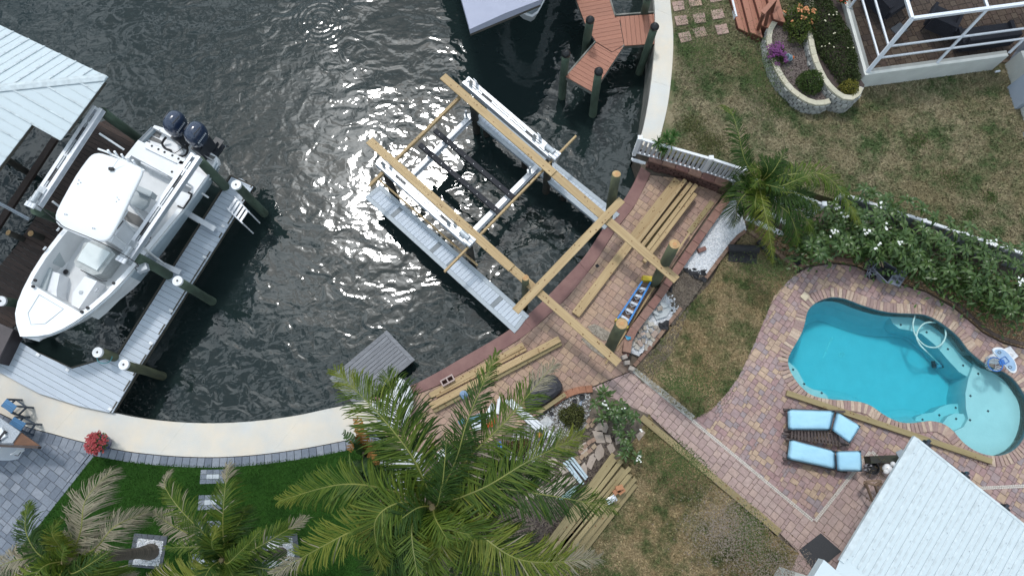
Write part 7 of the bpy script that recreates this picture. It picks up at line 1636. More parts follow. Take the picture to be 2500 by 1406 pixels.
def frond(rt, pts, Lmax, m, seed, n=190, droop=.62, w_=.0138, rr0=.022, tipm=None, gap=None, fold=.30):
    rr = random.Random(seed); ch_ = pts[-1] - pts[0]; lat = ch_.cross(ZV).normalized() * ch_.length * rr.uniform(-.09, .09); pts = [p + lat * math.sin(math.pi * i / (len(pts) - 1)) for i, p in enumerate(pts)]; cur = resample(smoothline(pts, 12), 1e-6 + sum((b - a).length for a, b in zip(pts, pts[1:])) / n); K = len(cur)
    mb = MB(); mb.tube(cur, [rr0 * (1 - .88 * i / (K - 1)) for i in range(K)], 5); fr = mb.build('frond', M_RACH, rt)
    mb = MB(); mats = [m, tipm or m]
    sdp = {-1: rr.uniform(.7, 1.7), 1: rr.uniform(.7, 1.7)}; wob = rr.uniform(0, 6.28); gp = .05 if gap is None else gap
    for i in range(int(K * .10), K):
        s = i / (K - 1); a = cur[max(i - 1, 0)]; b = cur[min(i + 1, K - 1)]; t = (b - a).normalized()
        sd = t.cross(ZV); sd = sd.normalized() if sd.length > .05 else Vector((1, 0, 0)); up = sd.cross(t).normalized()
        Ls = Lmax * min(1, .42 + 2.0 * s) * (1 - .70 * max(0, (s - .5) / .5) ** 1.25)
        for side in (-1, 1):
            if rr.random() < gp + .22 * max(0, math.sin(i * .23 + wob + side)) ** 6: continue
            ph = .42 + .75 * s ** 1.5 + rr.gauss(0, .13) + .14 * math.sin(i * .31 + wob * side); ln = Ls * rr.uniform(.82, 1.12)
            d = (sd * side * math.cos(ph) + t * math.sin(ph)).normalized(); d = (d + up * (fold * (1 - .5 * s) + rr.gauss(0, .10))).normalized()
            dr = droop * rr.uniform(.5, 1.7) * ln * sdp[side]; p0 = cur[i]; p1 = p0 + d * ln * .5 - ZV * dr * .12; p2 = p0 + d * ln * .82 - ZV * dr * .5; p3 = p0 + d * ln * .97 - ZV * dr * 1.05 + Vector((rr.gauss(0, .02), rr.gauss(0, .02), 0))
            wv = t * w_ * rr.uniform(.8, 1.2); r_ = rr.random(); mi = 1 if s > .78 or (tipm and rr.random() < .05) else 0
            mb.add([p0 - wv * .6, p0 + wv * .6, p1 + wv, p1 - wv, p2 + wv * .75, p2 - wv * .75, p3], [(0, 1, 2, 3), (3, 2, 4, 5), (5, 4, 6)], mi, r_)
    mb.build('leaflets', mats, fr, kind='stuff', rnd=True); return fr
def trunk(rt, base, top, r0, r1, bulge=1.5, bend=Vector((0, 0, 0)), n=26):
    pts = []; rad = []
    for i in range(n):
        s = i / (n - 1); p = base.lerp(top, s) + bend * math.sin(s * math.pi); pts.append(p); rad.append((r0 + (r1 - r0) * s) * (bulge - (bulge - 1) * min(1, s * 5)) * (1 + (.05 if i % 2 else -.03)))
    mb = MB(); mb.tube(pts, rad, 14); return mb.build('trunk', M_TRUNK, rt, smooth=False)
def palm(label, base_px, crown_px, zc, fronds, Lmax, r, seed, boots=True, bend=Vector((0, 0, 0)), spear=True, n=185):
    base, top = P(*base_px, 0), P(*crown_px, zc); rt = root('coconut_palm', base, label, 'palm')
    trunk(rt, base, top, r, r * .72, bend=bend)
    mb = MB(); mb.lathe(top - ZV * .35, [(r * .8, 0), (r * 1.35, .25), (r * 1.1, .5), (r * .4, .75)], 12); mb.build('crown_shaft', mat('fibrous_crown', (.16, .13, .07), .9, (.09, .085, .04), scale=9), rt)
    for k, f in enumerate(fronds):
        pxs, mname = f[0], f[1]; zs = f[2]; pts = [top + ZV * .15] + [P(a, b, z) for (a, b), z in zip(pxs, zs)]
        frond(rt, pts, Lmax * (f[3] if len(f) > 3 else 1), mname[0], seed * 50 + k, tipm=mname[1], droop=mname[2], gap=mname[3], n=n)
    rr = random.Random(seed)
    if spear:
        for k in range(6): 
            a = rr.uniform(0, 6.28); q = rr.uniform(.45, 1.5); frond(rt, [top + ZV * .2, top + Vector((math.cos(a) * .3 * q, math.sin(a) * .3 * q, .7)), top + Vector((math.cos(a + .5) * .95 * q, math.sin(a + .5) * .95 * q, 1.0))], Lmax * .6, (L_PALM if k % 2 else L_PALMK), seed * 50 + 40 + k, n=60, droop=.2)
    return rt
G = (L_PALM, L_PALMY, .42, None); GY = (L_PALMY, L_PALMD, .4, None); GK = (L_PALMK, L_PALM, .5, None); DR = (L_PALMD, L_PALMD, .55, .12); GD = (L_PALM, L_PALMD, .5, .05)
Z1 = (6.5, 6.6, 6.1)
palm('tall coconut palm with a wide green crown at the bottom centre', (1120, 1222), (1062, 1236), 6.1, [
    ([(1010, 1120), (920, 1005), (818, 905)], G, (6.6, 6.8, 6.4)), ([(1020, 1110), (985, 1010), (945, 915)], GK, (6.5, 6.6, 6.2), 1.15), ([(1085, 1110), (1115, 1010), (1212, 862)], GK, (6.7, 7.0, 6.8), .62),
    ([(1140, 1110), (1230, 1020), (1350, 892)], GD, (6.6, 6.8, 6.3), .9), ([(1170, 1165), (1280, 1100), (1420, 1062)], G, (6.5, 6.6, 6.0)), ([(1190, 1225), (1330, 1238), (1498, 1240)], GK, (6.4, 6.4, 5.6), .9),
    ([(1170, 1265), (1290, 1335), (1462, 1362)], GY, (6.4, 6.4, 5.7), .85), ([(1110, 1300), (1150, 1360), (1210, 1450)], G, (6.5, 6.3, 5.6)), ([(1055, 1310), (1035, 1370), (1035, 1480)], G, (6.5, 6.3, 5.5)),
    ([(1000, 1280), (945, 1340), (900, 1440)], GK, (6.5, 6.4, 5.7)), ([(960, 1245), (840, 1290), (668, 1400)], GY, (6.4, 6.5, 5.8), .75), ([(950, 1195), (830, 1182), (682, 1222)], G, (6.5, 6.6, 6.0), .8),
    ([(985, 1235), (925, 1285), (935, 1390)], G, (6.9, 7.0, 6.2), .9), ([(1100, 1270), (1190, 1300), (1330, 1410)], GK, (6.0, 5.8, 5.0)), ([(1040, 1290), (1000, 1350), (960, 1470)], GK, (6.0, 5.8, 5.0)),
    ([(1130, 1200), (1230, 1170), (1340, 1150)], GK, (6.0, 5.9, 5.2), .8), ([(1030, 1275), (1010, 1310), (1000, 1350)], DR, (5.7, 5.0, 3.9), .7), ([(1100, 1260), (1150, 1275), (1180, 1280)], DR, (5.7, 5.1, 4.0), .6), ([(1080, 1290), (1080, 1330), (1075, 1380)], GY, (6.6, 6.7, 6.2), .7), ([(1100, 1320), (1120, 1400), (1140, 1480)], GK, (6.0, 5.8, 5.0))], .80, .17, 1, bend=Vector((.3, .1, 0)))
palm('coconut palm with wind-dried fronds and a leaning trunk at the bottom left', (371, 1346), (182, 1366), 3.5, [
    ([(208, 1300), (222, 1220), (272, 1148)], DR, (3.9, 4.0, 3.5)), ([(232, 1335), (280, 1282), (360, 1248)], DR, (3.7, 3.7, 3.1), .8), ([(110, 1350), (72, 1290), (66, 1232)], GK, (3.9, 4.1, 3.8), .8), ([(90, 1378), (35, 1385), (-25, 1390)], DR, (3.7, 3.8, 3.4), .8),
    ([(135, 1330), (118, 1300), (140, 1275)], (L_PALMY, L_PALM, .3, None), (4.1, 4.4, 4.3), .7), ([(225, 1365), (255, 1392), (320, 1408)], GD, (3.7, 3.7, 3.0), .8), ([(170, 1320), (165, 1290), (190, 1260)], GK, (3.5, 3.2, 2.4), .9), ([(150, 1395), (130, 1430), (110, 1470)], G, (3.8, 3.8, 3.4)), ([(200, 1400), (225, 1440), (240, 1480)], G, (3.8, 3.7, 3.2)), ([(120, 1390), (70, 1420), (20, 1450)], GY, (3.8, 3.8, 3.4))], .62, .15, 2, n=150)
palm('shorter coconut palm with tattered fronds left of the tall palm', (686, 1352), (556, 1362), 2.9, [
    ([(489, 1311), (422, 1248), (392, 1190), (412, 1152)], GD, (3.3, 3.5, 3.3, 2.9), .8), ([(537, 1290), (540, 1215), (556, 1135)], GD, (3.4, 3.6, 3.2), .9), ([(596, 1335), (660, 1300), (745, 1266)], (L_PALM, L_PALMD, .3, .05), (3.2, 3.2, 2.7), .75), ([(472, 1335), (404, 1298), (374, 1250)], (L_PALMD, L_PALMD, .7, .3), (3.0, 2.8, 2.2), .8),
    ([(500, 1385), (440, 1400), (345, 1425)], GY, (3.2, 3.2, 2.8)), ([(522, 1345), (516, 1320), (530, 1290)], (L_PALM, L_PALMY, .2, None), (3.6, 3.9, 3.9), .7), ([(560, 1310), (585, 1275), (600, 1240)], GK, (3.2, 3.1, 2.6), .8), ([(600, 1375), (660, 1385), (735, 1392)], GK, (3.1, 3.0, 2.4), .9), ([(570, 1400), (590, 1440), (600, 1480)], G, (3.2, 3.1, 2.6)), ([(520, 1400), (500, 1440), (480, 1480)], G, (3.2, 3.1, 2.6))], .60, .13, 3, n=150)
palm('small coconut palm beside the white picket fence', (1838, 505), (1848, 455), 1.9, [
    ([(1829, 385), (1818, 318), (1797, 272), (1765, 258)], GK, (2.6, 3.0, 2.9, 2.6), .75), ([(1895, 440), (1930, 428), (1962, 430)], GK, (2.4, 2.4, 2.1), .9), ([(1905, 462), (1960, 470), (2000, 510)], GK, (2.3, 2.3, 1.9), 1.0), ([(1930, 440), (2020, 450), (2100, 545)], G, (2.5, 2.6, 2.0), .9), ([(1858, 490), (1872, 550), (1888, 640)], (L_PALMY, L_PALMY, .9, None), (2.4, 2.3, 1.6), .55), ([(1822, 470), (1800, 500), (1796, 545)], GK, (2.3, 2.1, 1.4), .9),
    ([(1880, 500), (1920, 535), (1950, 590)], GK, (2.2, 2.1, 1.5), 1.0), ([(1815, 445), (1795, 450), (1780, 480)], GK, (2.2, 2.0, 1.5), .8), ([(1840, 490), (1840, 520), (1836, 560)], G, (2.4, 2.2, 1.6), .7), ([(1900, 480), (1950, 510), (1985, 560)], GK, (2.2, 2.1, 1.6), .9), ([(1860, 430), (1880, 405), (1910, 400)], GK, (2.2, 2.2, 1.9), .7)], .60, .10, 4, n=140)
mb = MB(); rr = random.Random(5); c = P(1848, 432, 2.3)
for k in range(9): mb.tube([c + Vector((rr.gauss(0, .05), rr.gauss(0, .05), 0)), c + Vector((rr.gauss(0, .1), .15 + rr.gauss(0, .08), .15)), c + Vector((rr.gauss(0, .16), .25 + rr.gauss(0, .1), .1))], .012, 5)
tag(mb.build('dry_flower_stalk', mat('dry_straw', (.42, .33, .17), .8)), 'dry straw-coloured flower stalk in the small palm crown', 'flower stalk')
# burnt banana-like plant by the walk
bp_ = root('traveller_plant', P(890, 1110, 0), 'broad-leaved plant with scorched orange leaves beside the walk', 'plant'); L_BAN = leafmat('broad_green_leaf', (.02, .05, .015), (.05, .09, .025))
def broadleaf(rt, pts, wd, m, seed):
    rr = random.Random(seed); cur = smoothline(pts, 7); mb = MB(); K = len(cur)
    for i in range(K - 1):
        a, b = cur[i], cur[i + 1]; t = (b - a).normalized(); sd = t.cross(ZV).normalized(); s = i / (K - 1); wv = wd * math.sin(math.pi * (.1 + .85 * s)) ** .6
        for side in (-1, 1):
            q = sd * side * wv * rr.uniform(.7, 1.08); e = t * rr.uniform(.01, .05); dz = ZV * rr.uniform(-.07, .03)
            mb.add([a, b - t * .008, b + q + e + dz, a + q + e * 1.6 + dz], [(0, 1, 2, 3)], 0, rr.random())
    return mb.build('leaf', m, rt, rnd=True)
for k, (pts, wd, m) in enumerate([([(890, 1105), (882, 1060), (868, 1020)], .20, L_DEAD), ([(893, 1105), (905, 1080), (918, 1090)], .17, L_DEAD), ([(885, 1110), (868, 1080), (838, 1055)], .18, L_BAN), ([(890, 1115), (895, 1140), (910, 1165)], .2, L_BAN), ([(888, 1100), (862, 1082), (852, 1100)], .15, L_DEAD), ([(892, 1120), (870, 1145), (850, 1150)], .2, L_BAN), ([(895, 1100), (915, 1110), (920, 1135)], .16, L_DEAD)]):
    z = (.5, 1.5, 1.4); broadleaf(bp_, [P(890, 1112, .1)] + [P(a, b, zz) for (a, b), zz in zip(pts, z)], wd, m, k)
mb = MB(); mb.tube([P(892, 1115, 0), P(888, 1105, .9)], [.07, .04], 8); mb.build('stem', M_STEM, bp_)

# ---------------------------------------------------------------- plumeria hedge and bed plumeria
L_PLUM = leafmat('plumeria_leaf', (.040, .085, .020), (.085, .140, .035), .35, .2, .5)
def leafmesh(name, L_, W_, curl, m):
    mb = MB(); K = 5; prev = None
    prof_ = [.12, .62, 1.0, .85, .45, 0.0]
    for i in range(K + 1):
        s = i / K; x = L_ * s; z = curl * L_ * math.sin(s * 2.2) * .5 - curl * L_ * s * s * .9; w = W_ / 2 * prof_[i]
        cur = [(x, -w, z + w * .25), (x, 0, z), (x, w, z + w * .25)]
        if prev: mb.add(prev + cur, [(0, 3, 4, 1), (1, 4, 5, 2)])
        prev = cur
    me = bpy.data.meshes.new(name); me.from_pydata(mb.v, [], mb.f); me.materials.append(m); me.polygons.foreach_set('use_smooth', [True] * len(mb.f)); return me
LEAFS = [leafmesh('leaf', .30, .095, .5, L_PLUM), leafmesh('leaf', .25, .085, .35, L_PLUM), leafmesh('leaf', .34, .10, .65, L_PLUM)]
M_PETAL = mat('white_petal', (.80, .80, .76), .6)
def rosette(rt, c, n, rr, scale=1.0, tilt=.25, leafs=LEAFS):
    T = Matrix.Translation(c) @ Matrix.Rotation(rr.gauss(0, tilt), 4, 'X') @ Matrix.Rotation(rr.gauss(0, tilt), 4, 'Y')
    for k in range(n):
        a = k * 2.4 + rr.gauss(0, .2); el = -.15 - .9 * (1 - k / n) * rr.uniform(.4, 1.1) + .35
        o = bpy.data.objects.new('leaf', rr.choice(leafs)); sc = scale * rr.uniform(.75, 1.15) * (1 - .3 * k / n)
        put(o, rt, T @ Matrix.Rotation(a, 4, 'Z') @ Matrix.Rotation(-(.15 + .75 * k / n + rr.gauss(0, .12)) + .55, 4, 'Y') @ Matrix.Translation((.02, 0, .05 * k / n)) @ Matrix.Rotation(rr.gauss(0, .25), 4, 'X') @ Matrix.Scale(sc, 4))
def blossom(rt, c, n, rr, name='flower', m=M_PETAL, r=.05, spread=.10):
    mb = MB()
    for k in range(n):
        p = c + Vector((rr.gauss(0, spread), rr.gauss(0, spread), rr.uniform(.0, .08)))
        for j in range(5):
            a = j * 1.257 + rr.random(); d = Vector((math.cos(a), math.sin(a), .15)); e = Vector((-d.y, d.x, 0)); q = r * rr.uniform(.8, 1.2)
            mb.add([p, p + d * q * .6 - e * q * .38, p + d * q, p + d * q * .6 + e * q * .38], [(0, 1, 2, 3)])
    return mb.build(name, m, rt, kind='stuff')
HP = [(1958, 605), (1985, 545), (2060, 462), (2120, 458), (2200, 492), (2300, 540), (2400, 580), (2530, 632), (2540, 800), (2470, 765), (2390, 712), (2300, 668), (2215, 640), (2120, 612), (2040, 620), (1990, 640)]
HW = xy(PL(HP, 1.2)); HC = [(2000, 585), (2070, 540), (2130, 575), (2200, 590), (2260, 620), (2330, 650), (2400, 680), (2470, 710), (2540, 740)]
hl = ['at the small palm end', 'with the most white blooms', 'behind the cart', 'just right of the cart', 'above the pool bench', 'above the pool hose', 'above the basketball hoop', 'near the right edge', 'cut by the right edge']
hroots = []
for k, q in enumerate(HC):
    c = P(*q, 0); rt = root('plumeria_shrub', c, 'white-flowered plumeria shrub in the hedge %s' % hl[k], 'shrub', 'plumeria hedge along the boundary'); hroots.append((P(*q, 1.2), rt))
    rr = random.Random(k + 300); mb = MB()
    for j in range(6):
        a = rr.uniform(0, 6.28); mb.tube([c, c + Vector((math.cos(a) * .18, math.sin(a) * .18, .5)), c + Vector((math.cos(a) * .45, math.sin(a) * .45, 1.0))], [.045, .035, .022], 6)
    mb.build('branches', M_STEM, rt)
rr = random.Random(31); pts_h = []
tries = 0
while len(pts_h) < 150 and tries < 9000:
    tries += 1; x = rr.uniform(min(p[0] for p in HW), max(p[0] for p in HW)); y = rr.uniform(min(p[1] for p in HW), max(p[1] for p in HW))
    if inpoly(x, y, HW) and all((x - a) ** 2 + (y - b) ** 2 > .245 ** 2 for a, b, _ in pts_h): pts_h.append((x, y, rr.uniform(.85, 1.55)))
for i, (x, y, z) in enumerate(pts_h):
    rt = min(hroots, key=lambda h: (h[0].x - x) ** 2 + (h[0].y - y) ** 2)[1]; rosette(rt, Vector((x, y, z)), 13, rr, 1.0)
for rt_ in hroots:
    q = rt_[0]; mb = MB()
    for k in range(420):
        c = Vector((q.x + rr.gauss(0, .42), q.y + rr.gauss(0, .30), rr.uniform(.25, 1.0))); a = rr.uniform(0, 6.28); d = Vector((math.cos(a), math.sin(a), rr.gauss(0, .4))) * rr.uniform(.13, .24); e = Vector((-d.y, d.x, 0)).normalized() * .035
        mb.add([c, c + d * .5 - e, c + d, c + d * .5 + e], [(0, 1, 2, 3)], 0, rr.random())
    mb.build('inner_foliage', L_PLUM, rt_[1], kind='stuff', rnd=True)
for (a, b, n_) in [(2040, 505, 9), (2010, 490, 5), (2062, 530, 7), (2088, 552, 9), (2120, 565, 8), (2058, 575, 9), (2035, 572, 9), (2130, 545, 6), (2160, 560, 6), (2110, 590, 5), (2200, 592, 5), (2085, 580, 5), (2140, 605, 6), (2365, 562, 7), (2420, 595, 9), (2425, 590, 6), (2488, 690, 10), (2030, 480, 5), (2150, 500, 4)][::2]:
    c = P(a, b, 1.72); rt = min(hroots, key=lambda h: (h[0] - c).length)[1]; blossom(rt, c, max(3, n_ - 2), rr, r=.04, spread=.075)
for k, (cp_, ros, lab) in enumerate([((1490, 1010), [(1455, 985, .9), (1475, 960, .8), (1487, 995, 1.1), (1515, 990, 1.2), (1500, 1010, 1.3), (1530, 1010, 1.0), (1548, 1020, .9), (1470, 1020, .9), (1512, 1030, .9), (1545, 965 + 50, .7)], 'leafy white-flowered plumeria in the planting bed by the path'), ((1530, 1075), [(1520, 1070, .7), (1540, 1060, .8), (1530, 1090, .7), (1525, 1110, .7), (1555, 1115, .6), (1510, 1050, .8)], 'smaller plumeria at the head of the lower timber stack')]):
    c = P(*cp_, 0); rt = root('plumeria_plant', c, lab, 'plant'); mb = MB()
    for (a, b, z) in ros: mb.tube([c, c.lerp(P(a, b, z), .5) + ZV * .1, P(a, b, z)], [.04, .03, .02], 6)
    mb.build('branches', M_STEM, rt)
    for (a, b, z) in ros: rosette(rt, P(a, b, z), 13, rr, .95 if k == 0 else .8)
    for (a, b) in ([(1473, 985), (1477, 993), (1514, 998)] if k == 0 else [(1563, 1046), (1556, 1115), (1560, 1122)]): blossom(rt, P(a, b, 1.25 if k == 0 else .8), 3, rr, r=.03, spread=.05)
# dracaena heads at the fence
dr = root('dracaena', P(1610, 395, .1), 'three-headed spiky dracaena against the white picket fence', 'plant'); L_DRA = leafmat('dracaena_blade', (.030, .085, .018), (.065, .14, .030))
for k, (a, b, z) in enumerate([(1607, 348, 1.5), (1628, 335, 1.7), (1636, 350, 1.6), (1618, 368, 1.3), (1645, 332, 1.5)]):
    c = P(a, b, z); mb = MB(); mb.tube([P(1608 + k * 2, 400, .3), c], .022, 6); mb.build('stem', M_STEM, dr); mb = MB(); rr = random.Random(k + 9)
    for j in range(46):
        t = rr.uniform(0, 6.283); el = rr.uniform(-.4, 1.3); d = Vector((math.cos(t) * math.cos(el), math.sin(t) * math.cos(el), math.sin(el))); ln = rr.uniform(.2, .31); e = Vector((-math.sin(t), math.cos(t), 0)) * .011
        mb.add([c - e, c + e, c + d * ln * .6 + e, c + d * ln * .6 - e, c + d * ln - ZV * .06], [(0, 1, 2, 3), (3, 2, 4)], 0, rr.random())
    mb.build('leaf_head', L_DRA, dr, rnd=True)
# ---------------------------------------------------------------- planter tiers and their shrubs
PALC = [(.50, .465, .36), (.54, .50, .40), (.47, .44, .345), (.52, .475, .365)]
M_CAPC = mat('cream_cap_block', None, .85, palette=PALC, scale=8, var=.06, bump=.15, bscale=40)
M_GRYB = mat('split_grey_block', (.46, .46, .44), .95, (.30, .30, .29), scale=5, bump=.8, bscale=16, objvar=.14)
T1 = [(1914, 28), (1896, 39), (1881, 58), (1873, 77), (1872, 104), (1880, 138), (1893, 171), (1906, 193), (1924, 217), (1947, 236), (1968, 249), (1987, 256), (2008, 257), (2030, 251)]
T2 = [(1982, -60), (1978, 0), (1972, 31), (1972, 67), (1975, 100), (1983, 138), (1996, 171), (2013, 202), (2036, 227), (2059, 242), (2084, 244), (2102, 231), (2111, 208)]
z1, z2 = ZN + .55, ZN + .80
blockwall(smoothline(PL(T1, z1), 4), .17, z1, ZN - .05, .30, 'cream-capped grey block wall of the lower planter tier', side=1, courses=4, capm=M_CAPC, facem=M_GRYB, name='planter_wall', over=-.005)
blockwall(smoothline(PL(T2, z2), 4), .17, z2, ZN - .05, .30, 'cream-capped grey block wall of the upper planter tier', side=1, courses=5, capm=M_CAPC, facem=M_GRYB, name='planter_wall', over=-.015)
F1 = PL(T1[:-1] + [(2020, 235), (1998, 190), (1985, 150), (1976, 100), (1974, 40), (1978, 0), (1940, 10)], z1 - .1); slab('planter_mulch', F1, z1 - .10, ZN, M_MULCH); stones('bark_mulch', F1, 3500, M_MULCH, 61, z1 - .11, (.014, .032), 'dark bark mulch in the lower planter tier')
F2 = PL(T2 + [(2098, 190), (2075, 100), (2052, 0), (2040, -60)], z2 - .1); slab('planter_mulch', F2, z2 - .10, ZN, M_MULCH)
L_BOX = leafmat('box_leaf', (.028, .055, .012), (.075, .115, .026)); L_HEDGE = leafmat('hedge_leaf', (.020, .034, .010), (.060, .080, .024)); L_IXO = leafmat('ixora_leaf', (.040, .070, .014), (.12, .15, .032)); L_YEL = leafmat('yellow_shrub_leaf', (.09, .10, .018), (.22, .19, .03)); L_JUN = leafmat('juniper_leaf', (.040, .050, .014), (.12, .125, .04))
def bush(label, px, zb, rx, ry, rz, n, ls, m, seed, name='shrub', flowers=None, rot=0.0, lump=.16):
    c = P(*px, zb); rt = root(name, c, label, 'shrub'); rr = random.Random(seed); mb = MB(); cr_, sr_ = math.cos(rot), math.sin(rot)
    ph = [rr.uniform(0, 6.28) for _ in range(6)]
    def surf(t, el):
        k = 1 + lump * (math.sin(3 * t + ph[0]) * math.cos(2 * el + ph[1]) + .6 * math.sin(7 * t + ph[2]) * math.sin(5 * el + ph[3]) + .4 * math.sin(13 * t + ph[4] + 9 * el))
        x, y, z = rx * math.cos(t) * math.cos(el) * k, ry * math.sin(t) * math.cos(el) * k, rz * (.25 + math.sin(el) * k); return Vector((x * cr_ - y * sr_, x * sr_ + y * cr_, max(z, .02)))
    for k in range(n):
        t = rr.uniform(0, 6.283); el = math.asin(rr.uniform(-.15, 1)); f = 1 - abs(rr.gauss(0, .13)); p = c + surf(t, el) * f
        d = Vector((rr.gauss(0, 1), rr.gauss(0, 1), rr.gauss(.3, .7))).normalized() * ls * rr.uniform(.7, 1.4); e = d.cross(Vector((rr.gauss(0, 1), rr.gauss(0, 1), rr.gauss(0, 1)))).normalized() * ls * .42
        mb.add([p, p + d * .5 - e, p + d, p + d * .5 + e], [(0, 1, 2, 3)], 0, rr.random())
    mb.build('foliage', m, rt, kind='stuff', rnd=True)
    mb = MB(); mb.tube([c - ZV * .05, c + ZV * rz * .7], [.05, .02], 6); mb.build('stem', M_STEM, rt)
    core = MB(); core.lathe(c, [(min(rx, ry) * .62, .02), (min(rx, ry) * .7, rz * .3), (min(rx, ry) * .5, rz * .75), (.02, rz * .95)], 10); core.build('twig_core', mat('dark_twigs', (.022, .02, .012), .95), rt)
    if flowers:
        for (cnt, fm, nn_, r_) in flowers:
            for k in range(cnt):
                t = rr.uniform(0, 6.283); el = rr.uniform(.05, 1.4); blossom(rt, c + surf(t, el) * 1.02, nn_, rr, name='flower_cluster', m=fm, r=r_, spread=.05)
    return rt
M_ORF = mat('orange_petal', (.52, .17, .06), .6, (.56, .26, .12), scale=20); M_PUR = mat('purple_petal', (.155, .022, .15), .6, (.10, .016, .10), scale=20); M_RED = mat('red_petal', (.34, .03, .035), .6, (.24, .02, .025), scale=20)
bush('tall leafy shrub with orange flower heads in the lower planter tier', (1945, 72), z1 - .1, .48, .62, .62, 2600, .055, L_IXO, 1, flowers=[(11, M_ORF, 8, .036)], lump=.22)
bush('round clipped green shrub at the front of the lower planter tier', (1974, 208), z1 - .1, .42, .40, .42, 2400, .042, L_BOX, 2, lump=.07)
bush('yellow-green rounded shrub at the tip of the upper planter tier', (2070, 218), z2 - .1, .30, .26, .25, 1100, .04, L_YEL, 3, lump=.1)
bush('dark green hedge strip along the screen room wall', (2018, 84), z2 - .12, .60, 2.15, .34, 9500, .05, L_HEDGE, 4, name='clipped_hedge', rot=.27, lump=.08, flowers=[(7, mat('cream_petal', (.62, .58, .42), .6), 2, .03)])
bush('small shrub with red flowers at the top of the dark hedge', (2055, 2), z2 + .1, .16, .16, .16, 260, .045, L_IXO, 5, flowers=[(6, mat('scarlet_petal', (.60, .10, .05), .6), 6, .035)])
bush('low feathery shrub in the grey gravel of the planting bed', (1397, 1018), .0, .36, .33, .34, 1700, .05, L_JUN, 6, lump=.2)
bush('trailing purple-flowered plant spilling from the tipped pot', (1894, 140), z1 - .12, .30, .34, .22, 700, .045, L_HEDGE, 7, flowers=[(34, M_PUR, 9, .032)], lump=.28)
bush('dark leafy shrub under the tall palm by the scorched plant', (905, 1165), 0, .5, .42, .6, 1500, .09, L_BAN, 8, lump=.3)
bush('brown-tinged low plant near the blue tarp strip', (1268, 1090), 0, .3, .22, .25, 600, .06, leafmat('bronze_leaf', (.05, .045, .015), (.14, .08, .03)), 9, lump=.3)
bush('dry twiggy plant beside the white cooler lid', (1135, 1095), 0, .38, .25, .25, 500, .07, leafmat('dry_brown_leaf', (.04, .035, .02), (.11, .09, .05)), 10, lump=.3)
tpot = root('tipped_pot', P(1928, 143, z1), 'small glazed blue and orange pot lying in the lower planter tier', 'pot'); pm = P(1925, 143, z1 + .05); Rt = Matrix.Rotation(1.2, 3, 'Y') @ Matrix.Identity(3)
mb = MB(); mb.lathe(pm + Vector((.02, 0, .02)), [(.06, -.12), (.11, -.02), (.10, .08), (.115, .1), (.09, .1), (.07, .02)], 16, M=Matrix.Rotation(-1.1, 3, 'Y')); mb.build('pot_body', mat('teal_glaze', (.10, .20, .26), .2, (.35, .42, .46), scale=9), tpot, smooth=True)
mb = MB(); mb.lathe(pm + Vector((.12, 0, .04)), [(.05, 0), (.055, .03), (.02, .05)], 12, M=Matrix.Rotation(1.0, 3, 'Y')); mb.build('orange_emblem', mat('orange_glaze', (.55, .14, .04), .3), tpot)
# red flowers in the blue pot
rr = random.Random(41); c = P(240, 1081, .62)
mb = MB()
for k in range(420):
    t = rr.uniform(0, 6.283); r_ = .27 * math.sqrt(rr.random()); p = c + Vector((r_ * math.cos(t), r_ * math.sin(t), .22 * (1 - (r_ / .3) ** 2) + rr.uniform(-.1, .02))); d = Vector((rr.gauss(0, 1), rr.gauss(0, 1), rr.gauss(0, .6))).normalized() * .05; e = d.cross(ZV).normalized() * .02
    mb.add([p, p + d * .5 - e, p + d, p + d * .5 + e], [(0, 1, 2, 3)], 0, rr.random())
mb.build('foliage', L_IXO, fp, kind='stuff', rnd=True)
for k in range(70):
    t = rr.uniform(0, 6.283); r_ = .29 * math.sqrt(rr.random()); blossom(fp, c + Vector((r_ * math.cos(t), r_ * math.sin(t), .26 * (1 - (r_ / .33) ** 2))), 4, rr, m=M_RED, r=.032, spread=.028)
# weeds and clover tufts in the neighbour's lawn
for k, (px, n_) in enumerate([([(1690, 330), (1760, 320), (1775, 370), (1700, 375)], 900), ([(1650, 300), (1720, 280), (1730, 320), (1660, 330)], 700), ([(1880, 215), (1930, 250), (1900, 300), (1860, 260)], 700), ([(2210, 330), (2260, 320), (2270, 365), (2220, 370)], 350), ([(2290, 420), (2350, 415), (2350, 455), (2290, 460)], 350), ([(2400, 470), (2430, 465), (2440, 495), (2405, 500)], 250), ([(2350, 500), (2390, 505), (2390, 540), (2355, 535)], 300)]):
    poly = xy(PL(px, ZN)); mb = MB(); rr = random.Random(k + 600); cx_ = sum(p[0] for p in poly) / 4; cy_ = sum(p[1] for p in poly) / 4
    for j in range(n_):
        x, y = rr.gauss(cx_, (max(p[0] for p in poly) - cx_) * .5), rr.gauss(cy_, (max(p[1] for p in poly) - cy_) * .5); a = rr.uniform(0, 6.28); s = rr.uniform(.02, .045); z = ZN + rr.uniform(.01, .06)
        mb.add([(x, y, z), (x + s * math.cos(a), y + s * math.sin(a), z + .02), (x + s * math.cos(a + 1), y + s * math.sin(a + 1), z + .01)], [(0, 1, 2)], 0, rr.random())
    tag(mb.build('weeds', L_JUN if k < 2 else L_BOX, kind='stuff', rnd=True), 'weedy green tufts in the neighbouring lawn', 'weeds')
L_SOILC = leafmat('grey_soil_crumb', (.15, .12, .095), (.24, .20, .17), .95, 0)
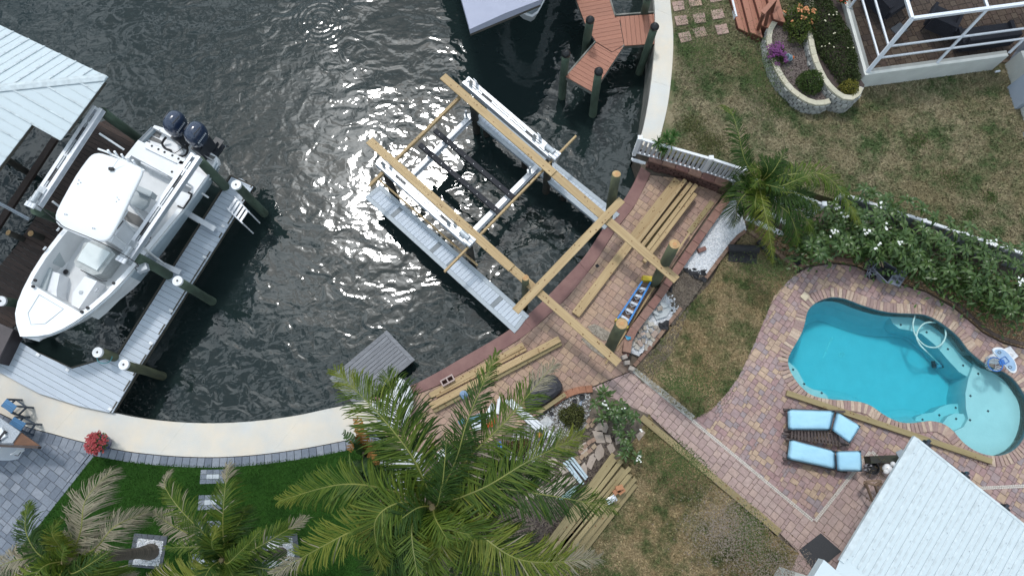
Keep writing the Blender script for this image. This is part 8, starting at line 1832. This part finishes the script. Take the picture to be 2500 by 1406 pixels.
for k, (c_, sx, sy, n_, m, z, lab) in enumerate([((1752, 1285), .55, .42, 3600, L_SOILC, .03, 'bare grey soil patch in the lower lawn'), ((1850, 1375), .6, .4, 2400, L_SOILC, .03, 'bare grey soil near the path corner'), ((1650, 1130), .5, .35, 2600, L_BOX, .03, 'green patch of the lower lawn beside the plumeria'), ((1800, 1300), .28, .4, 1800, L_BOX, .03, 'green patch of the lower lawn beside the bare soil'), ((1640, 960), .6, .3, 3200, L_BOX, .03, 'green patch at the lower end of the pool lawn'), ((1840, 690), .5, .25, 1200, L_BOX, .03, 'green patch below the black fabric roll'), ((1400, 1390), .5, .3, 1500, L_BOX, .03, 'green patch along the lower timber stack'), ((1690, 150), .35, .5, 1800, L_BOX, ZN + .01, 'green patch beside the pink paver squares'), ((1840, 200), .35, .7, 2200, L_BOX, ZN + .01, 'green patch left of the planter wall'), ((1700, 60), .5, .5, 1500, L_BOX, ZN + .01, 'green grass between the pink paver squares')]):
    mb = MB(); rr = random.Random(k + 800); c0 = P(*c_, z)
    for j in range(n_):
        x, y = rr.gauss(c0.x, sx), rr.gauss(c0.y, sy); a = rr.uniform(0, 6.28); s = rr.uniform(.018, .04)
        if not any(inpoly(x, y, q) for q in ((LAWN_N,) if z > .4 else (LAWN_MID, LAWN_LOW))): continue; zz = z + rr.uniform(.0, .04)
        mb.add([(x, y, zz), (x + s * math.cos(a), y + s * math.sin(a), zz + .01), (x + s * math.cos(a + 1), y + s * math.sin(a + 1), zz + .005)], [(0, 1, 2)], 0, rr.random())
    tag(mb.build('soil_crumbs' if m is L_SOILC else 'grass_tufts', m, kind='stuff', rnd=True), lab, 'soil' if m is L_SOILC else 'grass')

# fallen leaves and crumbs on the paving
for k, (poly, n_, lab) in enumerate([(PATIO, 170, 'dry leaf litter scattered over the patio pavers'), (DECK, 150, 'dry leaf litter scattered over the pool deck'), (PATH, 70, 'dry leaf litter scattered along the path')]):
    mb = MB(); rr = random.Random(k + 70)
    for x, y in scatter(xy(poly), n_, k + 70, avoid=[xy(POOLHOLE)]):
        a = rr.uniform(0, 6.28); s = rr.uniform(.015, .05); d = Vector((math.cos(a), math.sin(a), 0)) * s; e = Vector((-d.y, d.x, 0)) * .4; q = Vector((x, y, .014))
        mb.add([q, q + d * .5 - e + ZV * .012, q + d, q + d * .5 + e], [(0, 1, 2, 3)], 0, rr.random())
    tag(mb.build('leaf_litter', leafmat('dry_litter_%d' % k, (.07, .045, .025), (.20, .14, .07), .9), kind='stuff', rnd=True), lab, 'leaf litter')
